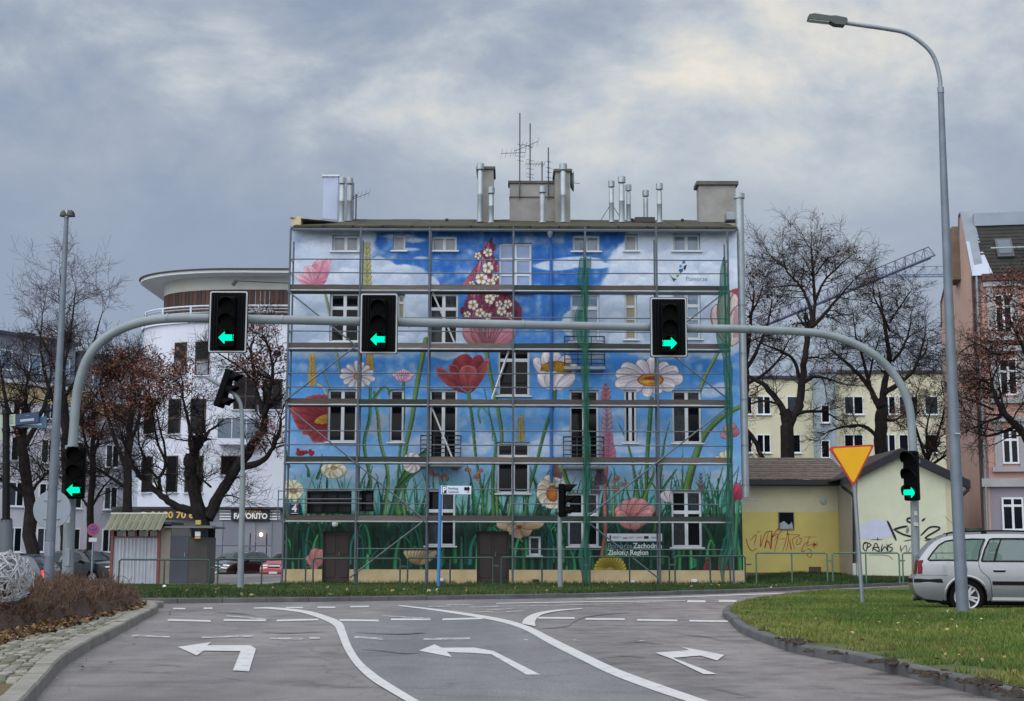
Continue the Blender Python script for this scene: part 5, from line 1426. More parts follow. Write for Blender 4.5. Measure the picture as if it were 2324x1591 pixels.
for (px_, py_, wpx, hpx, lit, lab) in [(515.5, 728.5, 89, 144, 'left', 'leftmost overhead signal on the gantry with a white edged backboard and green left arrow'),
                                  (858.5, 732.5, 87, 141, 'left', 'middle overhead signal on the gantry showing a green left arrow before the wheat ear'),
                                  (1518, 741, 85, 139, 'right', 'overhead signal on the gantry with a green arrow pointing right')]:
    Yb = 32 + 2 * (px_ - 380) / 1450 - .42
    c = at(px_, py_, Yb); w = wpx / F * Yb * 1.01; h = hpx / F * Yb * 1.01
    t = thing('traffic_light', lab, 'traffic light', (c.x, Yb, c.z - h / 2), 'signals hung from the gantry', local=True)
    pts = rrect(w, h, .05)
    MB().prism([(x, .10, z + h / 2) for x, z in pts], (0, .025, 0)).build('backboard_edge', HOUS, t)
    q = rrect(w - .03, h - .03, .045); MB().prism([(x, .09, z + h / 2) for x, z in q], (0, .008, 0)).build('backboard_border', BORD, t)
    q = rrect(w - .10, h - .10, .02); MB().prism([(x, .075, z + h / 2) for x, z in q], (0, .012, 0)).build('backboard', HOUS, t)
    for sx in (-1, 1):
        for o_ in (.24, .31, .36):
            MB().bbox((sx * o_ - .012, .05, .1), (sx * o_ + .012, .074, h - .1), .004).build('backboard_rib', mat('backboard_rib_blue', S(10, 14, 20), .6, .1, spec=.1), t)
    step = .365; lens = .15
    z0 = h / 2 - 40 / F * Yb
    MB().bbox((-.19, -.08, z0 - .22), (.19, .07, z0 + 2 * step + .22), .03).build('housing', HOUS, t)
    for k in range(3):
        z = z0 + step * k
        MB().lathe([(lens, -.095), (lens, -.08)], (0, 0, z), 24, 'Y').build('lens', LENSG if k == 0 else LENS, t)
        vs, fs = [], []
        for j in range(17):
            a = R(-20) + R(220) * j / 16; c_, s_2 = math.cos(a) * (lens + .012), math.sin(a) * (lens + .012)
            vs += [(c_, -.08, z + s_2), (c_, -.08 - .22 * (.4 + .6 * max(0, math.sin(a))), z + s_2)]
        for j in range(16): fs.append((2 * j, 2 * j + 1, 2 * j + 3, 2 * j + 2))
        vo = MB().add(vs, fs).build('visor', HOUS, t, fix=False); md = vo.modifiers.new('thickness', 'SOLIDIFY'); md.thickness = .008
    MB().prism([(x, -.112, z0 + y) for x, y in arrow_pts(.34, lit == 'right')], (0, .012, 0)).build('light', GREEN, t)
    MB().bbox((-.05, .12, h / 2 - .12), (.05, .36, h / 2 + .12), .01).build('bracket', GALVD, t)
def head_on_pole(px_, py_, Yb, label, lit, rz, h=1.15, w=.40, tilt=0, group='signals on posts', visor=.24, lens=.145):
    c = at(px_, py_, Yb)
    t = thing('traffic_light', label, 'traffic light', tuple(c), group, rotz=rz, local=True)
    t.rotation_euler = (0, tilt, rz) if tilt else (0, 0, rz)
    signal_head(t, h, w, .2, lit, visor, lens)
    return t
head_on_pole(166.5, 1132, 31.6, 'black signal on the left gantry post with a green left arrow', 'left', R(4), 1.16, .42)
head_on_pole(2066, 1136, 33.6, 'black signal on the right gantry post with a green right arrow and hooded lamps', 'right', R(-38), 1.17, .34, visor=.3)
# slim post with a curved arm and a signal seen from its side
sp_ = thing('signal_post', 'slim grey signal post with a hooked top in front of the big tree', 'post', tuple(Vector((at(545, 1341, 41).x, 41, .07))))
pp = [at(x, y, 41) for x, y in [(545, 1342), (551, 1078), (549, 960), (547, 925), (540, 905), (527, 891), (502, 876), (470, 857)]]
MB().tube([pp[0], pp[1]], [.095, .08], 12).build('pole', POLE, sp_, smooth=True)
MB().tube(catmull([tuple(p) for p in pp[1:]], 5), .058, 10).build('arm', POLE, sp_, smooth=True)
MB().lathe([(.1, -.03), (.1, .03)], tuple(pp[1]), 12).build('collar', GALVD, sp_)
c = at(503, 926, 40.9)
t = thing('traffic_light', 'signal seen from the side on the hooked post, tilted with hoods to the right', 'traffic light', tuple(c), 'signals on posts', local=True)
signal_head(t, 1.12, .34, .22, None, .32, .14)
t.rotation_euler = (R(0), R(17), 0)
t.matrix_world = Matrix.Translation(c) @ Matrix.Rotation(R(17), 4, 'Y') @ Matrix.Rotation(R(75), 4, 'Z')
# post with a sideways signal in front of the house
sp2 = thing('signal_post', 'straight grey signal post on the far verge in front of the painted house', 'post', tuple(Vector((at(1270, 1337, 43.5).x, 43.5, .07))))
a, b = at(1271, 1339, 43.5), at(1269, 1090, 43.5)
MB().tube([a, b], [.075, .062], 12).build('pole', POLE, sp2, smooth=True)
MB().lathe([(.07, 0), (.03, .04)], tuple(b), 10).build('cap', GALVD, sp2)
c = at(1283, 1173, 43.4)
t = thing('traffic_light', 'side-on black signal with three hoods on the straight post before the painted house', 'traffic light', tuple(c), 'signals on posts', local=True)
signal_head(t, 1.0, .3, .2, None, .36, .13)
t.rotation_euler = (0, 0, R(80))
for zz in (.12, .88): MB().bbox((-.05, .19, zz - .03), (.05, .33, zz + .03), .01).build('bracket', DARK, t)
# parking direction sign on a blue post
BLUE = mat('blue_post_paint', S(52, 112, 178), .5, .12, 3.0)
c0, c1 = at(994.5, 1331, 44.5), at(999.5, 1101, 44.5)
pk = thing('parking_sign', 'white parking direction sign with a black arrow on a blue post', 'sign', (c0.x, 44.5, c0.z))
MB().tube([c0, c1], .055, 10).build('post', BLUE, pk, smooth=True)
a, b = at(1002, 1102.5, 44.4), at(1069, 1122, 44.4)
wdt, hgt = b.x - a.x, a.z - b.z
MB().bbox((a.x - .02, 44.42, b.z), (b.x, 44.46, a.z), .008).build('plate', mat('sign_white', S(196, 208, 228), .5, .04), pk)
NAVYS = mat('navy_sign_print', S(24, 32, 78), .5, .05)
ps = MB().box((a.x + .01 * wdt, 44.414, b.z + .1 * hgt), (a.x + .165 * wdt, 44.419, a.z - .05 * hgt)).build('panel', NAVYS, pk)
text_mesh('P', hgt * .9, WHITEP, 'lettering', pk, (a.x + .09 * wdt, 44.41, (a.z + b.z) / 2), align='CENTER', bold=.006)
text_mesh('Parking', hgt * .36, GREYP, 'lettering', pk, (a.x + .22 * wdt, 44.414, b.z + hgt * .69), width=.33 * wdt, bold=.003)
text_mesh('Centrum', hgt * .36, GREYP, 'lettering', pk, (a.x + .22 * wdt, 44.414, b.z + hgt * .3), width=.36 * wdt, bold=.003)
MB().box((a.x + .84 * wdt, 44.414, b.z + hgt * .22), (a.x + .94 * wdt, 44.418, b.z + hgt * .30)).build('print_line', GREYP, pk)
ax, az = a.x + .86 * wdt, b.z + hgt * .66
MB().prism([(ax - .1 * wdt, 44.41, az + .05), (ax + .03 * wdt, 44.41, az + .05), (ax + .03 * wdt, 44.41, az + .10), (ax + .095 * wdt, 44.41, az), (ax + .03 * wdt, 44.41, az - .10), (ax + .03 * wdt, 44.41, az - .05), (ax - .1 * wdt, 44.41, az - .05)], (0, .006, 0)).build('arrow', BLACK, pk)

# ------------------------------------------------------------------ street lamps
lp = thing('street_lamp', 'tall grey street lamp curving over the road from the right grass island', 'street lamp', (at(2183, 1398, 23.2).x, 23.2, .2))
path = [(2185, 1402), (2177, 1250), (2166, 1010), (2152, 680), (2142, 430), (2134, 205)]
pts_ = [at(x, y, 23.2) for x, y in path]
MB().tube(pts_, [.1, .096, .09, .075, .062, .048], 14).build('pole', LAMPP, lp, smooth=True)
arm = [(2134, 207), (2131, 172), (2119, 131), (2096, 102), (2057, 76), (2015, 66.5), (1960, 58.5), (1916, 52)]
MB().tube(catmull([tuple(at(x, y, 23.2)) for x, y in arm], 6), .036, 12).build('arm', GALVD, lp, smooth=True)
p = at(2134, 205, 23.2); MB().lathe([(.056, -.05), (.056, .05)], tuple(p), 12).build('collar', GALVD, lp)
LUM = mat('luminaire_grey', S(62, 68, 70), .5, .1, 4)
def lum_prism(pp, y0, y1, name, m, par):
    P = [at(x, y, 23.2) for x, y in pp]
    MB().prism([(q.x, y0, q.z) for q in P], (0, y1 - y0, 0)).build(name, m, par)
lum_prism([(1834, 36), (1846, 34), (1886, 40), (1919, 44), (1921, 51), (1915, 60), (1893, 58), (1880, 51), (1832, 46)], 23.12, 23.28, 'luminaire', LUM, lp)
lum_prism([(1884, 38.5), (1895, 38), (1918, 43), (1919, 47), (1888, 44)], 23.135, 23.265, 'luminaire_lid', mat('luminaire_lid', S(92, 98, 100), .5, .1, 4), lp)
lum_prism([(1834, 46.2), (1880, 51.2), (1880, 53), (1835, 48)], 23.135, 23.265, 'lamp_glass', mat('lamp_glass', S(170, 176, 180), .2, .05, 4), lp)
MB().tube([at(2166, 985, 23.05), at(2178, 985, 23.05)], .02, 6).build('door_latch', GALVD, lp)
ll = thing('street_lamp', 'slim tapered lamp post with a small twin domed head on the left', 'street lamp', (at(110, 1335, 27).x, 27, .1))
pts_ = [at(x, y, 27) for x, y in [(109, 1338), (123, 1050), (136, 800), (144, 640), (151, 492)]]
MB().tube(pts_, [.098, .085, .066, .055, .042], 12).build('pole', LAMPP, ll, smooth=True)
for dx, nm in ((-6.5, 0), (9, 1)):
    c = at(152 + dx, 486, 27)
    MB().lathe([(.085, -.045), (.075, .01), (.045, .06), (.01, .08)], tuple(c), 12).build('lamp_head', DARK, ll, smooth=True)
c = at(151.5, 486, 27); MB().lathe([(.05, -.07), (.05, .08), (.01, .09)], tuple(c), 10).build('head_bracket', GALV, ll)
MB().lathe([(.1, 0), (.1, .25), (.09, .26)], tuple(at(112, 1262, 27)), 10).build('door', GALVD, ll)
# ------------------------------------------------------------------ road signs
YEL = mat('yellow_sign_face', S(212, 158, 18), .45, .06, 3.0, spec=.3)
RED = mat('red_sign_border', S(168, 44, 30), .45, .06, 3.0)
ys_ = thing('give_way_sign', 'yellow give way triangle with a thin red border on a leaning grey post', 'sign', (at(1956, 1368, 30).x, 30, .12))
MB().tube([at(1956.5, 1370, 30), at(1937, 1080, 30)], .042, 10).build('post', GALVD, ys_, smooth=True)
def tri(scale, y, dy, m, nm):
    corners = [Vector((1881, 1014)), Vector((1984.5, 1008.5)), Vector((1936, 1105))]
    g = sum(corners, Vector((0, 0))) / 3
    pts = []
    for k in range(3):
        c = g + (corners[k] - g) * scale; n1 = g + (corners[(k - 1) % 3] - g) * scale; n2 = g + (corners[(k + 1) % 3] - g) * scale
        p1 = c + (n1 - c).normalized() * 7; p2 = c + (n2 - c).normalized() * 7
        for t in (0, .33, .66, 1):
            pts.append(p1 * (1 - t) ** 2 + c * 2 * t * (1 - t) + p2 * t * t)
    P = [at(p.x, p.y, y) for p in pts]
    MB().prism([(p.x, y, p.z) for p in P], (0, dy, 0)).build(nm, m, ys_)
tri(1.0, 29.93, .02, RED, 'border'); tri(.875, 29.918, .008, YEL, 'face')
P = [at(x, y, 29.99) for x, y in [(1879, 1018), (1890, 1013), (1908, 1050), (1903, 1052)]]
MB().prism([(p.x, 29.97, p.z) for p in P], (0, .02, 0)).build('rear_plate', mat('faded_orange', S(190, 110, 70), .5, .1), ys_)
rs = thing('round_sign', 'large round road sign seen from its grey back between the two left poles', 'sign', (at(117, 1330, 31).x, 31, .1))
c = at(118, 1156, 31)
BACK = mat('sign_back_grey', S(128, 140, 152), .5, .08, 3)
MB().lathe([(.40, -.008), (.41, .0), (.40, .012)], tuple(c), 32, 'Y').build('disc', BACK, rs)
MB().tube([(c.x - .02, 31.05, .05), (c.x - .02, 31.05, c.z + .3)], .035, 8).build('post', GALVD, rs)
for dz in (-.2, .2): MB().bbox((c.x - .18, 30.97, c.z + dz - .02), (c.x + .18, 30.99, c.z + dz + .02), .006).build('sign_clamp', GALVD, rs)
ns = thing('no_stopping_sign', 'small round blue and red no stopping sign behind the dark parked car', 'sign', (at(211, 1290, 50).x, 50, .1))
c = at(211.5, 1202, 50)
MB().lathe([(.21, 0), (.21, .02)], tuple(c), 24, 'Y').build('face', mat('sign_blue', S(46, 60, 130), .5, .05), ns)
vs, fs = [], []
for k in range(25):
    a = 2 * math.pi * k / 24
    for r in (.15, .215): vs.append((c.x + r * math.cos(a), 49.99, c.z + r * math.sin(a)))
for k in range(24): fs.append((2 * k, 2 * k + 1, 2 * k + 3, 2 * k + 2))
REDS = mat('sign_red', S(140, 44, 70), .5, .05)
MB().add(vs, fs).build('ring', REDS, ns)
for sg in (1, -1): MB().prism([(c.x - .13, 49.988, c.z + sg * .10), (c.x - .10, 49.988, c.z + sg * .13), (c.x + .13, 49.988, c.z - sg * .10), (c.x + .10, 49.988, c.z - sg * .13)], (0, .006, 0)).build('bar', REDS, ns)
MB().tube([(c.x, 50.04, .05), (c.x, 50.04, c.z + .2)], .03, 8).build('post', GALVD, ns)
MB().bbox((c.x - .14, 50.0, c.z - .42), (c.x + .14, 50.02, c.z - .28), .004).build('lower_plate', mat('sign_grey', S(170, 174, 180), .5, .05), ns)
# street name plates on a black post
nm_ = thing('street_name_post', 'black post at the left edge carrying dark blue street name plates', 'sign', (at(14, 1300, 26).x, 26, .1))
MB().tube([at(14, 1330, 26), at(14, 935, 26)], [.075, .06], 10).build('post', BLACK, nm_, smooth=True)
for yy, rr in [(936, .085), (975, .08), (1010, .075), (1050, .075), (1180, .11)]:
    MB().lathe([(rr, -.03), (rr * .9, .03)], tuple(at(14, yy, 26)), 10).build('post_ring', BLACK, nm_)
MB().tube([at(14, 1330, 26), at(14, 1180, 26)], [.14, .11], 10).build('post_base', mat('grey_post_base', S(84, 92, 100), .6, .1), nm_, smooth=True)
PLB = mat('street_sign_blue', S(22, 52, 86), .5, .1); PLB2 = mat('street_sign_blue_faded', S(44, 84, 112), .5, .1); PLW = mat('street_sign_cream', S(158, 174, 160), .6, .12)
def plate(pp, y, m, nm): 
    P = [at(px_, py_, y) for px_, py_ in pp]
    return MB().prism([(p.x, y, p.z) for p in P], (0, .025, 0)).build(nm, m, nm_)
def zs(x, y): return ((x / 16.6) / 1.1018, (1010 + y / 16.6) / 1.1018)
plate([zs(380, 960), zs(380, 600), zs(1930, 520), zs(1930, 1010), zs(740, 960)], 26.06, PLB2, 'plate')
plate([zs(350, 940), zs(350, 440), zs(640, 420), zs(640, 900)], 26.0, PLW, 'plate'); plate([zs(632, 885), zs(632, 440), zs(1600, 310), zs(1600, 760)], 26.0, PLB, 'plate')
plate([zs(835, 745), zs(835, 650), zs(1410, 590), zs(1410, 690)], 25.995, mat('street_sign_print', S(150, 172, 182), .6, .1), 'print_line'); plate([zs(1040, 520), zs(1040, 485), zs(1210, 455), zs(1210, 490)], 25.995, mat('street_sign_print_dim', S(84, 120, 140), .6, .1), 'print_line')
plate([zs(980, 870), zs(980, 835), zs(1720, 800), zs(1720, 890)], 26.05, MATS['street_sign_print'], 'print_line')
for zz in (500, 560, 650, 700, 770, 800): plate([zs(420, zz + 18), zs(420, zz), zs(550, zz - 8), zs(550, zz + 10)], 25.995, mat('street_sign_dim', S(104, 124, 112), .6, .1), 'print_line')
plate([zs(-260, 960), zs(-260, 440), zs(190, 440), zs(190, 1000)], 26.0, PLW, 'plate')
plate([zs(-260, 1500), zs(-260, 1060), zs(190, 1060), zs(190, 1500)], 26.0, PLW, 'plate')
# ------------------------------------------------------------------ neighbouring buildings
def win_local(parent, loc, rotz, w, h, cols, rows, tint, fm, sill=True, fw=.07, mw=.09, wmat=None, name='window'):
    mb = MB()
    mb.bbox((-w / 2, -.03, 0), (-w / 2 + fw, .1, h), .008); mb.bbox((w / 2 - fw, -.03, 0), (w / 2, .1, h), .008)
    mb.bbox((-w / 2 + fw, -.028, h - fw), (w / 2 - fw, .1, h), .008); mb.bbox((-w / 2 + fw, -.028, 0), (w / 2 - fw, .1, fw), .008)
    xe = [-w / 2 + fw]
    for k in range(1, cols):
        xm = -w / 2 + w * k / cols; mb.bbox((xm - mw / 2, -.026, fw), (xm + mw / 2, .1, h - fw), .008); xe += [xm - mw / 2, xm + mw / 2]
    xe.append(w / 2 - fw); ze = [fw]
    for q in rows:
        zm = h * q; mb.bbox((-w / 2 + fw, -.024, zm - mw / 2), (w / 2 - fw, .1, zm + mw / 2), .008); ze += [zm - mw / 2, zm + mw / 2]
    ze.append(h - fw)
    o = mb.build(name, fm); o.parent = parent
    o.location = Vector(loc) - ORG.get(parent.name, Vector((0, 0, 0))); o.rotation_euler = (0, 0, rotz)
    ORG[o.name] = Vector((0, 0, 0))
    tl = tints[tint] if isinstance(tint, str) else tint
    for i in range(0, len(xe), 2):
        for j in range(0, len(ze), 2):
            MB().box((xe[i] - .01, -.008, ze[j] - .01), (xe[i + 1] + .01, .004, ze[j + 1] + .01)).build('pane', tl[(i // 2 + j // 2) % len(tl)], o)
    if sill: MB().bbox((-w / 2 - .08, -.14, -.06), (w / 2 + .08, .05, 0), .012).build('sill', wmat or SILL, o)
    return o
# ---- white building with the round roof
WB_C, WB_Y = at(530, 720, 80).x, 84.2
wb = thing('white_corner_building', 'white modern building with a rounded corner, projecting round roof and dark timber top floor', 'building', (WB_C, 80, 0))
WHT = mat('bright_white_render', S(194, 200, 214), 0.85, 0.05, 0.6)
SOFF = mat('roof_soffit_grey', S(176, 178, 172), 0.85, 0.08, 1.0)
def plan(a, b, n=22, xr=-6.5, back=6):
    P = [(xr, WB_Y - b), (WB_C, WB_Y - b)]
    for k in range(1, n + 1):
        t = math.pi / 2 * k / n; P.append((WB_C - a * math.sin(t), WB_Y - b * math.cos(t)))
    P.append((WB_C - a, WB_Y + back))
    return P
def band(a, b, z0, z1, name, m, cap=True, inner=None):
    P = plan(a, b); Q = P + [(-6.5, WB_Y + 6)]
    return MB().prism([(x, y, z0) for x, y in Q], (0, 0, z1 - z0)).build(name, m, wb)
zz = lambda y, Y=80.0: at(560, y, Y).z
zt, zfb = zz(609), zz(618.5)
band(6.4, 4.2, zfb, zt - .08, 'roof', mat('roof_fascia_white', S(196, 202, 204), .7, .06))
band(6.5, 4.3, zt - .08, zt, 'roof_edge', DARK)
zbb = zz(657, 81.2)
band(5.0, 3.0, zbb, zfb, 'beam_wall', SOFF)
zs0, zs1 = zz(730), zz(717.5)
band(4.9, 2.9, zs1 - .3, zbb, 'top_floor_wall', mat('dark_timber_base', S(44, 30, 26), .7, .2, 2))
TIM = [mat('dark_timber_%s' % n_, S(*c), .65, .2, 3, stretch=(6, 6, 1)) for n_, c in (('brown', (66, 42, 36)), ('black', (50, 34, 32)), ('red', (78, 48, 40)))]
P = resample([Vector((x, y, 0)) for x, y in plan(4.95, 2.95)], .27)
for i in range(len(P) - 1):
    a, b = P[i], P[i + 1]
    pm = (a + b) / 2; px_ = proj(pm.x, pm.y, zs1 + 1)[0]
    if px_ > 660 or pm.y > WB_Y + 1.5: continue
    d = (b - a).normalized(); nn = Vector((d.y, -d.x, 0))
    if nn.y > 0: nn = -nn
    a2, b2 = a + d * .012, b - d * .012
    w = MB().prism([tuple(a2), tuple(b2), tuple(b2 + nn * .05), tuple(a2 + nn * .05)], (0, 0, zbb - zs1)); w.v = [(x, y, z + zs1) for x, y, z in w.v]
    w.build('plank', TIM[(i * 7) % 3], wb)
band(6.25, 4.1, zs0, zs1, 'balcony_slab', WHT)
band(6.1, 3.95, zz(1152), zs0, 'wall', WHT)
GREYW = mat('grey_shop_cladding', S(116, 120, 132), .7, .08, 1.0)
band(5.9, 3.75, -.1, zz(1152), 'ground_floor_wall', GREYW)
# rails round the balcony
Pr = plan(6.1, 3.95)
for k, zf in enumerate((.28, .48, .66)):
    MB().tube([(x, y, zs1 + zf * 1.0) for x, y in Pr], .035 if k < 2 else .05, 6).build('balcony_rail', WHT if k == 2 else GALV, wb)
for p in resample([Vector((x, y, 0)) for x, y in Pr], 2.0):
    MB().bbox((p.x - .05, p.y - .05, zs1), (p.x + .05, p.y + .05, zs1 + .66), .01).build('balcony_post', WHT, wb)
def on_wall(px_, a, b):
    """where the ray through px_ meets the curved plan, with the facing angle"""
    d = ray(px_, 900); k = d.x / d.y
    best = None
    for i in range(len(plan(a, b)) - 1):
        p, q = plan(a, b)[i], plan(a, b)[i + 1]
        dx, dy = q[0] - p[0], q[1] - p[1]
        den = dx - k * dy
        if abs(den) < 1e-9: continue
        t = (k * p[1] - p[0]) / den
        if 0 <= t <= 1:
            y = p[1] + dy * t
            if best is None or y < best[1]: best = (p[0] + dx * t, y, math.atan2(-(dy), -(dx)))
    return best
FRB = mat('brown_window_frame', S(52, 34, 32), .55, .15, 3)
tints['dusk'] = [mat('grey_blind_glass', S(120, 126, 132), .3, .12, 2.5), GLASSD]
for (x0, y0, x1, y1, cols, rows, tint, fm) in [(393, 777, 420, 852, 1, (.45,), 'dusk', FRB), (440, 775, 472, 852, 1, (.45,), 'dusk', FRB), (384, 905, 411, 985, 1, (.45,), 'dark', FRB), (434, 905, 468, 985, 1, (.5,), 'dark', FRB),
                                         (384, 1034, 409, 1118, 1, (.5,), 'dark', FRB), (426, 1034, 466, 1118, 2, (), 'dark', FRB), (506, 1034, 545, 1078, 1, (), 'dark', FRB), (530, 855, 585, 930, 2, (.4,), 'dark', FRB), (596, 860, 640, 930, 2, (), 'dark', FRB), (565, 658, 612, 704, 2, (), 'pale', FRB), (330, 1036, 352, 1118, 1, (.5,), 'dark', FRB), (330, 905, 352, 985, 1, (.5,), 'dark', FRB)]:
    if y0 < 700: wx, wy, an = on_wall((x0 + x1) / 2, 4.97, 2.97)
    else: wx, wy, an = on_wall((x0 + x1) / 2, 6.1, 3.95)
    nx_, ny_ = math.sin(an), -math.cos(an)
    if ny_ > 0: an += math.pi; nx_, ny_ = -nx_, -ny_
    zb, zt_ = at((x0 + x1) / 2, y1, wy).z, at((x0 + x1) / 2, y0, wy).z
    fore = max(.35, abs(math.cos(an - math.atan2(wx, wy) * -1)))
    w = (x1 - x0) / F * wy / fore
    win_local(wb, (wx + nx_ * .02, wy + ny_ * .02, zb), an, w, zt_ - zb, cols, rows, tint, fm, sill=True, wmat=WHT)
# grey glass balcony on the flat front
for (x0, x1, yt, yb) in [(492, 592, 950, 996)]:
    a, b = at(x0, yb, 79.3), at(x1, yt, 79.3)
    MB().box((a.x, 79.3, a.z - .3), (b.x, 80.3, a.z)).build('balcony_slab', WHT, wb)
    n = 3
    for k in range(n):
        xa_, xb_ = a.x + (b.x - a.x) * k / n + .03, a.x + (b.x - a.x) * (k + 1) / n - .03
        MB().box((xa_, 79.3, a.z + .05), (xb_, 79.33, b.z)).build('glass_panel', mat('smoked_balcony_glass', S(92, 106, 120), .15, .15, 2), wb)
    MB().tube([(a.x, 79.3, b.z), (b.x, 79.3, b.z)], .03, 6).build('handrail', GALV, wb)
# shop front: panels, fascias, sign lettering, stripes
YS = WB_Y - 3.75
GREYP2 = [mat('grey_panel', S(112, 116, 130), .6, .06, 1.0), mat('grey_panel_light', S(122, 126, 138), .6, .06, 1.0)]
zg0, zg1 = .05, zz(1183, YS)
for k in range(9):
    x0 = at(470, 1200, YS).x + k * .92
    for j in range(2):
        z0 = zg0 + (zg1 - zg0) * j / 2; z1 = zg0 + (zg1 - zg0) * (j + 1) / 2 - .03
        if 4 <= k < 6: continue
        MB().bbox((x0, YS - .05, z0), (x0 + .89, YS - .004, z1), .012).build('cladding_panel', GREYP2[(k + j) % 2], wb)
x0, x1 = at(612, 1200, YS).x, at(646, 1200, YS).x
xd0, xd1 = at(612, 1250, YS).x, at(652, 1250, YS).x
win_local(wb, (at(586, 1250, YS).x, YS - .02, .05), 0, 1.0, at(586, 1212, YS).z, 1, (.8,), [GLASSD], GREYW, False, name='shop_door')
FASC = mat('black_shop_fascia', S(20, 18, 22), .5, .1, 3)
a, b = at(300, 1180, YS - .3), at(472, 1156, YS - .3)
MB().box((-22.4, YS - .3, a.z), (b.x, YS - .004, b.z)).build('fascia', FASC, wb)
MB().box((-22.4, YS - .4, zz(1156, YS)), (-6.6, YS - .004, zz(1151, YS))).build('canopy', DARK, wb)
YELL = mat('yellow_shop_lettering', S(206, 168, 96), .5, .08, 4)
p = at(341, 1169, YS - .31); q = at(462, 1169, YS - .31)
text_mesh('94 30 70 630', .5, YELL, 'lettering', wb, (p.x, YS - .31, p.z), width=q.x - p.x, bold=.012)
ph = at(326, 1170, YS - .31)
MB().tube(catmull([(ph.x - .22, YS - .32, ph.z - .12), (ph.x - .18, YS - .32, ph.z + .1), (ph.x, YS - .32, ph.z + .16), (ph.x + .18, YS - .32, ph.z + .1), (ph.x + .22, YS - .32, ph.z - .12)], 4), .05, 6).build('phone_symbol', mat('pale_print', S(170, 172, 176), .5, .1), wb)
a, b = at(525, 1181, YS - .25), at(611, 1157, YS - .25)
MB().bbox((a.x, YS - .25, a.z), (b.x, YS - .004, b.z), .02).build('sign_board', FASC, wb)
p, q = at(530, 1171.5, YS - .26), at(606, 1171.5, YS - .26)
text_mesh('FAVORITO', .42, WHITEP, 'lettering', wb, (p.x, YS - .256, p.z), width=q.x - p.x, bold=.016)
p, q = at(544, 1161.5, YS - .26), at(594, 1161.5, YS - .26)
text_mesh('PIZZERIA', .2, mat('orange_print', S(176, 140, 100), .5, .1), 'lettering', wb, (p.x, YS - .256, p.z), width=q.x - p.x, bold=.006)
for (x0, x1) in [(498, 524), (612, 636)]:
    for y in (1159, 1165.5, 1172, 1178):
        a, b = at(x0, y + 1.6, YS - .1), at(x1, y - 1.6, YS - .1)
        MB().box((a.x, YS - .12, a.z), (b.x, YS - .004, b.z)).build('stripe', WHITE, wb)
LAMPW = mat('warm_lamp', (1.0, 0.75, 0.45, 1), .4, 0, 1, emit=2.5)
for (x, y) in [(592, 1213), (403, 1221), (417, 1222)]:
    c = at(x, y, YS - .3); MB().lathe([(.02, -.1), (.09, -.06), (.09, .06), (.02, .1)], tuple(c), 10).build('lamp', LAMPW, wb)
# two floodlight arms on the house corner toward the white building
for (yy, x0, x1) in [(637, 534, 648), (731, 0, 0)][:1]:
    a, b = at(x0, yy, 50.3), at(660, yy + 6, 50.3)
    fa = thing('flood_lamp', 'long thin lamp arm reaching left from the painted house corner', 'lamp', tuple(b))
    MB().tube([a, b], .02, 6).build('arm', DARK, fa); MB().prism([tuple(a + Vector((-.14, -.06, -.14))), tuple(a + Vector((.02, -.06, .04))), tuple(a + Vector((.08, -.06, -.02))), tuple(a + Vector((-.06, -.06, -.2)))], (0, .14, 0)).build('head', DARK, fa)
# ---- apartment row on the far left
AP0, AP1 = Vector((at(-60, 900, 84).x, 84, 0)), Vector((at(306, 900, 95).x, 95, 0))
apd = (AP1 - AP0).normalized(); apn = Vector((apd.y, -apd.x, 0)); aang = math.atan2(apd.y, apd.x)
AW = (AP1 - AP0).length
def quadbox(o, d, n, u0, u1, v0, v1, z0, z1):
    """box in a rotated frame: u along d, v outwards along n"""
    pts = []
    return [tuple(o + d * u + n * v + Vector((0, 0, z))) for z in (z0, z1) for (u, v) in ((u0, v0), (u1, v0), (u1, v1), (u0, v1))]
BOXF = [(0, 3, 2, 1), (4, 5, 6, 7), (0, 1, 5, 4), (1, 2, 6, 5), (2, 3, 7, 6), (3, 0, 4, 7)]
APY = mat('yellow_render', S(176, 160, 118), .85, .14, .8); APW = mat('offwhite_render', S(186, 188, 196), .85, .1, .8); APL = mat('lilac_grey_render', S(166, 166, 176), .85, .12, .8); APG = mat('grey_attic_sheet', S(112, 120, 136), .6, .15, .6)
APD = mat('dark_roof_edge', S(50, 54, 66), .7, .1, 1)
names_ = [('yellow and white apartment block at the left edge with a grey attic', 0.0, 9.2, 14.4, APW), ('lilac grey apartment block behind the left trees with a stepped attic roof', 9.25, AW, 13.9, APL)]
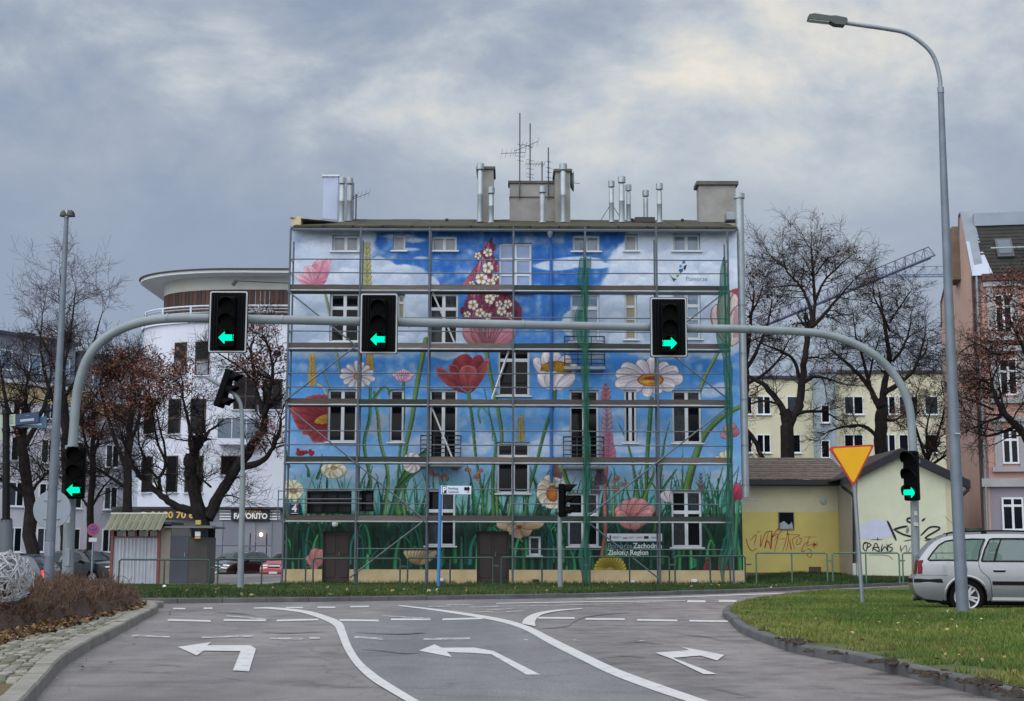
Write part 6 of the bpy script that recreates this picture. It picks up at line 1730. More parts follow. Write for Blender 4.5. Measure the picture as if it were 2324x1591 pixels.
for bi, (lab, u0, u1, ht, mwall) in enumerate(names_):
    ab = thing('apartment_building', lab, 'building', tuple(AP0 + apd * u0), 'apartment blocks behind the left trees')
    MB().add(quadbox(AP0, apd, apn, u0, u1, -10, 0, -.1, ht - 3), BOXF).build('wall', mwall, ab)
    MB().add(quadbox(AP0, apd, apn, u0 + .2, u1 - .2, -10, -1.6, ht - 3, ht), BOXF).build('attic', APG, ab)
    MB().add(quadbox(AP0, apd, apn, u0 - .1, u1 + .1, -10, .25, ht - 3.2, ht - 2.95), BOXF).build('cornice', mat('pale_cornice', S(196, 198, 200), .8, .1), ab)
    MB().add(quadbox(AP0, apd, apn, u0, u1, -10.1, -1.3, ht, ht + .22), BOXF).build('roof_edge', APD, ab)
    MB().add(quadbox(AP0, apd, apn, u0 + .05, u1 - .05, 0, .06, ht - 4.2, ht - 3.25), BOXF).build('frieze', APY, ab)
    nx_ = int((u1 - u0) / 2.3)
    for i in range(nx_):
        u = u0 + (u1 - u0) * (i + .5) / nx_
        for j in range(4):
            z = 1.0 + j * 2.75
            if z + 1.5 > ht - 3.2: continue
            p = AP0 + apd * u + apn * .03
            win_local(ab, (p.x, p.y, z), aang, 1.15, 1.5, 2, (), 'lace' if (i + j) % 3 else 'dark', FRAME, True)
        p = AP0 + apd * u - apn * 1.58
        win_local(ab, (p.x, p.y, ht - 2.2), aang, 1.0, 1.3, 1, (), 'blue', FRAME, False)
    if bi == 0:
        for k in range(2):
            MB().add(quadbox(AP0, apd, apn, 3 + k * 4.0, 3.9 + k * 4.0, -5, -4.2, ht, ht + .9), BOXF).build('chimney', mat('dark_brick_chimney', S(74, 62, 62), .9, .2, 3), ab)
# ---- pale yellow block behind the right trees
YB = 95.0
yb = thing('apartment_building', 'pale yellow apartment block with a blue grey stair tower behind the bare right trees', 'building', (at(1900, 900, YB).x, YB, 0))
YW = mat('pale_yellow_render', S(198, 195, 172), .85, .08, .6)
xa_, xb_ = at(1600, 900, YB).x, at(2170, 900, YB).x
xt0, xt1 = at(1843, 900, YB).x, at(1886, 900, YB).x
zL, zR, zT = at(1760, 860, YB).z, at(2050, 848, YB).z, at(1860, 846, YB - 1.2).z
MB().box((xa_, YB, -.1), (xt0, YB + 10, zL)).build('wall', YW, yb); MB().box((xt1, YB, -.1), (xb_, YB + 10, zR)).build('wall', YW, yb)
MB().box((xt0, YB - 1.2, -.1), (xt1, YB + 10.1, zT)).build('stair_tower', mat('blue_grey_render', S(140, 154, 164), .85, .1, .8), yb)
MB().box((xa_, YB - .2, zL), (xt0 - .01, YB + 10, zL + .2)).build('roof_edge', APD, yb); MB().box((xt1 + .01, YB - .2, zR), (xb_, YB + 10, zR + .2)).build('roof_edge', APD, yb)
MB().box((xt0 - .1, YB - 1.3, zT), (xt1 + .1, YB + 10.2, zT + .2)).build('roof_edge', APG, yb)
for x in (1690, 1732, 1800, 1936, 2015, 2060, 2112):
    for y in (905, 992, 1078, 1160):
        zz_ = at(x, y + 36, YB).z
        if zz_ < .4: continue
        win_local(yb, (at(x, y, YB).x, YB - .04, zz_), 0, .95 if x not in (1936, 2060) else 1.3, 1.25, 2 if x % 3 else 1, (), 'lace' if (x + y) % 2 else 'dark', FRAME, True)
for y in (930, 1010, 1090):
    win_local(yb, (at(1872, y, YB - 1.2).x, YB - 1.24, at(1872, y + 30, YB - 1.2).z), 0, .6, 1.2, 1, (), 'dark', FRAME, True)
# ---- pink tenement at the right edge
PA = R(9.7)
PC = Vector((at(2219, 900, 55).x, 55, 0)); pf = Vector((math.cos(PA), -math.sin(PA), 0)); pdp = Vector((math.sin(PA), math.cos(PA), 0)); pn = -pdp
pk_ = thing('pink_tenement', 'pink tenement with a bare gable, steep dark tiled roof and grey ground floor', 'building', tuple(PC))
PINK = mat('salmon_render', S(178, 142, 132), .85, .12, .9, col2=S(166, 130, 122)); GABL = mat('gable_render', S(188, 156, 142), .88, .14, .7, col2=S(172, 142, 130), bump=.3, bscale=12)
LILG = mat('lilac_ground_render', S(132, 128, 140), .85, .08, .8); STUC = mat('pale_stucco', S(152, 152, 156), .8, .1, 1.5)
ze = at(2225, 622, 55).z; zrg = at(2260, 507, 57.2).z; zg_ = .2
zc = at(2240, 1098, 55).z
MB().add(quadbox(PC, pf, pn, 0, 16, -.3, 0, zc, ze), BOXF).build('wall', PINK, pk_)
MB().add(quadbox(PC, pf, pn, 0, 16, -.3, -.03, -.1, zc), BOXF).build('ground_floor_wall', LILG, pk_)
MB().add(quadbox(PC, pf, pn, -.02, 16, -.001, .16, zc - .12, zc + .2), BOXF).build('cornice', STUC, pk_)
MB().add(quadbox(PC, pf, pn, .3, 16, -.001, .25, ze - .32, ze - .05), BOXF).build('eaves_cornice', mat('dark_eaves', S(84, 58, 54), .8, .15), pk_)
# gable polygon along the depth
gz = at(2200, 487, 57.5).z
gpts = [(0, -.1), (0, ze), (2.3, gz), (2.9, gz), (3.2, gz - .9), (6.1, at(2163, 600, 61).z), (9.6, at(2143, 690, 64.5).z), (9.6, at(2140, 735, 64.5).z), (10, at(2140, 740, 64.5).z), (10, -.1)]
gp_ = [PC + pdp * u + Vector((0, 0, z)) for u, z in gpts]
MB().prism([tuple(p) for p in gp_], pf * .28).build('gable', GABL, pk_)
cop = MB()
for i in range(1, 8):
    a, b = gpts[i], gpts[i + 1]
    A, B = PC + pdp * a[0] + Vector((0, 0, a[1])), PC + pdp * b[0] + Vector((0, 0, b[1]))
    cop.prism([tuple(A - pf * .06 + Vector((0, 0, .003))), tuple(B - pf * .06 + Vector((0, 0, .003))), tuple(B + pf * .42 + Vector((0, 0, .003))), tuple(A + pf * .42 + Vector((0, 0, .003)))], (0, 0, .07))
cop.build('gable_coping', mat('grey_coping', S(112, 122, 132), .6, .15, 2), pk_)
MB().add([tuple(PC + pdp * .02 - pf * .05 + pn * .2 + Vector((0, 0, ze - .1))), tuple(PC + pf * .75 + pn * .2 + Vector((0, 0, ze - .1))), tuple(PC + pf * .45 + pdp * 1.25 + Vector((0, 0, ze + (gz - ze) * .52))), tuple(PC - pf * .05 + pdp * 1.1 + Vector((0, 0, ze + (gz - ze) * .52)))], [(0, 1, 2, 3)]).build('flashing', mat('bright_sheet_flashing', S(158, 166, 184), .45, .05, 2), pk_)
MB().add([tuple(PC + pdp * 1.1 - pf * .04 + Vector((0, 0, ze + (gz - ze) * .5))), tuple(PC + pf * .5 + pdp * 1.15 + Vector((0, 0, ze + (gz - ze) * .5))), tuple(PC + pf * .42 + pdp * 2.3 + Vector((0, 0, gz + .02))), tuple(PC - pf * .04 + pdp * 2.3 + Vector((0, 0, gz + .02)))], [(0, 1, 2, 3)]).build('flashing', mat('dull_sheet_flashing', S(120, 134, 150), .5, .1, 2), pk_)
TILE = mat('dark_mossy_tiles', S(26, 27, 27), .9, .35, 2.5, col2=S(44, 44, 40), bump=.6, bscale=16)
mrows = 15
for k in range(mrows):
    t0, t1 = k / mrows, (k + 1) / mrows + .02
    lo = PC + pf * .3 + pdp * (2.0 * t0) + Vector((0, 0, ze + (zrg - ze) * t0 + .05)); hi = PC + pf * .3 + pdp * (2.0 * t1) + Vector((0, 0, ze + (zrg - ze) * t1))
    w = pf * 15.7
    MB().add([tuple(lo), tuple(lo + w), tuple(hi + w), tuple(hi), tuple(lo - Vector((0, 0, .06))), tuple(lo + w - Vector((0, 0, .06)))], [(0, 1, 2, 3), (4, 5, 1, 0)]).build('tile_row', TILE, pk_)
MB().add(quadbox(PC, pf, pn, .4, 16, -2.6, -1.7, zrg - .25, zrg + .28), BOXF).build('ridge_gutter', mat('zinc_ridge', S(128, 140, 156), .5, .1, 1), pk_)
MB().add(quadbox(PC, pf, pn, .3, 16, -10, -2.6, zrg - .3, zrg + .1), BOXF).build('flat_roof', APG, pk_)
MB().add(quadbox(PC, pf, pn, -.3, .9, -4.6, -3.2, gz - 2.6, gz - .35), BOXF).build('chimney', mat('old_chimney', S(112, 96, 84), .9, .2, 2), pk_)
pd0 = PC + pf * .12 + pn * .1
MB().tube([tuple(pd0 + Vector((0, 0, 0))), tuple(pd0 + Vector((0, 0, ze - .1)))], .055, 8).build('downpipe', GALVD, pk_, smooth=True)
MB().tube([tuple(PC - pf * .03 + pn * .05), tuple(PC - pf * .03 + pn * .05 + Vector((0, 0, ze - .1)))], .05, 8).build('cable_pipe', mat('dark_corner_pipe', S(52, 44, 46), .7, .1), pk_, smooth=True)
def face_u(px_, y=900):
    d = ray(px_, y); o = Vector((0, 0, H))
    t = (PC - o).dot(pn) / d.dot(pn)
    return (o + d * t - PC).dot(pf), (o + d * t)
for (x0, y0, x1, y1, cols, rows, tint, extra) in [(2256, 668, 2296, 756, 2, (.68,), 'dark', 1), (2266, 815, 2308, 898, 2, (.66,), 'dark', 1), (2273, 975, 2311, 1053, 2, (.7,), 'dark', 1), (2273, 1129, 2322, 1204, 2, (.75,), 'dark', 0)]:
    u, p = face_u((x0 + x1) / 2, (y0 + y1) / 2); w = (x1 - x0) / F * p.y / math.cos(PA + math.atan2(p.x, p.y)) * 1.0
    w = (face_u(x1)[0] - face_u(x0)[0])
    zb, ztp = face_u((x0 + x1) / 2, y1)[1].z, face_u((x0 + x1) / 2, y0)[1].z
    for rep in range(3):
        q = PC + pf * (u + rep * 2.6) + pn * .04
        if extra:
            MB().add(quadbox(PC, pf, pn, u + rep * 2.6 - w / 2 - .28, u + rep * 2.6 - w / 2 - .012, .002, .07, zb - .1, ztp + .3), BOXF).build('window_surround', STUC, pk_)
            MB().add(quadbox(PC, pf, pn, u + rep * 2.6 + w / 2 + .012, u + rep * 2.6 + w / 2 + .28, .002, .07, zb - .1, ztp + .3), BOXF).build('window_surround', STUC, pk_)
            MB().add(quadbox(PC, pf, pn, u + rep * 2.6 - w / 2 - .4, u + rep * 2.6 + w / 2 + .4, .002, .16, ztp + .305, ztp + .5), BOXF).build('window_hood', STUC, pk_)
            MB().add(quadbox(PC, pf, pn, u + rep * 2.6 - w / 2 - .4, u + rep * 2.6 + w / 2 + .4, .002, .18, zb - .3, zb - .11), BOXF).build('window_ledge', STUC, pk_)
        win_local(pk_, tuple(q + Vector((0, 0, zb))), -PA, w, ztp - zb, cols, rows, tint, FRAME, False)
MB().add(quadbox(PC, pf, pn, .45, 16, .001, .1, at(2240, 772, 55).z - .1, at(2240, 772, 55).z + .08), BOXF).build('string_course', mat('grey_string_course', S(112, 116, 124), .8, .1), pk_)
# skylight lying on the steep roof
u0s, p0 = face_u(2268, 575); u1s, p1 = face_u(2307, 575)
def slope_pt(u, t, off): return PC + pf * u + pdp * (2.0 * t) + Vector((0, 0, ze + (zrg - ze) * t)) + (pn * .75 + Vector((0, 0, .66))) * off
sk = MB(); sk.add([tuple(slope_pt(u, t, o)) for o in (-.02, .14) for u, t in ((u0s, .26), (u1s, .26), (u1s, .60), (u0s, .60))], BOXF); sko = sk.build('skylight', mat('skylight_frame', S(58, 62, 68), .5, .1), pk_)
MB().add([tuple(slope_pt(u, t, .146)) for u, t in ((u0s + .08, .30), (u1s - .08, .30), (u1s - .08, .57), (u0s + .08, .57))], [(0, 1, 2, 3)]).build('pane', mat('skylight_glass', S(64, 76, 96), .08, .1, 1), sko)
MB().tube([tuple(slope_pt(.8, .36, .3)), tuple(slope_pt(14, .36, .3))], .03, 6).build('snow_rail', mat('pale_snow_rail', S(150, 168, 166), .5, .1), pk_)
MB().add(quadbox(PC, pf, pn, -.62, -.05, -1.4, -.2, .2, 2.1), BOXF).build('meter_box', mat('green_meter_box', S(52, 84, 70), .6, .1, 2), pk_)
# ---- tower crane jibs far behind
def crane(label, bot, top, Y, n, wid, m):
    c = at(*bot[0], Y)
    t = thing('tower_crane', label, 'crane', tuple(c), 'tower cranes far behind')
    B0, B1, T0, T1 = at(*bot[0], Y), at(*bot[1], Y), at(*top[0], Y), at(*top[1], Y)
    dy = Vector((0, wid, 0))
    for a, b, nm in [(B0, B1, 0), (B0 + dy, B1 + dy, 0), (T0 + dy * .5, T1 + dy * .5, 1)]:
        MB().tube([a, b], .11 if nm == 0 else .06, 5).build('chord', m, t)
    mb = MB()
    for k in range(n):
        f0, f1, fm = k / n, (k + 1) / n, (k + .5) / n
        tp = (T0 + dy * .5).lerp(T1 + dy * .5, fm)
        for o_ in (Vector((0, 0, 0)), dy):
            MB().tube([(B0 + o_).lerp(B1 + o_, f0), tp], .03, 4).build('lattice_brace', m, t); MB().tube([tp, (B0 + o_).lerp(B1 + o_, f1)], .03, 4).build('lattice_brace', m, t)
            MB().tube([(B0 + o_).lerp(B1 + o_, fm), tp], .035, 4).build('lattice_strut', m, t)
    MB().tube([B1, T1 + dy * .5], .06, 5).build('end_strut', m, t)
    return t
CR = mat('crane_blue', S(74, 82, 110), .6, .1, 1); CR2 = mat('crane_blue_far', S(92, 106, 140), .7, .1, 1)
cr1 = crane('slanting blue crane jib rising above the bare right trees', [(1650, 772.5), (2121, 579)], [(1650, 747), (2111, 557)], 150, 21, 1.6, CR)
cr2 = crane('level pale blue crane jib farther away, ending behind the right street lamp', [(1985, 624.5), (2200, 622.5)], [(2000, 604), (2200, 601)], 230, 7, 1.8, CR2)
a = at(1650, 772, 150)
MB().box((a.x - .9, 150, 0), (a.x + .9, 151.6, a.z + .4)).build('mast', CR, cr1)
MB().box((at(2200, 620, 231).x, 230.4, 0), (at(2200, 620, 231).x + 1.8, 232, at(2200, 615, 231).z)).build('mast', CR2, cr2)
# ---- yellow graffitied outbuilding on the right
SH = thing('yellow_outbuilding', 'low yellow outbuilding with a tiled roof and graffiti on its walls', 'building', (at(1900, 1300, 56).x, 56, .2))
Yw, Yg = 57.0, 54.3
CRM = mat('pale_olive_render', S(190, 186, 158), .88, .1, 1.2); YLW = mat('mustard_render', S(204, 190, 108), .88, .14, 1.1, col2=S(188, 176, 112), detail=9); GRN_ = mat('pale_green_render', S(198, 202, 180), .88, .10, .9, detail=9)
xw0, xw1 = 8.4, at(1908, 1200, Yw).x
zsp, zev = at(1800, 1162, Yw).z, at(1800, 1094, Yw).z
MB().box((xw0, Yw, 0), (xw1, Yw + 5, zsp)).build('lower_wall', YLW, SH); MB().box((xw0, Yw + .004, zsp), (xw1, Yw + 5, zev)).build('upper_wall', CRM, SH)
xg0, xg1 = at(1945, 1200, Yg).x, at(2178, 1200, Yg).x
def gz_(x, y): return at(x, y, Yg)
gp_ = [gz_(1945, 1330), gz_(1945, 1077), gz_(2041, 1029), gz_(2178, 1094), gz_(2178, 1330)]
MB().prism([(p.x, Yg, p.z) for p in gp_], (0, 7, 0)).build('gable_wall', GRN_, SH)
MB().box((xw1 - .1, Yg + .4, 0), (xg0 + .003, Yw + .1, zev)).build('return_wall', mat('cream_return', S(190, 180, 160), .88, .08, 1), SH)
MB().box((xg1 - .5, Yg - .004, 0), (xg1 + .004, Yg + .3, gz_(2178, 1097).z)).build('corner_pilaster', CRM, SH)
# tiled roof, row by row
RT = [mat('brown_grey_tiles', S(98, 88, 82), .9, .3, 6, col2=S(124, 112, 104), bump=.4, bscale=20), mat('grey_brown_tiles', S(86, 80, 76), .9, .3, 6, col2=S(112, 104, 98), bump=.4, bscale=20)]
re0, re1 = at(1800, 1088, Yw - .5), at(1800, 1040, Yw + 3.4)
rows_ = 10
xr1 = at(1935, 1090, Yw - .5).x
for k in range(rows_):
    t0, t1 = k / rows_, (k + 1) / rows_ + .03
    A = Vector((0, re0.y + (re1.y - re0.y) * t0, re0.z + (re1.z - re0.z) * t0 + .07)); B = Vector((0, re0.y + (re1.y - re0.y) * t1, re0.z + (re1.z - re0.z) * t1))
    n = 34; vs = []; g = random.Random(k)
    for i in range(n + 1):
        x = xw0 + (xr1 - xw0) * i / n; u = g.uniform(-.02, .02)
        vs += [(x, A.y, A.z + u), (x, B.y, B.z), (x, A.y, A.z - .07 + u)]
    fs = []
    for i in range(n): fs += [(3 * i, 3 * i + 3, 3 * i + 4, 3 * i + 1), (3 * i + 2, 3 * i + 5, 3 * i + 3, 3 * i)]
    MB().add(vs, fs).build('tile_row', RT[k % 2], SH)
FAS = mat('near_black_fascia', S(22, 24, 34), .6, .1, 2)
MB().box((xw0, Yw - .55, at(1800, 1100, Yw - .5).z), (at(1910, 1100, Yw - .5).x, Yw - .4, at(1800, 1088, Yw - .5).z)).build('gutter', FAS, SH)
MB().box((xw0, Yw - .42, at(1800, 1100, Yw - .5).z - .02), (xw1, Yw + .02, at(1800, 1100, Yw - .5).z + .02)).build('eaves_board', FAS, SH)
def verge_board(a, b, nm):
    p, q = gz_(*a), gz_(*b)
    MB().prism([(p.x, Yg - .3, p.z + .1), (q.x, Yg - .3, q.z + .1), (q.x, Yg - .3, q.z - .16), (p.x, Yg - .3, p.z - .16)], (0, .32, 0)).build(nm, FAS, SH)
    MB().prism([(p.x, Yg - .3, p.z + .16), (q.x, Yg - .3, q.z + .16), (q.x, Yg - .3, q.z + .103), (p.x, Yg - .3, p.z + .103)], (0, 7.5, 0)).build('roof_slope', mat('dark_roof_felt', S(52, 48, 48), .9, .2, 2), SH)
verge_board((1908, 1094), (2041, 1027), 'verge_board'); verge_board((2041, 1027), (2196, 1100), 'verge_board')
mb = MB(); dp = [at(1909, 1100, Yg + .2), at(1912, 1106, Yg + .1), at(1932, 1120, Yg - .1), at(1937, 1128, Yg - .1), at(1938, 1308, Yg - .1)]
mb.tube(dp, .06, 8).build('downpipe', FAS, SH, smooth=True)
mb = MB().tube([at(2190, 1100, Yg - .2), at(2196, 1112, Yg - .2), at(2182, 1124, Yg - .2)], .07, 8).build('downpipe', FAS, SH, smooth=True)
b = at(1938, 1300, Yg - .12); MB().bbox((b.x - .07, Yg - .2, .25), (b.x + .07, Yg - .02, .75), .02).build('drain_boot', mat('pale_drain', S(176, 180, 186), .6, .1), SH)
a, b = at(1766, 1202, Yw), at(1801, 1162, Yw)
wv = win_local(SH, ((a.x + b.x) / 2, Yw - .03, a.z), 0, b.x - a.x, b.z - a.z, 1, (), 'dark', mat('grey_small_frame', S(128, 124, 110), .6, .1), False, fw=.03)
MB().add([(a.x + .05, Yw - .045, a.z + .04), (b.x - .05, Yw - .045, a.z + .04), (b.x - .1, Yw - .045, a.z + .32), ((a.x + b.x) / 2 + .1, Yw - .045, a.z + .18), ((a.x + b.x) / 2 - .1, Yw - .045, a.z + .34), (a.x + .05, Yw - .045, a.z + .25)], [(0, 1, 2, 3, 4, 5)]).build('torn_curtain', mat('torn_film', S(150, 158, 166), .5, .2, 8), SH)
c = at(1867, 1136, Yw); MB().lathe([(.13, -.03), (.13, .0), (.09, -.05), (.0, -.055)], (c.x, Yw - .03, c.z), 16, 'Y').build('wall_lamp', mat('round_vent_lamp', S(160, 170, 170), .4, .1, 5), SH)
a, b = at(1835, 1294, Yw), at(1862, 1286, Yw); MB().box((a.x, Yw - .05, a.z - .1), (b.x, Yw - .003, b.z)).build('air_brick', mat('dirty_stone', S(84, 74, 66), .9, .2, 3), SH)
STN = mat('damp_stain', S(112, 104, 78), .95, .3, 3)
MB().box((xw0, Yw - .06, -.1), (xw1, Yw - .002, .36)).build('plinth', mat('dirty_plinth', S(104, 92, 76), .95, .3, 2), SH)
MB().box((xg0, Yg - .06, -.1), (xg1, Yg - .006, .30)).build('plinth', MATS['dirty_plinth'], SH)
# graffiti strokes painted on the walls
def zg(x, y): return ((1830 + x / 3.314) / 1.1018, (1080 + y / 3.314) / 1.1018)
REDG = mat('red_spray_paint', S(160, 66, 40), .8, .15, 6); BLKG = mat('black_spray_paint', S(30, 32, 40), .8, .2, 6); GRYG = mat('grey_spray_paint', S(120, 124, 116), .8, .2, 6); LILP = mat('lilac_overpaint', S(186, 194, 216), .85, .05, 3)
def spray(pts, w, m, Y, name='graffiti'):
    P = catmull([(lambda q: (q.x, q.z))(at(*zg(*p), Y)) for p in pts], 6)
    vs = []; w = w / 3.314 / 1.1018 / F * Y / 2
    for i, p in enumerate(P):
        d = P[min(i + 1, len(P) - 1)] - P[max(0, i - 1)]; d = d / (np.linalg.norm(d) + 1e-9)
        k = w * (0.5 + .5 * min(1, i / 2, (len(P) - 1 - i) / 2))
        vs += [(p[0] - d[1] * k, Y, p[1] + d[0] * k), (p[0] + d[1] * k, Y, p[1] - d[0] * k)]
    MB().add(vs, [(2 * i, 2 * i + 1, 2 * i + 3, 2 * i + 2) for i in range(len(P) - 1)]).build(name, m, SH)
Yr = Yw - .008
for st, w in [([(118, 880), (130, 940), (165, 985), (205, 960)], 7), ([(150, 900), (200, 850), (180, 945)], 6), ([(205, 830), (235, 825)], 5), ([(240, 850), (235, 950), (275, 840), (330, 820)], 7), ([(300, 830), (270, 960), (295, 900), (320, 970)], 7), ([(330, 820), (322, 970)], 14), ([(395, 785), (350, 840), (325, 880)], 8),
              ([(325, 880), (380, 850), (350, 990)], 7), ([(350, 900), (420, 810), (460, 830), (420, 990)], 6), ([(395, 890), (440, 880)], 5), ([(445, 850), (470, 850), (450, 990)], 6), ([(460, 850), (560, 855), (500, 890), (520, 970)], 5), ([(545, 880), (530, 930), (560, 925), (575, 885), (550, 880)], 5),
              ([(590, 870), (700, 870)], 4), ([(640, 860), (620, 940), (650, 930)], 5), ([(640, 910), (600, 930), (575, 990), (610, 980)], 6), ([(660, 915), (705, 950)], 6), ([(705, 915), (660, 955)], 6), ([(682, 900), (680, 970)], 6), ([(650, 935), (715, 932)], 5), ([(620, 960), (655, 985), (620, 1020), (650, 1040), (665, 1000)], 6), ([(480, 880), (490, 980), (470, 900)], 5)]:
    spray(st, w, REDG, Yr)
Yk = Yg - .010
P = [at(*zg(*p), Yg) for p in [(1060, 770), (1110, 750), (1160, 720), (1230, 730), (1290, 760), (1330, 830), (1320, 870), (1230, 880), (1140, 890), (1065, 880)]]
MB().add([(p.x, Yg - .006, p.z) for p in P], [tuple(range(len(P)))]).build('overpainted_patch', LILP, SH)
for st, w, m in [([(1085, 930), (1120, 920), (1110, 985), (1085, 960), (1100, 915), (1150, 935), (1110, 965)], 9, BLKG), ([(1160, 990), (1190, 920), (1220, 990), (1165, 960), (1220, 955)], 9, BLKG), ([(1150, 892), (1250, 892)], 5, BLKG), ([(1205, 870), (1208, 905)], 6, BLKG), ([(1245, 925), (1235, 990), (1265, 950), (1290, 985), (1280, 925)], 9, BLKG), ([(1330, 925), (1290, 945), (1330, 965), (1300, 995)], 9, BLKG), ([(1090, 1005), (1340, 990)], 4, BLKG), ([(1130, 1020), (1200, 1018), (1290, 1025), (1335, 1060)], 6, GRYG),
                 ([(1285, 735), (1320, 810), (1360, 900)], 20, BLKG), ([(1335, 810), (1400, 790), (1455, 780)], 18, BLKG), ([(1345, 812), (1420, 850), (1500, 870)], 16, BLKG), ([(1445, 735), (1480, 750), (1500, 720), (1460, 715), (1445, 735)], 16, BLKG), ([(1460, 790), (1445, 840)], 26, GRYG), ([(1570, 740), (1600, 715)], 16, BLKG), ([(1560, 860), (1640, 790), (1720, 800), (1600, 880), (1720, 890)], 15, BLKG), ([(1420, 905), (1500, 890), (1560, 885)], 8, BLKG), ([(1590, 900), (1680, 905), (1780, 890)], 8, BLKG), ([(1395, 940), (1400, 1000)], 9, BLKG), ([(1400, 985), (1440, 940), (1450, 1000), (1480, 950)], 8, GRYG), ([(1750, 690), (1840, 770)], 4, GRYG)]:
    spray(st, w, m, Yk)
# ------------------------------------------------------------------ kiosk on the left
KY = 47.6
kx = lambda px_: at(px_, 1260, KY).x
kz = lambda y: at(355, y, KY).z
kio = thing('kiosk', 'small shabby kiosk with white corrugated walls and a mossy sloping awning', 'kiosk', (kx(355), KY, .06))
WCOR = mat('white_corrugated_sheet', S(154, 160, 170), .6, .12, 2.5); RPOST = mat('red_brown_post', S(112, 58, 56), .6, .15, 4)
zk0 = .08
def corrug(x0, x1, z0, z1, name, m, y=KY):
    n = max(6, int((x1 - x0) / .06)); vs = []
    for i in range(n + 1):
        x = x0 + (x1 - x0) * i / n; yy = y + (.012 if i % 2 else -.012)
        vs += [(x, yy, z0), (x, yy, z1)]
    MB().add(vs, [(2 * i, 2 * i + 2, 2 * i + 3, 2 * i + 1) for i in range(n)]).build(name, m, kio)
xm1, xm2, xm3, xm4 = kx(256), kx(357), kx(386), kx(428)
n = 4
for k in range(n): corrug(xm1 + (xm2 - xm1) * k / n + .005, xm1 + (xm2 - xm1) * (k + 1) / n - .005, zk0, kz(1219), 'wall_sheet', WCOR)
for x in (254, 360): MB().bbox((kx(x) - .05, KY - .06, zk0), (kx(x) + .05, KY + .04, kz(1190)), .01).build('post', RPOST, kio)
MB().box((xm1, KY + .12, kz(1222)), (xm2, KY + .16, kz(1190))).build('serving_hatch', mat('dark_kiosk_glass', S(34, 38, 46), .12, .4, 3), kio)
for k in range(5):
    x = xm1 + (xm2 - xm1) * k / 4; MB().box((x - .035, KY - .02, kz(1219)), (x + .035, KY + .1, kz(1189))).build('hatch_bar', WCOR if k in (1, 3) else RPOST, kio)
MB().bbox((xm1 - .1, KY - .05, kz(1220)), (xm2 + .05, KY + .1, kz(1217)), .01).build('counter', RPOST, kio)
MB().box((xm2 + .08, KY - .01, zk0), (xm3, KY + .04, kz(1197))).build('side_panel', mat('beige_kiosk_panel', S(118, 114, 104), .75, .15, 3), kio)
kd = MB().bbox((xm3, KY - .03, zk0), (xm4, KY + .04, kz(1216)), .01).build('door', mat('slate_door', S(52, 58, 72), .6, .12, 2), kio)
MB().tube([(xm4 - .12, KY - .06, .95), (xm4 - .12, KY - .06, 1.1)], .015, 5).build('handle', GALVD, kd)
MB().box((xm3, KY + .02, kz(1216)), (xm4, KY + .05, kz(1192))).build('fanlight', mat('dark_kiosk_glass', S(34, 38, 46)), kio)
MB().prism([(xm4, KY, zk0), (kx(462), KY + .5, zk0), (kx(462), KY + 1.9, zk0), (xm4, KY + 1.9, zk0)], (0, 0, kz(1219) - zk0)).build('corner_wall', mat('grey_brown_kiosk_wall', S(84, 82, 80), .75, .15, 2), kio)
MB().add([(xm4 + .03, KY + .03, kz(1219)), (kx(460), KY + .52, kz(1219)), (kx(460), KY + .52, kz(1196)), (xm4 + .03, KY + .03, kz(1196))], [(0, 1, 2, 3)]).build('glazing', MATS['dark_kiosk_glass'], kio)
for px_ in (430, 444, 460): MB().bbox((kx(px_) - .03, KY + .0 + (px_ - 430) * .017, kz(1219)), (kx(px_) + .03, KY + .06 + (px_ - 430) * .017, kz(1195)), .008).build('glazing_bar', MATS['grey_brown_kiosk_wall'], kio)
for (y0, y1, m) in [(1206, 1216, WHITE), (1217, 1222, mat('orange_notice', S(190, 150, 96), .6, .1)), (1180, 1190, mat('yellow_notice', S(160, 150, 80), .6, .1))]:
    MB().box((kx(440), KY + .05, kz(y1)), (kx(452), KY + .14, kz(y0))).build('notice', m, kio)
AWN = mat('mossy_awning', S(112, 114, 98), .85, .2, 5, col2=S(90, 94, 76), stretch=(1, .2, .2), bump=.3, bscale=10)
p0, p1, p2, p3 = at(234, 1204, KY - .75), at(364, 1204, KY - .75), at(381, 1167.5, KY + .6), at(252, 1167.5, KY + .6)
for k in range(9):
    t0, t1 = k / 9 + .004, (k + 1) / 9 - .004
    a, b, c_, d = p0.lerp(p1, t0), p0.lerp(p1, t1), p3.lerp(p2, t1), p3.lerp(p2, t0)
    m_ = (a + b) / 2 + Vector((0, 0, .035)); n_ = (c_ + d) / 2 + Vector((0, 0, .035))
    MB().add([tuple(v) for v in (a, m_, b, c_, n_, d)], [(0, 1, 4, 5), (1, 2, 3, 4)]).build('awning_panel', AWN, kio)
MB().tube([tuple(p3 + Vector((0, 0, .03))), tuple(p2 + Vector((0, 0, .03)))], .035, 6).build('awning_edge', mat('pale_awning_edge', S(168, 172, 164), .6, .1), kio)
MB().box((xm1, KY + .0, kz(1190)), (kx(385), KY + 1.9, kz(1184))).build('roof', DARK, kio)
MB().box((kx(372), KY - .15, kz(1198)), (kx(482), KY + 2.0, kz(1194))).build('roof', mat('grey_kiosk_roof', S(96, 100, 104), .7, .1), kio)
MB().box((xm1, KY + 1.85, zk0), (kx(460), KY + 1.9, kz(1190))).build('back_wall', mat('grey_brown_kiosk_wall', S(84, 82, 80)), kio)
MB().box((xm1, KY + .2, zk0), (xm1 + .04, KY + 1.85, kz(1190))).build('end_wall', WCOR, kio)
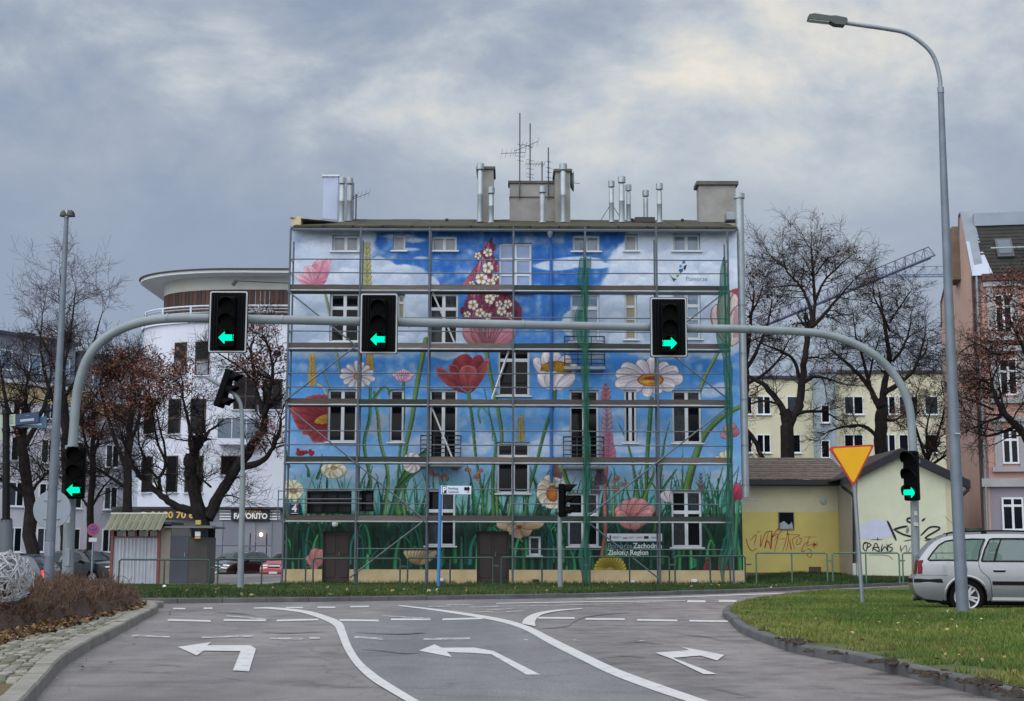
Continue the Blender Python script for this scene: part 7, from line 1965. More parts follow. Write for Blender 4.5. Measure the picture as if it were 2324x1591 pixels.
# ------------------------------------------------------------------ green pedestrian railings
RGR = mat('dark_green_railing', S(40, 66, 60), .55, .15, 3); RGR2 = mat('faded_green_railing', S(74, 104, 90), .6, .15, 3)
def railing(px0, px1, Y, ytop, m, label):
    x0, x1 = at(px0, ytop, Y).x, at(px1, ytop, Y).x
    zt_ = at((px0 + px1) / 2, ytop, Y).z; z0 = verge_z((x0 + x1) / 2, Y) - .03
    t = thing('railing', label, 'railing', ((x0 + x1) / 2, Y, z0), 'green tubular railings along the verge')
    j = random.Random(int(px0)).uniform(-.012, .012)
    MB().tube([(x0, Y, zt_ - .05), (x0 + .05, Y, zt_), (x1 - .05, Y, zt_ + j), (x1, Y, zt_ - .05 + j)], .03, 7).build('top_rail', m, t, smooth=True)
    for x in (x0, (x0 + x1) / 2, x1):
        MB().tube([(x, Y, z0), (x, Y, zt_ - .03)], .028, 7).build('post', m, t, smooth=True)
    MB().bbox((x1 - .01, Y - .02, zt_ - .28), (x1 + .2, Y + .02, zt_ - .23), .008).build('clamp', m, t)
cl = [(271, 476, 'railing in front of the white kiosk wall'), (495, 694, 'railing in front of the dark parked car beside the kiosk'), (711, 908, 'railing in front of the left dark house door'), (925, 1118, 'railing beside the blue sign post'), (1137, 1322, 'railing in front of the brown middle house door'), (1338, 1518, 'railing under the sponsor lettering'), (1531, 1690, 'railing at the right end of the painted house')]
for (a, b, lab) in cl: railing(a, b, 46.8, 1270 - (a - 271) * .006, RGR, lab)
for (a, b, lab) in [(1715, 1876, 'railing in front of the red graffiti'), (1888, 2039, 'railing crossing the yellow outbuilding downpipe'), (2047, 2200, 'railing behind the right gantry post')]: railing(a, b, 49.2, 1255, RGR2, lab)
# ------------------------------------------------------------------ winter trees
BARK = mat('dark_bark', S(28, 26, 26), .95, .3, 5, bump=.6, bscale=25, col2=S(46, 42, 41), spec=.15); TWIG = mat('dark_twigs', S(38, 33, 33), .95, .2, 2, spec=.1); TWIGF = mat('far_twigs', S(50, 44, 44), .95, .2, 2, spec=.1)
LEAFM = attr_mat('dead_leaves', .85, .2, 6, 0)
def prisms(p0, p1, r0, r1, n=3):
    d = p1 - p0; L = np.linalg.norm(d, axis=1, keepdims=True) + 1e-9; d = d / L
    up = np.where(np.abs(d[:, 2:3]) > .9, np.array([[1., 0, 0]]), np.array([[0, 0, 1.]]))
    x = np.cross(d, up); x /= np.linalg.norm(x, axis=1, keepdims=True) + 1e-9; y = np.cross(x, d)
    V = []
    for p, r in ((p0, r0), (p1, r1)):
        for k in range(n):
            a = 2 * math.pi * k / n; V.append(p + x * (r * math.cos(a))[:, None] + y * (r * math.sin(a))[:, None])
    V = np.stack(V, axis=1)                       # (m, 2n, 3)
    m = len(p0); base = (np.arange(m) * 2 * n)[:, None]
    Fq = np.concatenate([base + np.array([[k, (k + 1) % n, n + (k + 1) % n, n + k]]) for k in range(n)], axis=0)
    return V.reshape(-1, 3), Fq
def grow(out, tips, p, d, L, r, lvl, g, upk):
    n = 4 if lvl > 0 else 3
    step = L / n; rr = r
    for i in range(n):
        d = d + np.array([g.gauss(0, .20), g.gauss(0, .20), g.gauss(0, .16) + upk]); d = d / np.linalg.norm(d)
        q = p + d * step; r2 = max(.0035, rr * .80)
        out.append((p, q, rr, r2))
        if lvl > 0:
            for c in range(2 if g.random() < .75 else 1):
                a = np.array([g.gauss(0, 1), g.gauss(0, 1), g.gauss(0, .7)]); a = a - d * a.dot(d); a /= np.linalg.norm(a) + 1e-9
                dd = d * g.uniform(.55, .9) + a * g.uniform(.5, .95); dd /= np.linalg.norm(dd)
                grow(out, tips, q, dd, L * g.uniform(.42, .66), max(.0045, r2 * .62), lvl - 1, g, upk)
        p, rr = q, r2
    if lvl == 0: tips.append(p)
def tree(label, Y, limbs, seed, twig=1.6, lvl=2, dens=1.0, upk=.06, leaves=0, leafc=((96, 52, 40), (120, 66, 46), (78, 46, 40)), leafsel=None, z0=None, trunk_r=None, far=False, tm=None, leafs=.07, name='bare_tree', group=None, conv=None):
    g = random.Random(seed)
    conv = conv or (lambda x, y: (x, y))
    b = at(*conv(*limbs[0][0][0]), Y)
    zb = z0 if z0 is not None else 0.0
    t = thing(name, label, 'tree', (b.x, Y, zb), group)
    segs, tips = [], []
    for li, (pts, r0, r1, nb) in enumerate(limbs):
        dy = 0 if li == 0 else g.uniform(-1.6, 1.6)
        P = [at(*conv(*p), Y) for p in pts]
        n = len(P)
        for i, p in enumerate(P): p.y += dy * (i / (n - 1)) ** 1.2
        if li == 0: P[0].z = zb - .1
        C_ = catmull([tuple(p) for p in P], 4)
        C_ = [c + np.array([g.gauss(0, 1), g.gauss(0, 1), g.gauss(0, .6)]) * r0 * .12 for c in C_]
        m = len(C_); rad = [(r0 + (r1 - r0) * i / (m - 1)) * g.uniform(.93, 1.08) for i in range(m)]
        if li == 0: rad[0] *= 1.35
        MB().tube(C_, rad, 8).build('trunk' if li == 0 else 'limb', BARK, t, smooth=True)
        for k in range(int(nb * dens)):
            f = g.uniform(.3 if li else .55, 1.0); i = min(m - 2, int(f * (m - 1)))
            p = np.array(C_[i]); d0 = np.array(C_[i + 1]) - p; d0 /= np.linalg.norm(d0) + 1e-9
            a = np.array([g.gauss(0, 1), g.gauss(0, 1), g.gauss(0, .6)]); a -= d0 * a.dot(d0); a /= np.linalg.norm(a) + 1e-9
            dd = d0 * g.uniform(.3, .8) + a; dd /= np.linalg.norm(dd)
            grow(segs, tips, p, dd, twig * g.uniform(.6, 1.15), min(rad[i] * .55, .035), lvl, g, upk)
        p = np.array(C_[-1]); d0 = p - np.array(C_[-2]); d0 /= np.linalg.norm(d0) + 1e-9
        if nb > 0:
            for k in range(3):
                dd = d0 + np.array([g.gauss(0, .35), g.gauss(0, .35), g.gauss(0, .3)]); dd /= np.linalg.norm(dd)
                grow(segs, tips, p, dd, twig * g.uniform(.7, 1.2), max(.012, r1 * .7), lvl, g, upk)
    if segs:
        p0, p1 = np.array([s[0] for s in segs]), np.array([s[1] for s in segs]); r0 = np.array([s[2] for s in segs]); r1 = np.array([s[3] for s in segs])
        k = max(1.0, Y / 50)
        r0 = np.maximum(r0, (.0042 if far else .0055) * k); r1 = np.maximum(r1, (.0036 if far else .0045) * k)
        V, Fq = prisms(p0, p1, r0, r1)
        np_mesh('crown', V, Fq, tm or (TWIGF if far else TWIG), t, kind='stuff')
    if leaves and tips:
        T = np.array(tips)
        if leafsel:
            PX_, PY_ = proj(T[:, 0], T[:, 1], T[:, 2])
            keep = np.zeros(len(T), bool)
            for (x, y, rx, ry) in leafsel: keep |= ((PX_ - x) / rx) ** 2 + ((PY_ - y) / ry) ** 2 < 1
            T = T[keep]
        if len(T):
            r = np.random.default_rng(seed)
            K_ = T[r.integers(0, len(T), max(40, leaves // 14))]; c = K_[r.integers(0, len(K_), leaves)] + r.normal(0, .14, (leaves, 3))
            leaf_mesh('leaves', c, leafs, leafc, r, t)
    return t
def leaf_mesh(name, c, size, cols, r, parent, flat=0.0, kind='stuff'):
    n = len(c)
    a = r.normal(0, 1, (n, 3)); a[:, 2] *= (1 - flat); a /= np.linalg.norm(a, axis=1, keepdims=True)
    b = r.normal(0, 1, (n, 3)); b[:, 2] *= (1 - flat); b -= a * (a * b).sum(1, keepdims=True); b /= np.linalg.norm(b, axis=1, keepdims=True)
    s = (size * r.uniform(.6, 1.3, n))[:, None]
    nn = np.cross(a, b) * s * .25
    V = np.stack([c - a * s, c + b * s * .55 + nn, c + a * s, c - b * s * .55 + nn], axis=1).reshape(-1, 3)
    Fq = (np.arange(n) * 4)[:, None] + np.array([[0, 1, 2, 3]])
    base = np.array([[lin(k) for k in q] for q in cols])[r.integers(0, len(cols), n)] * r.uniform(.7, 1.25, (n, 1))
    return np_mesh(name, V, Fq, LEAFM, parent, paint=np.repeat(base, 4, axis=0), kind=kind)
def Z5(x, y): return ((1830 + x / 2.84) / 1.1018, (540 + y / 2.84) / 1.1018)
def Z6(x, y): return ((320 + x / 3.46) / 1.1018, (1040 + y / 3.46) / 1.1018)
RB = ((98, 64, 56), (116, 74, 62), (80, 54, 50), (128, 92, 76))
tree('big dark pollarded tree with a thick forked trunk before the white building', 51.5, [
    ([(467, 1296), (466, 1240), (462, 1195), (455, 1165)], .24, .27, 0),
    ([(455, 1172), (444, 1120), (437, 1075), (440, 1036)], .26, .22, 5),
    ([(470, 1178), (495, 1128), (522, 1082), (550, 1040), (575, 1003), (592, 975), (598, 940)], .23, .12, 10),
    ([(440, 1158), (405, 1152), (375, 1132), (345, 1105), (318, 1078), (300, 1045), (292, 1020)], .15, .06, 12),
    ([(552, 1060), (590, 1050), (615, 1030), (632, 1005), (648, 960)], .13, .05, 9),
    ([(598, 940), (586, 905), (574, 870), (570, 830), (560, 790), (566, 760)], .11, .04, 14),
    ([(596, 950), (612, 900), (622, 850), (618, 800), (605, 770)], .08, .03, 12),
    ([(572, 860), (540, 830), (515, 815), (500, 805)], .05, .02, 8),
    ([(365, 1118), (364, 1090), (380, 1062), (384, 1018), (376, 970), (372, 930)], .07, .025, 12),
    ([(364, 1090), (340, 1060), (325, 1010), (330, 960), (340, 900)], .05, .02, 12),
    ([(438, 1045), (428, 1000), (420, 950), (405, 900), (398, 860)], .08, .03, 14),
    ([(446, 1042), (452, 990), (448, 940), (440, 890)], .06, .02, 10),
    ([(380, 1060), (360, 1000), (352, 930), (350, 870)], .05, .02, 12),
    ([(478, 1105), (460, 1085), (440, 1075)], .04, .02, 5), ([(486, 1140), (520, 1125), (552, 1132)], .04, .02, 5)],
    4, 1.0, 2, .85, .05, 4800, RB, [(352, 850, 60, 60), (400, 850, 46, 60), (600, 800, 60, 80), (570, 790, 60, 60), (330, 900, 40, 40), (620, 1000, 40, 60)], z0=-.05, leafs=.055)
tree('leafy brown tree left of the kiosk between the apartment block and the white building', 60, [
    ([(288, 1300), (290, 1120), (294, 1000), (300, 900), (303, 850)], .22, .09, 10), ([(292, 1080), (262, 1000), (240, 930), (228, 880), (232, 840)], .1, .03, 14),
    ([(294, 1010), (320, 950), (326, 900), (318, 850)], .08, .03, 12), ([(291, 1110), (250, 1080), (222, 1060), (200, 1040)], .08, .03, 10), ([(300, 930), (280, 880), (270, 830)], .06, .02, 12)],
    9, 1.2, 2, .9, .05, 4200, RB, [(290, 850, 50, 60), (240, 880, 60, 60), (310, 860, 40, 60), (262, 930, 70, 50)], z0=-.2, leafs=.06)
tree('tall bare tree with spreading fine branches behind the slim lamp post', 63, [
    ([(152, 1300), (150, 1120), (147, 980), (140, 880), (138, 800)], .3, .14, 6), ([(146, 960), (118, 900), (100, 840), (92, 780), (96, 720)], .1, .03, 16), ([(140, 860), (160, 790), (176, 730), (190, 670)], .09, .02, 16),
    ([(138, 800), (140, 740), (146, 680), (150, 620)], .08, .02, 18), ([(148, 900), (190, 840), (222, 780), (246, 720)], .09, .02, 16), ([(150, 1000), (196, 940), (232, 900), (262, 870)], .08, .02, 12), ([(140, 870), (110, 800), (86, 740)], .06, .02, 12)],
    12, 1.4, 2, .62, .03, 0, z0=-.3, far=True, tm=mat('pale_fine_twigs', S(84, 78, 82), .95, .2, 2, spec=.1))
tree('dark gnarled tree behind the street name plates', 58, [
    ([(78, 1300), (70, 1180), (60, 1080), (52, 1000)], .3, .2, 6), ([(55, 1020), (30, 960), (12, 900), (4, 850)], .14, .04, 14), ([(58, 1010), (90, 950), (110, 900), (118, 850)], .13, .04, 14),
    ([(54, 1000), (56, 940), (48, 880), (56, 820)], .1, .03, 14), ([(66, 1120), (100, 1080), (126, 1050)], .08, .03, 10), ([(66, 1130), (30, 1100), (0, 1080), (-20, 1050)], .09, .03, 10)],
    15, 1.5, 2, .9, .02, 300, RB, None, z0=-.3, leafs=.05)
tree('second dark tree between the lamp post and the gantry leg', 66, [
    ([(205, 1300), (206, 1180), (210, 1060), (212, 980)], .2, .1, 8), ([(210, 1060), (190, 990), (180, 930)], .08, .03, 12), ([(211, 1040), (236, 990), (262, 960)], .08, .03, 12), ([(208, 1150), (240, 1110), (270, 1090)], .07, .02, 10), ([(207, 1160), (178, 1120), (160, 1090)], .07, .02, 10)],
    18, 1.4, 2, .9, .02, 1500, RB, [(230, 930, 60, 60)], z0=-.3, leafs=.06)
tree('tall forked bare tree closest to the painted house on the right', 70, [
    ([(395, 2150), (393, 1591), (390, 1460), (372, 1390)], .34, .28, 0), ([(385, 1440), (345, 1330), (250, 1200), (150, 1130), (60, 1080)], .2, .05, 14), ([(405, 1460), (470, 1370), (500, 1250), (525, 1050), (555, 900), (570, 790)], .22, .13, 10),
    ([(570, 790), (560, 650), (500, 490), (410, 370), (390, 240)], .11, .02, 20), ([(572, 770), (590, 620), (585, 420), (575, 250), (580, 150)], .11, .02, 22), ([(575, 780), (650, 700), (740, 590), (830, 480)], .11, .03, 16), ([(590, 600), (640, 480), (730, 380), (800, 320)], .07, .02, 16),
    ([(480, 1150), (430, 1030), (330, 970), (230, 945), (120, 900)], .1, .02, 12), ([(515, 1180), (580, 1145), (680, 1170), (760, 1210)], .1, .03, 10), ([(535, 1010), (620, 1000), (700, 1030)], .06, .02, 9), ([(470, 1400), (560, 1385), (680, 1390), (780, 1440)], .1, .03, 10),
    ([(350, 1340), (230, 1310), (140, 1330), (90, 1380)], .07, .02, 9), ([(510, 500), (430, 480), (340, 470)], .05, .02, 10), ([(400, 380), (320, 300), (280, 220)], .05, .02, 12), ([(590, 420), (680, 300), (760, 260)], .05, .02, 12)],
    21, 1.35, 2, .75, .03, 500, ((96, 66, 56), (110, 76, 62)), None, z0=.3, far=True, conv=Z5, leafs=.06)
tree('broad bare tree behind the give way sign and the outbuilding gable', 72, [
    ([(1062, 2150), (1060, 1591), (1050, 1450), (1055, 1340)], .36, .28, 0), ([(1055, 1350), (1085, 1220), (1135, 1010), (1120, 800), (1105, 620), (1095, 480)], .2, .03, 22), ([(1045, 1360), (970, 1210), (880, 1100), (780, 1000), (700, 930)], .16, .03, 16),
    ([(985, 1240), (935, 1030), (890, 860), (870, 700)], .1, .02, 18), ([(1080, 1260), (1180, 1190), (1270, 1110), (1320, 960), (1340, 860)], .14, .03, 16), ([(1140, 1030), (1215, 950), (1290, 800), (1330, 640)], .09, .02, 18), ([(1040, 1570), (940, 1490), (820, 1490), (720, 1515)], .11, .04, 9),
    ([(1120, 820), (1050, 690), (990, 600), (960, 530)], .07, .02, 16), ([(1115, 760), (1180, 640), (1220, 560)], .06, .02, 14), ([(1060, 1430), (1150, 1450), (1250, 1400), (1340, 1330)], .09, .02, 12), ([(1300, 1050), (1390, 960), (1440, 880)], .06, .02, 12), ([(960, 1200), (1000, 1000), (1040, 850)], .07, .02, 14)],
    24, 1.15, 2, .85, .02, 500, ((96, 66, 56), (110, 76, 62)), None, z0=.3, far=True, conv=Z5, leafs=.06)
tree('dense dark tree partly hidden by the right end of the painted house', 74, [
    ([(60, 2150), (70, 1591), (80, 1300), (90, 1050)], .34, .2, 6), ([(90, 1060), (110, 900), (120, 700), (130, 560)], .14, .03, 20), ([(88, 1100), (160, 980), (220, 820), (250, 640)], .12, .03, 20), ([(85, 1200), (200, 1140), (310, 1040), (380, 900)], .1, .03, 14), ([(110, 880), (60, 760), (30, 640)], .1, .03, 16), ([(120, 720), (180, 600), (200, 500)], .07, .02, 16), ([(80, 1500), (150, 1590), (230, 1760)], .14, .1, 4)],
    27, 1.25, 2, .65, .03, 1200, ((96, 60, 50), (110, 70, 56)), None, z0=.3, far=True, conv=Z5, leafs=.07)
tree('low bare tree between the outbuilding gable and the pink tenement', 66, [
    ([(2110, 1330), (2106, 1120), (2104, 1040)], .2, .12, 6), ([(2104, 1050), (2080, 990), (2062, 940), (2070, 890)], .08, .02, 14), ([(2105, 1040), (2130, 980), (2146, 920), (2140, 870)], .08, .02, 14), ([(2104, 1060), (2150, 1030), (2190, 1000)], .07, .02, 12), ([(2104, 1040), (2100, 970), (2112, 910)], .07, .02, 14)],
    30, 1.3, 2, .75, .04, 900, ((96, 66, 56), (120, 78, 62)), None, z0=.3, far=True, leafs=.06)
tree('red brown leafed tree at the right edge before the pink tenement', 46, [
    ([(2390, 1330), (2388, 1200), (2375, 1100), (2360, 1050)], .3, .22, 0), ([(2368, 1080), (2335, 1010), (2305, 972), (2270, 945), (2245, 905), (2232, 870)], .17, .05, 14), ([(2362, 1050), (2350, 950), (2335, 870), (2300, 790), (2268, 740)], .14, .03, 18), ([(2300, 970), (2262, 985), (2244, 975)], .05, .03, 2), ([(2340, 900), (2345, 800), (2330, 720), (2310, 660)], .1, .03, 18),
    ([(2255, 930), (2220, 910), (2195, 895)], .04, .015, 9), ([(2300, 800), (2270, 800), (2235, 770), (2205, 790)], .05, .015, 12), ([(2360, 1030), (2400, 900), (2390, 760), (2360, 660)], .1, .03, 16), ([(2272, 945), (2240, 955), (2215, 940)], .05, .015, 8), ([(2290, 960), (2280, 900), (2285, 850)], .05, .02, 10)],
    33, 1.1, 2, .85, .02, 3400, ((106, 66, 56), (122, 78, 66), (86, 54, 50), (134, 94, 82)), [(2260, 740, 60, 70), (2300, 660, 60, 60), (2320, 760, 50, 80), (2236, 860, 40, 60), (2290, 850, 50, 60)], z0=.2, leafs=.05)
# ------------------------------------------------------------------ brown hedge on the left island
hr = np.random.default_rng(40)
def vshrink(d_near, d_far):
    out = []
    for i, p in enumerate(l_line):
        q = (l_line[min(i + 1, len(l_line) - 1)] - l_line[max(i - 1, 0)]).normalized()
        f = min(1, max(0, (p.y - 15) / 11)); out.append(p + Vector((-q.y, q.x, 0)) * (d_near + (d_far - d_near) * f))
    return out
hedge_front = vshrink(1.75, .38)
hp = [(p.x, p.y) for p in hedge_front if p.y > 11]
hp = [q for q in hp if q[0] > -23] + [(-22, hp[0][1])]
hx = hr.uniform(-13.5, -4.0, 60000); hy = hr.uniform(13, 29.5, 60000)
ins = inside_poly(hx, hy, hp)
hx, hy = hx[ins], hy[ins]
ppx, ppy = proj(hx, hy, .3)
ok = (ppx > -60) & (ppx < 345)
hx, hy = hx[ok], hy[ok]
fr = np.array([(p.x, p.y) for p in hedge_front])
def edge_d(x, y):
    return np.min(np.hypot(x[:, None] - fr[None, ::3, 0], y[:, None] - fr[None, ::3, 1]), axis=1)
def hedge_h(x, y):
    e = edge_d(x, y)
    top = .50 + .10 * np.sin(x * 1.7 + y * .6) * np.sin(y * .9) + .05 * np.sin(x * 5 + y * 4)
    return top * np.sqrt(np.clip(e / .55, .04, 1))
hdg = thing('hedge', 'low leafless brown hedge bordered by fallen leaves on the left island', 'hedge', (-8, 22, .1))
hh_ = hedge_h(hx, hy)
n = min(15000, len(hx)); hx, hy, hh_ = hx[:n], hy[:n], hh_[:n]
zb = .1 + hh_ * hr.uniform(.25, .85, n)
p0 = np.stack([hx, hy, zb], 1); dd = np.stack([hr.normal(0, .5, n), hr.normal(0, .5, n), hr.uniform(.3, 1.1, n)], 1); dd /= np.linalg.norm(dd, axis=1, keepdims=True)
ln = hr.uniform(.08, .24, n)[:, None] * (0.4 + hh_[:, None])
p1 = p0 + dd * ln
P0, P1, R0 = [p0], [p1], [np.full(n, .0055)]
for k in range(3):
    q = p0 + dd * ln * hr.uniform(.3, 1, (n, 1)); d2 = dd + hr.normal(0, .7, (n, 3)); d2 /= np.linalg.norm(d2, axis=1, keepdims=True)
    P0.append(q); P1.append(q + d2 * ln * hr.uniform(.3, .75, (n, 1))); R0.append(np.full(n, .0038))
P0, P1, R0 = np.concatenate(P0), np.concatenate(P1), np.concatenate(R0)
V, Fq = prisms(P0, P1, R0, R0 * .7)
cols = np.array([[lin(c) for c in q] for q in ((98, 78, 64), (82, 64, 54), (112, 90, 74), (68, 54, 48))])[hr.integers(0, 4, len(P0))] * hr.uniform(.8, 1.25, (len(P0), 1))
np_mesh('twigs', V, Fq, LEAFM, hdg, paint=np.repeat(cols, 6, axis=0), kind='stuff')
# inner mass of stems
gx, gy = np.meshgrid(np.arange(-13.4, -4, .22), np.arange(13, 29.4, .22)); gxf, gyf = gx.ravel(), gy.ravel()
hz = .08 + np.where(inside_poly(gxf, gyf, hp), hedge_h(gxf, gyf) * .62, -.3) + hr.uniform(-.03, .03, len(gxf))
idx_ = np.arange(len(gxf)).reshape(gx.shape)
np_mesh('stem_mass', np.stack([gxf, gyf, hz], 1), np.stack([idx_[:-1, :-1], idx_[:-1, 1:], idx_[1:, 1:], idx_[1:, :-1]], -1).reshape(-1, 4), mat('hedge_core', S(62, 48, 42), .95, .35, 9, bump=.9, bscale=20), hdg, kind='stuff')
# fallen leaves between hedge and cobbles
m = 26000
lx, ly = hr.uniform(-11, -3.8, m), hr.uniform(13, 29, m)
band_out = [(p.x, p.y) for p in vshrink(.95, .22)] + [(-22, 12)]
k_ = inside_poly(lx, ly, band_out) & ~inside_poly(lx, ly, [(p.x, p.y) for p in vshrink(2.1, .6)] + [(-22, 12)])
ec = fbm(lx * 1.1, ly * 1.1, 5) > .40
k_ &= ec
c = np.stack([lx[k_], ly[k_], .115 + hr.uniform(0, .07, k_.sum())], 1)[:5200]
o = leaf_mesh('fallen_leaves', c, .05, ((104, 80, 54), (124, 100, 64), (84, 62, 48), (112, 90, 56), (144, 124, 88), (68, 54, 44)), hr, None, .55)
o['label'] = 'brown leaves lying along the foot of the hedge'
m = 420
lx, ly = hr.uniform(-9, -2.5, m), hr.uniform(12, 29, m)
k_ = inside_poly(lx, ly, [(p.x, p.y) for p in shrink(l_line, 1, -.45)] + [(-22, 12)]) & ~inside_poly(lx, ly, [(p.x, p.y) for p in shrink(l_line, 1, -.02)] + [(-22, 12)])
c = np.stack([lx[k_], ly[k_], np.full(k_.sum(), .018)], 1)
leaf_mesh('gutter_leaves', c, .035, ((110, 84, 60), (140, 124, 104), (90, 66, 50)), hr, None, .8)
# ------------------------------------------------------------------ grass
def grass(name, x, y, z, h, w, cols, r, lean=.5):
    n = len(x)
    a = r.uniform(0, 2 * math.pi, n); hx_, hy_ = np.cos(a) * w, np.sin(a) * w
    lx_, ly_ = r.normal(0, lean, n) * h, r.normal(0, lean, n) * h
    V = np.stack([np.stack([x - hx_, y - hy_, z - .01], 1), np.stack([x + hx_, y + hy_, z - .01], 1), np.stack([x + lx_, y + ly_, z + h], 1)], 1).reshape(-1, 3)
    Ft = (np.arange(n) * 3)[:, None] + np.array([[0, 1, 2]])
    return np_mesh(name, V, Ft, GRASSM, None, paint=np.repeat(cols, 3, axis=0), kind='stuff')
GRASSM = attr_mat('grass_blades', .8, .15, 1.5, 0)
gr = np.random.default_rng(50)
N_ = 640000
x = gr.uniform(2.8, 19, N_); y = 11.5 + (40 - 11.5) * gr.random(N_) ** 1.5
k_ = inside_poly(x, y, [(p.x, p.y) for p in shrink(isl_line, -1, .13)] + [(39, isl_line[-1].y), (39, isl_line[0].y)])
x, y = x[k_], y[k_]
ppx, ppy = proj(x, y, .15)
k_ = (ppx < 2380 + (gr.random(len(x)) < .35) * 520) & (ppy < 1700); x, y = x[k_], y[k_]
ed_ = np.min(np.hypot(x[:, None] - np.array([p.x for p in isl_line])[None, ::2], y[:, None] - np.array([p.y for p in isl_line])[None, ::2]), axis=1)
bare = (fbm(x * 1.6, y * 1.6, 61) > .52) & (ed_ < .6)
k_ = ~bare; x, y, ed_ = x[k_], y[k_], ed_[k_]
n = min(270000, len(x)); x, y, ed_ = x[:n], y[:n], ed_[:n]
z = np.array([isl_z(a, b) for a, b in zip(x, y)])
c0, c1, c2 = [np.array([lin(v) for v in q]) for q in ((74, 98, 42), (100, 116, 52), (124, 118, 70))]
f = np.clip((fbm(x * .5, y * .5, 62) - .35) * 3.2, 0, 1)[:, None]; f2 = np.clip((fbm(x * 1.9, y * 1.9, 64) - .5) * 4 + np.clip(1 - ed_ / 1.6, 0, 1) * .8, 0, 1)[:, None]
cols = (c0 * (1 - f) + c1 * f) * (1 - f2 * .6) + c2 * f2 * .6
cols = cols * gr.uniform(.65, 1.3, (n, 1))
hgt = gr.uniform(.025, .075, n) * (.7 + .7 * fbm(x * .9, y * .9, 66))
grass('grass', x, y, z, hgt, .004 + .00022 * y, cols, gr)['label'] = 'short green lawn on the right traffic island'
m = 500
lx, ly = gr.uniform(4, 12, m), gr.uniform(12, 26, m)
k_ = inside_poly(lx, ly, [(p.x, p.y) for p in shrink(isl_line, -1, .2)] + [(39, isl_line[-1].y), (39, isl_line[0].y)]); lx, ly = lx[k_], ly[k_]
leaf_mesh('lawn_leaves', np.stack([lx, ly, [isl_z(a, b) + .045 for a, b in zip(lx, ly)]], 1)[:190], .035, ((150, 122, 76), (170, 150, 104), (110, 80, 52), (190, 176, 140)), gr, None, .6)
# earth clods along the island kerb
MB_ = MB(); rr_ = random.Random(5)
EARTH = mat('bare_dark_earth', S(52, 44, 36), .95, .4, 12, bump=1.0, bscale=30)
for (px_, py_) in [(1741, 1425), (1750, 1424), (1758, 1422), (1795, 1447), (1810, 1450), (1822, 1453), (1900, 1473), (2003, 1493), (2010, 1496), (2094, 1517), (2106, 1521), (2205, 1535), (2215, 1537), (2232, 1541), (2265, 1557), (2285, 1562), (2310, 1569)]:
    p = gnd(px_, py_, .15)
    for k in range(9):
        q = Vector((p.x + rr_.gauss(0, .09), p.y + rr_.gauss(0, .12), 0)); q.z = isl_z(q.x, q.y); r_ = rr_.uniform(.02, .06)
        vs_ = []
        for (rk, hk) in ((1.0, -.03), (1.0, .1), (.6, .55)):
            for j in range(6):
                a_ = j * 1.047 + rr_.uniform(-.3, .3); u_ = r_ * rk * rr_.uniform(.6, 1.25); vs_.append((q.x + u_ * math.cos(a_), q.y + u_ * math.sin(a_), q.z + r_ * hk * rr_.uniform(.6, 1.3)))
        MB_.add(vs_, [(i * 6 + j, i * 6 + (j + 1) % 6, i * 6 + 6 + (j + 1) % 6, i * 6 + 6 + j) for i in range(2) for j in range(6)] + [(12, 13, 14, 15, 16, 17)])
MB_.build('earth_clods', EARTH, kind='stuff')
# verge grass before the house and the outbuilding
N_ = 110000
x = gr.uniform(-13.6, 17, N_); ky_ = np.interp(x, [p.x for p in far_line], [p.y for p in far_line]) + .17
y = ky_ + (50.2 - ky_) * gr.random(N_) ** 1.1
y = np.where(x > 8.1, ky_ + (57 - ky_) * gr.random(N_) ** 1.2, y)
keep_ = (y > ky_) & ~((x < -8.0) & (y > 46.9)) & ~((x > -8) & (x < 8.06) & (y > 49.9)) & ~((x > 13.1) & (y > 54.2))
x, y = x[keep_], y[keep_]
z = np.array([verge_z(a, b) for a, b in zip(x, y)])
f = np.clip((fbm(x * .5, y * .5, 70) - .35) * 3, 0, 1)[:, None]
c0, c1 = [np.array([lin(v) for v in q]) for q in ((46, 68, 34), (70, 88, 44))]
cols = (c0 * (1 - f) + c1 * f) * gr.uniform(.6, 1.25, (len(x), 1))
hgt = gr.uniform(.03, .10, len(x)) * (.6 + .9 * fbm(x * 1.2, y * 1.2, 72)) * np.where(y > 49.2, 1.8, 1.0)
grass('grass', x, y, z, hgt, .013, cols, gr)['label'] = 'darker green verge between the far kerb and the buildings'
m = 120
lx = gr.uniform(-13, 12, m); ly = np.interp(lx, [p.x for p in far_line], [p.y for p in far_line]) + gr.uniform(.3, 8, m)
leaf_mesh('verge_leaves', np.stack([lx, ly, [verge_z(a, b) + .05 for a, b in zip(lx, ly)]], 1), .06, ((170, 150, 104), (190, 180, 160), (150, 122, 76)), gr, None, .6)
# ------------------------------------------------------------------ cars
TYRE = mat('tyre_rubber', S(18, 18, 20), .9, .2, 10, spec=.1); RIM = mat('alloy_rim', S(176, 180, 184), .35, .08, 6, metal=.5); CGL = mat('car_glass', S(38, 48, 50), .04, .3, 2, spec=.7); CTRIM = mat('black_car_trim', S(10, 10, 12), .5, .1, 6, spec=.15)
UNDER = mat('car_underside', S(12, 12, 13), .9, .1, 3); CHROME = mat('bright_chrome', S(206, 210, 214), .2, .04, 3, metal=.8)
REDL = mat('red_tail_lens', S(98, 10, 16), .3, .1, 5, spec=.2); HEADL = mat('clear_headlamp', S(206, 212, 214), .12, .08, 4, coat=.6); BRAKE = mat('lit_brake_light', (1.0, .03, .05, 1), .3, 0, 1, emit=1.4)
def clear_glass(name, tint, a):
    m = mat(name, tint, .05, 0, 1, spec=.7); m.node_tree.nodes['Principled BSDF'].inputs['Alpha'].default_value = a; return m
SEET = clear_glass('see_through_car_glass', S(96, 128, 122), .42)
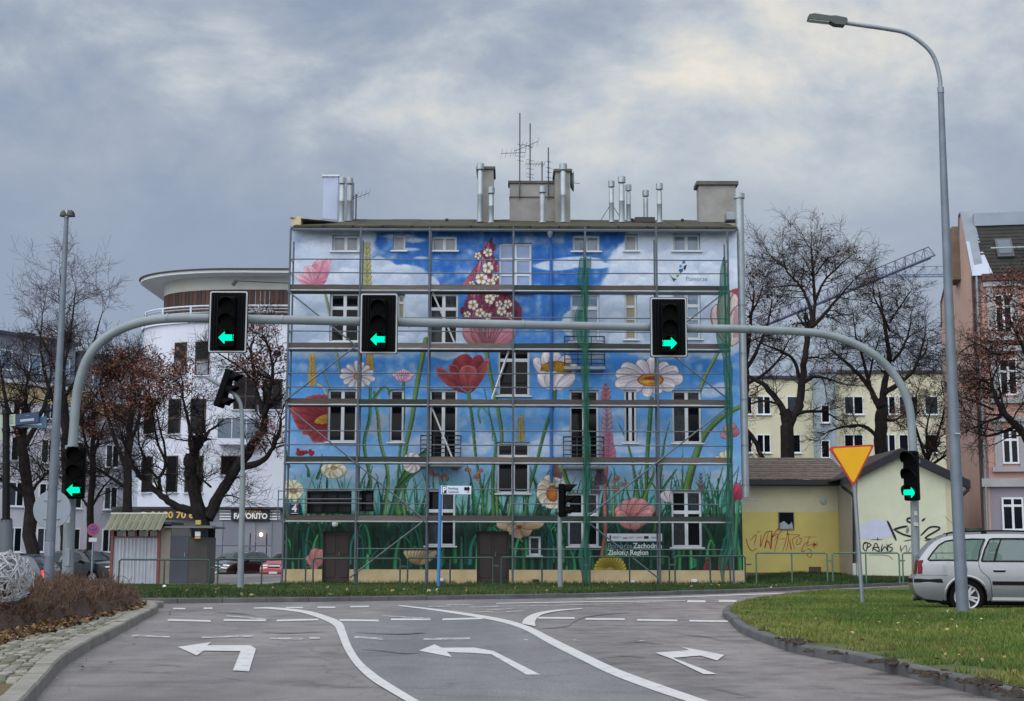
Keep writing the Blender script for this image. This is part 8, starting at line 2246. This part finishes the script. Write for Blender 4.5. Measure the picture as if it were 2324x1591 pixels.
ESTATE = dict(L=4.57, out=[(.20, .27), (.05, .36), (.0, .50), (.0, .63), (.055, .69), (.075, .80), (.10, .94), (.17, 1.06), (.33, 1.25), (.50, 1.36), (.72, 1.415), (1.2, 1.445), (1.8, 1.45), (2.3, 1.425), (2.68, 1.36), (3.0, 1.20), (3.42, .985), (3.9, .90), (4.3, .78), (4.47, .66), (4.55, .55), (4.56, .42), (4.48, .27)],
              wheels=(.92, 3.45), belt=.94, roof_w=.60)
HATCH = dict(L=4.2, out=[(.20, .27), (.06, .36), (.0, .50), (.02, .66), (.07, .82), (.12, .96), (.30, 1.2), (.52, 1.38), (.9, 1.43), (1.5, 1.45), (2.0, 1.42), (2.4, 1.35), (2.8, 1.15), (3.15, .97), (3.6, .89), (3.95, .78), (4.12, .66), (4.19, .52), (4.19, .40), (4.1, .27)], wheels=(.8, 3.3), belt=.95, roof_w=.58)
WINS = [[(.30, .965), (.27, .985), (.36, 1.11), (.48, 1.245), (.60, 1.315), (.72, 1.335), (1.08, 1.355), (1.28, 1.355), (1.19, 1.15), (1.14, .965)],
                [(1.20, .955), (1.27, 1.16), (1.37, 1.345), (1.42, 1.36), (1.95, 1.36), (2.16, 1.35), (2.18, 1.30), (2.16, .97), (2.14, .955)],
                [(2.26, .955), (2.27, 1.30), (2.29, 1.345), (2.52, 1.315), (2.78, 1.20), (3.12, .99), (3.10, .955)]]
def make_car(name, label, spec, paint, loc, rotz, group=None, detail=False, side_wins=None, lit=False, rim_open=True):
    L_, belt = spec['L'], spec['belt']
    t = thing(name, label, 'car', loc, group, rotz, local=True)
    r_arch = .365; r_w = .315
    def hw(x, z):
        w = .865
        if z < .55: w -= .05 * ((.55 - z) / .3) ** 2
        if z > belt: w = .855 - (.855 - spec['roof_w']) * ((z - belt) / (1.45 - belt)) ** 1.1
        elif z > .75: w -= .01 * (z - .75) / .2
        e0 = max(0, (.55 - x) / .55); e1 = max(0, (x - (L_ - .9)) / .9)
        return w * (1 - .10 * e0 ** 2 - .16 * e1 ** 2)
    ol = [tuple(p) for p in catmull(spec['out'], 3)]
    # bottom with the wheel arches, from the front back to the rear
    bot = []
    for wx in sorted(spec['wheels'], reverse=True):
        bot.append((wx + r_arch + .06, .24))
        for k in range(13):
            a = math.pi * k / 12
            bot.append((wx + r_arch * math.cos(a), max(.24, .31 + r_arch * math.sin(a))))
        bot.append((wx - r_arch - .06, .24))
    poly_ = ol + bot
    xs, zs_ = np.meshgrid(np.arange(.06, L_, .11), np.arange(.28, 1.45, .075))
    ip = inside_poly(xs.ravel(), zs_.ravel(), poly_)
    pin = [Vector((a, b)) for a, b in zip(xs.ravel()[ip], zs_.ravel()[ip])]
    cuts = [[tuple(p) for p in w] for w in WINS] if detail else []
    allv = [Vector(p) for p in poly_]; faces_ = [list(range(len(poly_)))]
    for w in cuts:
        faces_.append(list(range(len(allv), len(allv) + len(w)))); allv += [Vector(p) for p in w]
    v2, _, f2, _, _, _ = delaunay_2d_cdt(allv + pin, [], faces_, 1, 1e-4)
    if cuts:
        cen = np.array([[sum(v2[i].x for i in q) / len(q), sum(v2[i].y for i in q) / len(q)] for q in f2])
        inw = np.zeros(len(f2), bool)
        for w in cuts: inw |= inside_poly(cen[:, 0], cen[:, 1], w)
        f2 = [q for q, k in zip(f2, inw) if not k]
    mb = MB()
    for s in (-1, 1): mb.add([(v.x - L_ / 2, s * hw(v.x, v.y), v.y) for v in v2], f2)
    N = 9; T = [-1 + 2 * k / (N - 1) for k in range(N)]
    def across(x, z, nx, nz, tt, crown):
        c = crown * (1 - tt * tt)
        w = hw(x, z)
        return (x + nx * c - L_ / 2, tt * w, z + nz * c)
    def nrm(i):
        a, b = ol[max(0, i - 1)], ol[min(len(ol) - 1, i + 1)]
        dx, dz = b[0] - a[0], b[1] - a[1]; l = math.hypot(dx, dz) + 1e-9
        return -dz / l, dx / l
    vs = []
    for i, (x, z) in enumerate(ol):
        nx, nz = nrm(i); vs += [across(x, z, nx, nz, tt, .055) for tt in T]
    fs = []
    for i in range(len(ol) - 1):
        for k in range(N - 1): fs.append((i * N + k, i * N + k + 1, (i + 1) * N + k + 1, (i + 1) * N + k))
    mb.add(vs, fs)
    body = mb.build('body', paint, t, smooth=False)
    bm = bmesh.new(); bm.from_mesh(body.data); bmesh.ops.remove_doubles(bm, verts=bm.verts, dist=.004); bmesh.ops.recalc_face_normals(bm, faces=bm.faces); bm.to_mesh(body.data); bm.free()
    smooth_(body.data, 38)
    ub = MB().box((-L_ / 2 + .25, -.70, .2), (L_ / 2 - .25, .70, .62)); ub.box((-L_ / 2 + .5, -.5, .16), (L_ / 2 - .5, .5, .25)); ub.build('underside', UNDER, t)
    def side_patch(pts, name, m, off, sides=(-1, 1), parent=t):
        P = [tuple(p) for p in pts]
        x0, x1 = min(p[0] for p in P), max(p[0] for p in P); z0, z1 = min(p[1] for p in P), max(p[1] for p in P)
        gx_, gz__ = np.meshgrid(np.arange(x0 + .05, x1, .12), np.arange(z0 + .04, z1, .07))
        ii = inside_poly(gx_.ravel(), gz__.ravel(), P)
        if name == 'side_window' and detail: off = .002
        vv, _, ff, _, _, _ = delaunay_2d_cdt([Vector(p) for p in P] + [Vector((a, b)) for a, b in zip(gx_.ravel()[ii], gz__.ravel()[ii])], [], [list(range(len(P)))], 1, 1e-4)
        for s in sides:
            MB().add([(v.x - L_ / 2, s * (hw(v.x, v.y) + off), v.y) for v in vv], ff).build(name, m, parent, smooth=True)
    def end_patch(a, b, t0, t1, name, m, off, parent=t, crown=.055):
        dx, dz = b[0] - a[0], b[1] - a[1]; l = math.hypot(dx, dz); nx, nz = -dz / l, dx / l
        vs, fs = [], []; n = 6; q = 3
        for i in range(q + 1):
            f = i / q; x, z = a[0] + dx * f, a[1] + dz * f
            for k in range(n + 1):
                tt = t0 + (t1 - t0) * k / n; p = across(x, z, nx, nz, tt, crown); vs.append((p[0] + nx * off, p[1], p[2] + nz * off))
        for i in range(q):
            for k in range(n): o_ = i * (n + 1) + k; fs.append((o_, o_ + 1, o_ + n + 2, o_ + n + 1))
        return MB().add(vs, fs).build(name, m, parent, smooth=True)
    def seam(pts, w=.009):
        C_ = catmull(pts, 5)
        for s in (-1, 1):
            vs = []
            for i, p in enumerate(C_):
                d = C_[min(i + 1, len(C_) - 1)] - C_[max(0, i - 1)]; d /= np.linalg.norm(d) + 1e-9
                for sg in (-1, 1):
                    x, z = p[0] - d[1] * w / 2 * sg, p[1] + d[0] * w / 2 * sg; vs.append((x - L_ / 2, s * (hw(x, z) + .004), z))
            MB().add(vs, [(2 * i, 2 * i + 1, 2 * i + 3, 2 * i + 2) for i in range(len(C_) - 1)]).build('door_gap', CTRIM, t)
    def round_poly(pts, k=3): return [tuple(p) for p in catmull(pts, k, True)]
    o = spec['out']
    if detail:
        wins = WINS
    else:
        wins = [[(.42, .98), (.55, 1.22), (.68, 1.31), (1.15, 1.355), (1.28, 1.355), (1.22, .97)], [(1.30, .965), (1.36, 1.355), (1.9, 1.345), (2.2, 1.29), (2.5, 1.12), (2.75, .98)]]
    for wpts in wins:
        cx = sum(p[0] for p in wpts) / len(wpts); cz = sum(p[1] for p in wpts) / len(wpts)
        big = [(cx + (p[0] - cx) * 1.05 + .0, cz + (p[1] - cz) * 1.09) for p in wpts]
        if detail:
            for s in (-1, 1):
                pts = [(x - L_ / 2, s * (hw(x, z) + .004), z) for x, z in wpts]; MB().tube(pts + pts[:1], .016, 5).build('window_trim', CTRIM, t)
        else: side_patch(big, 'window_trim', CTRIM, .003)
        side_patch(wpts, 'side_window', SEET if detail else CGL, .007)
    f = lambda a, b, k: (a[0] + (b[0] - a[0]) * k, a[1] + (b[1] - a[1]) * k)
    if spec is ESTATE:
        end_patch((.13, .99), (.46, 1.335), -.84, .84, 'rear_window', CGL, .012); end_patch((2.72, 1.345), (3.36, 1.01), -.9, .9, 'windscreen', CGL, .014)
        for s in (-1, 1): end_patch((.066, .72), (.115, .965), s * .66, s * .985, 'tail_light', REDL, .02)
        side_patch([(.02 + .055, .72), (.075 + .02, .965), (.19, .975), (.16, .72)], 'tail_light', REDL, .006)
        side_patch([(.012, .565), (.012, .635), (.50, .635), (.52, .565)], 'bumper_strip', CTRIM, .012); end_patch((.0, .565), (.0, .635), -.96, .96, 'bumper_strip', CTRIM, .012)
        side_patch([(1.37, .53), (1.37, .60), (2.97, .60), (2.97, .53)], 'side_strip', CTRIM, .012)
        side_patch([(1.36, .26), (1.36, .315), (3.0, .315), (3.0, .26)], 'sill_strip', mat('light_sill', S(186, 190, 194), .4, .05), .006)
        end_patch((4.31, .765), (4.5, .62), -.95, -.5, 'headlight', HEADL, .012); end_patch((4.31, .765), (4.5, .62), .5, .95, 'headlight', HEADL, .012)
        seam([(1.30, 1.36), (1.20, 1.10), (1.15, .93), (1.19, .78), (1.33, .62), (1.36, .3)]); seam([(2.215, 1.36), (2.22, .9), (2.20, .3)]); seam([(3.16, .95), (3.1, .6), (3.06, .3)]); seam([(.10, .70), (.6, .70)], .006)
        for s in (-1, 1):
            for x in (1.50, 2.42):
                MB().bbox((x - .11 - L_ / 2, s * (hw(x, .80) + .0), .785), (x + .11 - L_ / 2, s * (hw(x, .80) + .035), .815), .012).build('door_handle', paint, t)
                side_patch([(x - .10, .76), (x - .1, .785), (x + .1, .785), (x + .1, .76)], 'handle_recess', CTRIM, .003, (s,))
            rp = [(.62, 1.42), (.72, 1.475), (1.4, 1.505), (2.0, 1.495), (2.45, 1.45), (2.52, 1.40)]
            MB().tube(catmull([(x - L_ / 2, s * .585, z) for x, z in rp], 4), .017, 6).build('roof_rail', CTRIM, t, smooth=True)
            for x in (1.28, 2.1): MB().bbox((x - .05 - L_ / 2, s * .60, 1.44), (x + .05 - L_ / 2, s * .57, 1.50), .01).build('rail_foot', CTRIM, t)
            # filler flap
            vs = []
            for k in range(21):
                a = 2 * math.pi * k / 20
                for r_ in (.086, .094): x, z = .86 + r_ * math.cos(a), .80 + r_ * math.sin(a); vs.append((x - L_ / 2, s * (hw(x, z) + .004), z))
            if s == -1: MB().add(vs, [(2 * k, 2 * k + 1, 2 * k + 3, 2 * k + 2) for k in range(20)]).build('filler_flap', mat('flap_gap_grey', S(96, 100, 106), .5, .05), t)
        MB().box((.3 - L_ / 2, -.76, .5), (3.3 - L_ / 2, .76, .93)).build('interior', UNDER, t)
        for (x0, wy) in ((1.42, .70), (2.45, .24)):
            for yy in ((0,) if wy > .5 else (-.38, .38)):
                MB().bbox((x0 - L_ / 2, yy - wy, .6), (x0 + .16 - L_ / 2, yy + wy, 1.10 if wy > .5 else 1.16), .05).build('seat', mat('seat_cloth', S(52, 58, 60), .9, .15, 9), t)
                for h_ in ((-.4, .4) if wy > .5 else (0,)): MB().bbox((x0 + .02 - L_ / 2, yy + h_ - .13, 1.12), (x0 + .12 - L_ / 2, yy + h_ + .13, 1.30), .04).build('headrest', mat('seat_cloth', S(52, 58, 60)), t)
        side_patch([(1.40, .95), (1.46, 1.15), (1.56, 1.36), (1.585, 1.36), (1.50, 1.15), (1.44, .95)], 'window_divider', CTRIM, .010)
        for wx in spec['wheels']:
            ar = [(wx + (r_arch + .015) * math.cos(R(a)), .31 + (r_arch + .015) * math.sin(R(a))) for a in range(-8, 189, 14)]
            for s in (-1, 1): MB().tube([(x - L_ / 2, s * (hw(x, z) + .002), z) for x, z in ar], .028, 6).build('wheel_arch', paint, t, smooth=True)
        MB().tube([(.12 - L_ / 2, -.35, .28), (.0 - L_ / 2, -.35, .25)], .035, 8).build('exhaust', DARK, t)
        MB().bbox((.06 - L_ / 2, -.06, .22), (.2 - L_ / 2, .06, .29), .02).build('tow_bar', DARK, t)
    else:
        end_patch((.15, 1.0), (.46, 1.32), -.84, .84, 'rear_window', CGL, .012); end_patch((2.44, 1.335), (3.08, 1.0), -.9, .9, 'windscreen', CGL, .014)
        fa, fb = (3.93, .79), (4.15, .62)
        for s in (-1, 1):
            end_patch(fa, fb, s * .95, s * .50, 'headlight', HEADL, .014); end_patch((.04, .70), (.11, .95), s * .60, s * .985, 'tail_light', BRAKE if (lit and s == lit) else REDL, .02)
        end_patch((4.02, .74), (4.14, .63), -.42, .42, 'grille', CTRIM, .013); end_patch((4.05, .725), (4.08, .70), -.40, .40, 'grille_bar', CHROME, .02)
        end_patch((4.19, .50), (4.18, .40), -.30, .30, 'number_plate', WHITE, .02); end_patch((4.185, .38), (4.12, .29), -.7, .7, 'air_intake', CTRIM, .012); end_patch((.01, .56), (.02, .66), -.3, .3, 'number_plate', WHITE, .02)
        seam([(1.27, 1.36), (1.26, .9), (1.24, .3)]); seam([(2.75, .95), (2.72, .6), (2.7, .3)])
        for s in (-1, 1): MB().bbox((1.42 - L_ / 2, s * hw(1.5, .84), .825), (1.6 - L_ / 2, s * (hw(1.5, .84) + .03), .855), .01).build('door_handle', paint, t)
    mx = 2.95 if spec is ESTATE else 2.62
    for s in (-1, 1): MB().bbox((mx - .08 - L_ / 2, s * .84, .93), (mx + .06 - L_ / 2, s * 1.0, 1.05), .03).build('mirror', CTRIM if not detail else paint, t)
    for wx in spec['wheels']:
        for s in (-1, 1):
            y = s * .80
            wl = MB().lathe([(r_w * .68, -.10), (r_w * .93, -.105), (r_w, -.07), (r_w, .07), (r_w * .93, .105), (r_w * .68, .10)], (wx - L_ / 2, y - s * .06, r_w), 28, 'Y', False).build('wheel', TYRE, t, smooth=True)
            yo = y - s * .06 + s * .085
            rim = MB()
            for k in range(28):
                pass
            vs, fs = [], []
            for k in range(28):
                a = 2 * math.pi * k / 28
                for (r_, dy) in ((r_w * .70, .02), (r_w * .62, .012), (r_w * .60, -.05)): vs.append((wx - L_ / 2 + r_ * math.cos(a), yo + s * dy, r_w + r_ * math.sin(a)))
            for k in range(28):
                a, b = 3 * k, 3 * ((k + 1) % 28); fs += [(a, b, b + 1, a + 1), (a + 1, b + 1, b + 2, a + 2)]
            rim.add(vs, fs)
            nsp = 10
            for k in range(nsp):
                a = 2 * math.pi * (k + (.18 if k % 2 else -.18)) / nsp; c_, s_2 = math.cos(a), math.sin(a)
                cx, cz = wx - L_ / 2, r_w
                q = [(.05, .026), (.62 * r_w, .015)]
                pts = []
                for (r_, wd) in q: pts += [(cx + r_ * c_ - wd * s_2, yo + s * .008, cz + r_ * s_2 + wd * c_), (cx + r_ * c_ + wd * s_2, yo + s * .008, cz + r_ * s_2 - wd * c_)]
                rim.prism([pts[0], pts[1], pts[3], pts[2]], (0, -s * .03, 0))
            rim.lathe([(.06, -.01), (.055, .016), (.0, .018)] if s > 0 else [(.06, .01), (.055, -.016), (.0, -.018)], (wx - L_ / 2, yo, r_w), 12, 'Y')
            rim.build('rim', RIM, wl)
            MB().lathe([(r_w * .66, -.002), (r_w * .66, .002)], (wx - L_ / 2, yo - s * .06, r_w), 20, 'Y').build('brake_disc', DARK, wl)
    return t
SILV = mat('silver_car_paint', S(136, 140, 146), .34, .03, 2, metal=.55, coat=.5)
DKG_ = mat('dark_green_black_car_paint', S(22, 28, 30), .25, .1, 2, coat=.8); NVY = mat('navy_car_paint', S(26, 34, 58), .25, .1, 2, coat=.8); REDC = mat('red_car_paint', S(140, 34, 44), .3, .1, 2, coat=.7); BLK_ = mat('black_car_paint', S(16, 18, 20), .25, .1, 2, coat=.8)
RZ = R(-13.5)
def place(local, world, rz):
    q = Matrix.Rotation(rz, 3, 'Z') @ Vector(local); return (world.x - q.x, world.y - q.y, world.z - q.z)
pc = at(2071.5, 1300, 26.3); lc = place((-2.285, -.84, 0), Vector((pc.x, pc.y, .075)), RZ)
make_car('parked_car', 'silver estate car with roof rails beyond the grass island at the right edge', ESTATE, SILV, lc, RZ, detail=True)
grp = 'cars in the street behind the left verge'
make_car('parked_car', 'dark green car facing out between the kiosk and the hooked signal post', HATCH, DKG_, (at(534, 1290, 72).x, 72.5, -.36), R(-112), grp)
make_car('parked_car', 'red car half hidden by the left corner of the painted house', HATCH, REDC, (at(655, 1290, 72).x, 72.5, -.36), R(-104), grp)
make_car('parked_car', 'black car between the left gantry post and the kiosk', HATCH, BLK_, (at(205, 1290, 60).x, 60, -.3), R(-35), grp)
make_car('parked_car', 'dark blue car with a glowing red brake light behind the slim lamp post', HATCH, NVY, place((-2.05, .72, .83), at(98, 1304, 46), R(174)), R(174), grp, lit=1)
# ------------------------------------------------------------------ silver wire ball decoration
c = at(12, 1312, 19.5); rb = 56 / F * 19.5
wbll = thing('wire_ball', 'large silver wicker ball decoration standing in the hedge at the left edge', 'decoration', (c.x, 19.5, c.z - rb))
WIRE = mat('silver_wicker', S(158, 160, 167), .5, .12, 9)
g = random.Random(77); mb = MB()
for k in range(120):
    ax = Vector((g.gauss(0, 1), g.gauss(0, 1), g.gauss(0, 1))).normalized(); u = ax.orthogonal().normalized(); v = ax.cross(u)
    tilt = g.uniform(.0, .65); a0, a1 = g.uniform(0, 6.28), g.uniform(1.0, 2.6); w = g.uniform(.92, 1.04)
    pts = []
    for i in range(9):
        a = a0 + a1 * i / 8; p = (u * math.cos(a) + v * math.sin(a)) * math.cos(tilt) + ax * math.sin(tilt)
        pts.append(c + p * rb * (w + .035 * math.sin(i * 2.1 + k)))
    mb.tube(pts, .0075, 4)
mb.build('wire_frame', WIRE, wbll)
mb = MB()
for k in range(150):
    d = Vector((g.gauss(0, 1), g.gauss(0, 1), g.gauss(0, 1))).normalized(); t_ = d.orthogonal()
    mb.tube([c + d * rb * .97, c + d * rb * 1.06 + t_ * g.uniform(-.05, .05), c + d * rb * (1.0 + g.uniform(0, .14)) + t_ * g.uniform(-.09, .09)], .006, 3)
mb.build('loose_ends', WIRE, wbll, kind='stuff')
MB().tube([(c.x, 19.5, .1), (c.x, 19.5, c.z)], .02, 6).build('stake', DARK, wbll)
# low white litter on the verge by the kiosk
p = gnd(373, 1333, .1)
lt = MB().lathe([(.05, 0), (.06, .03), (.03, .07), (.0, .08)], (p.x, p.y, .1), 7).build('litter', WHITE)
tag(lt, 'small scrap of white litter on the verge in front of the kiosk', 'litter')
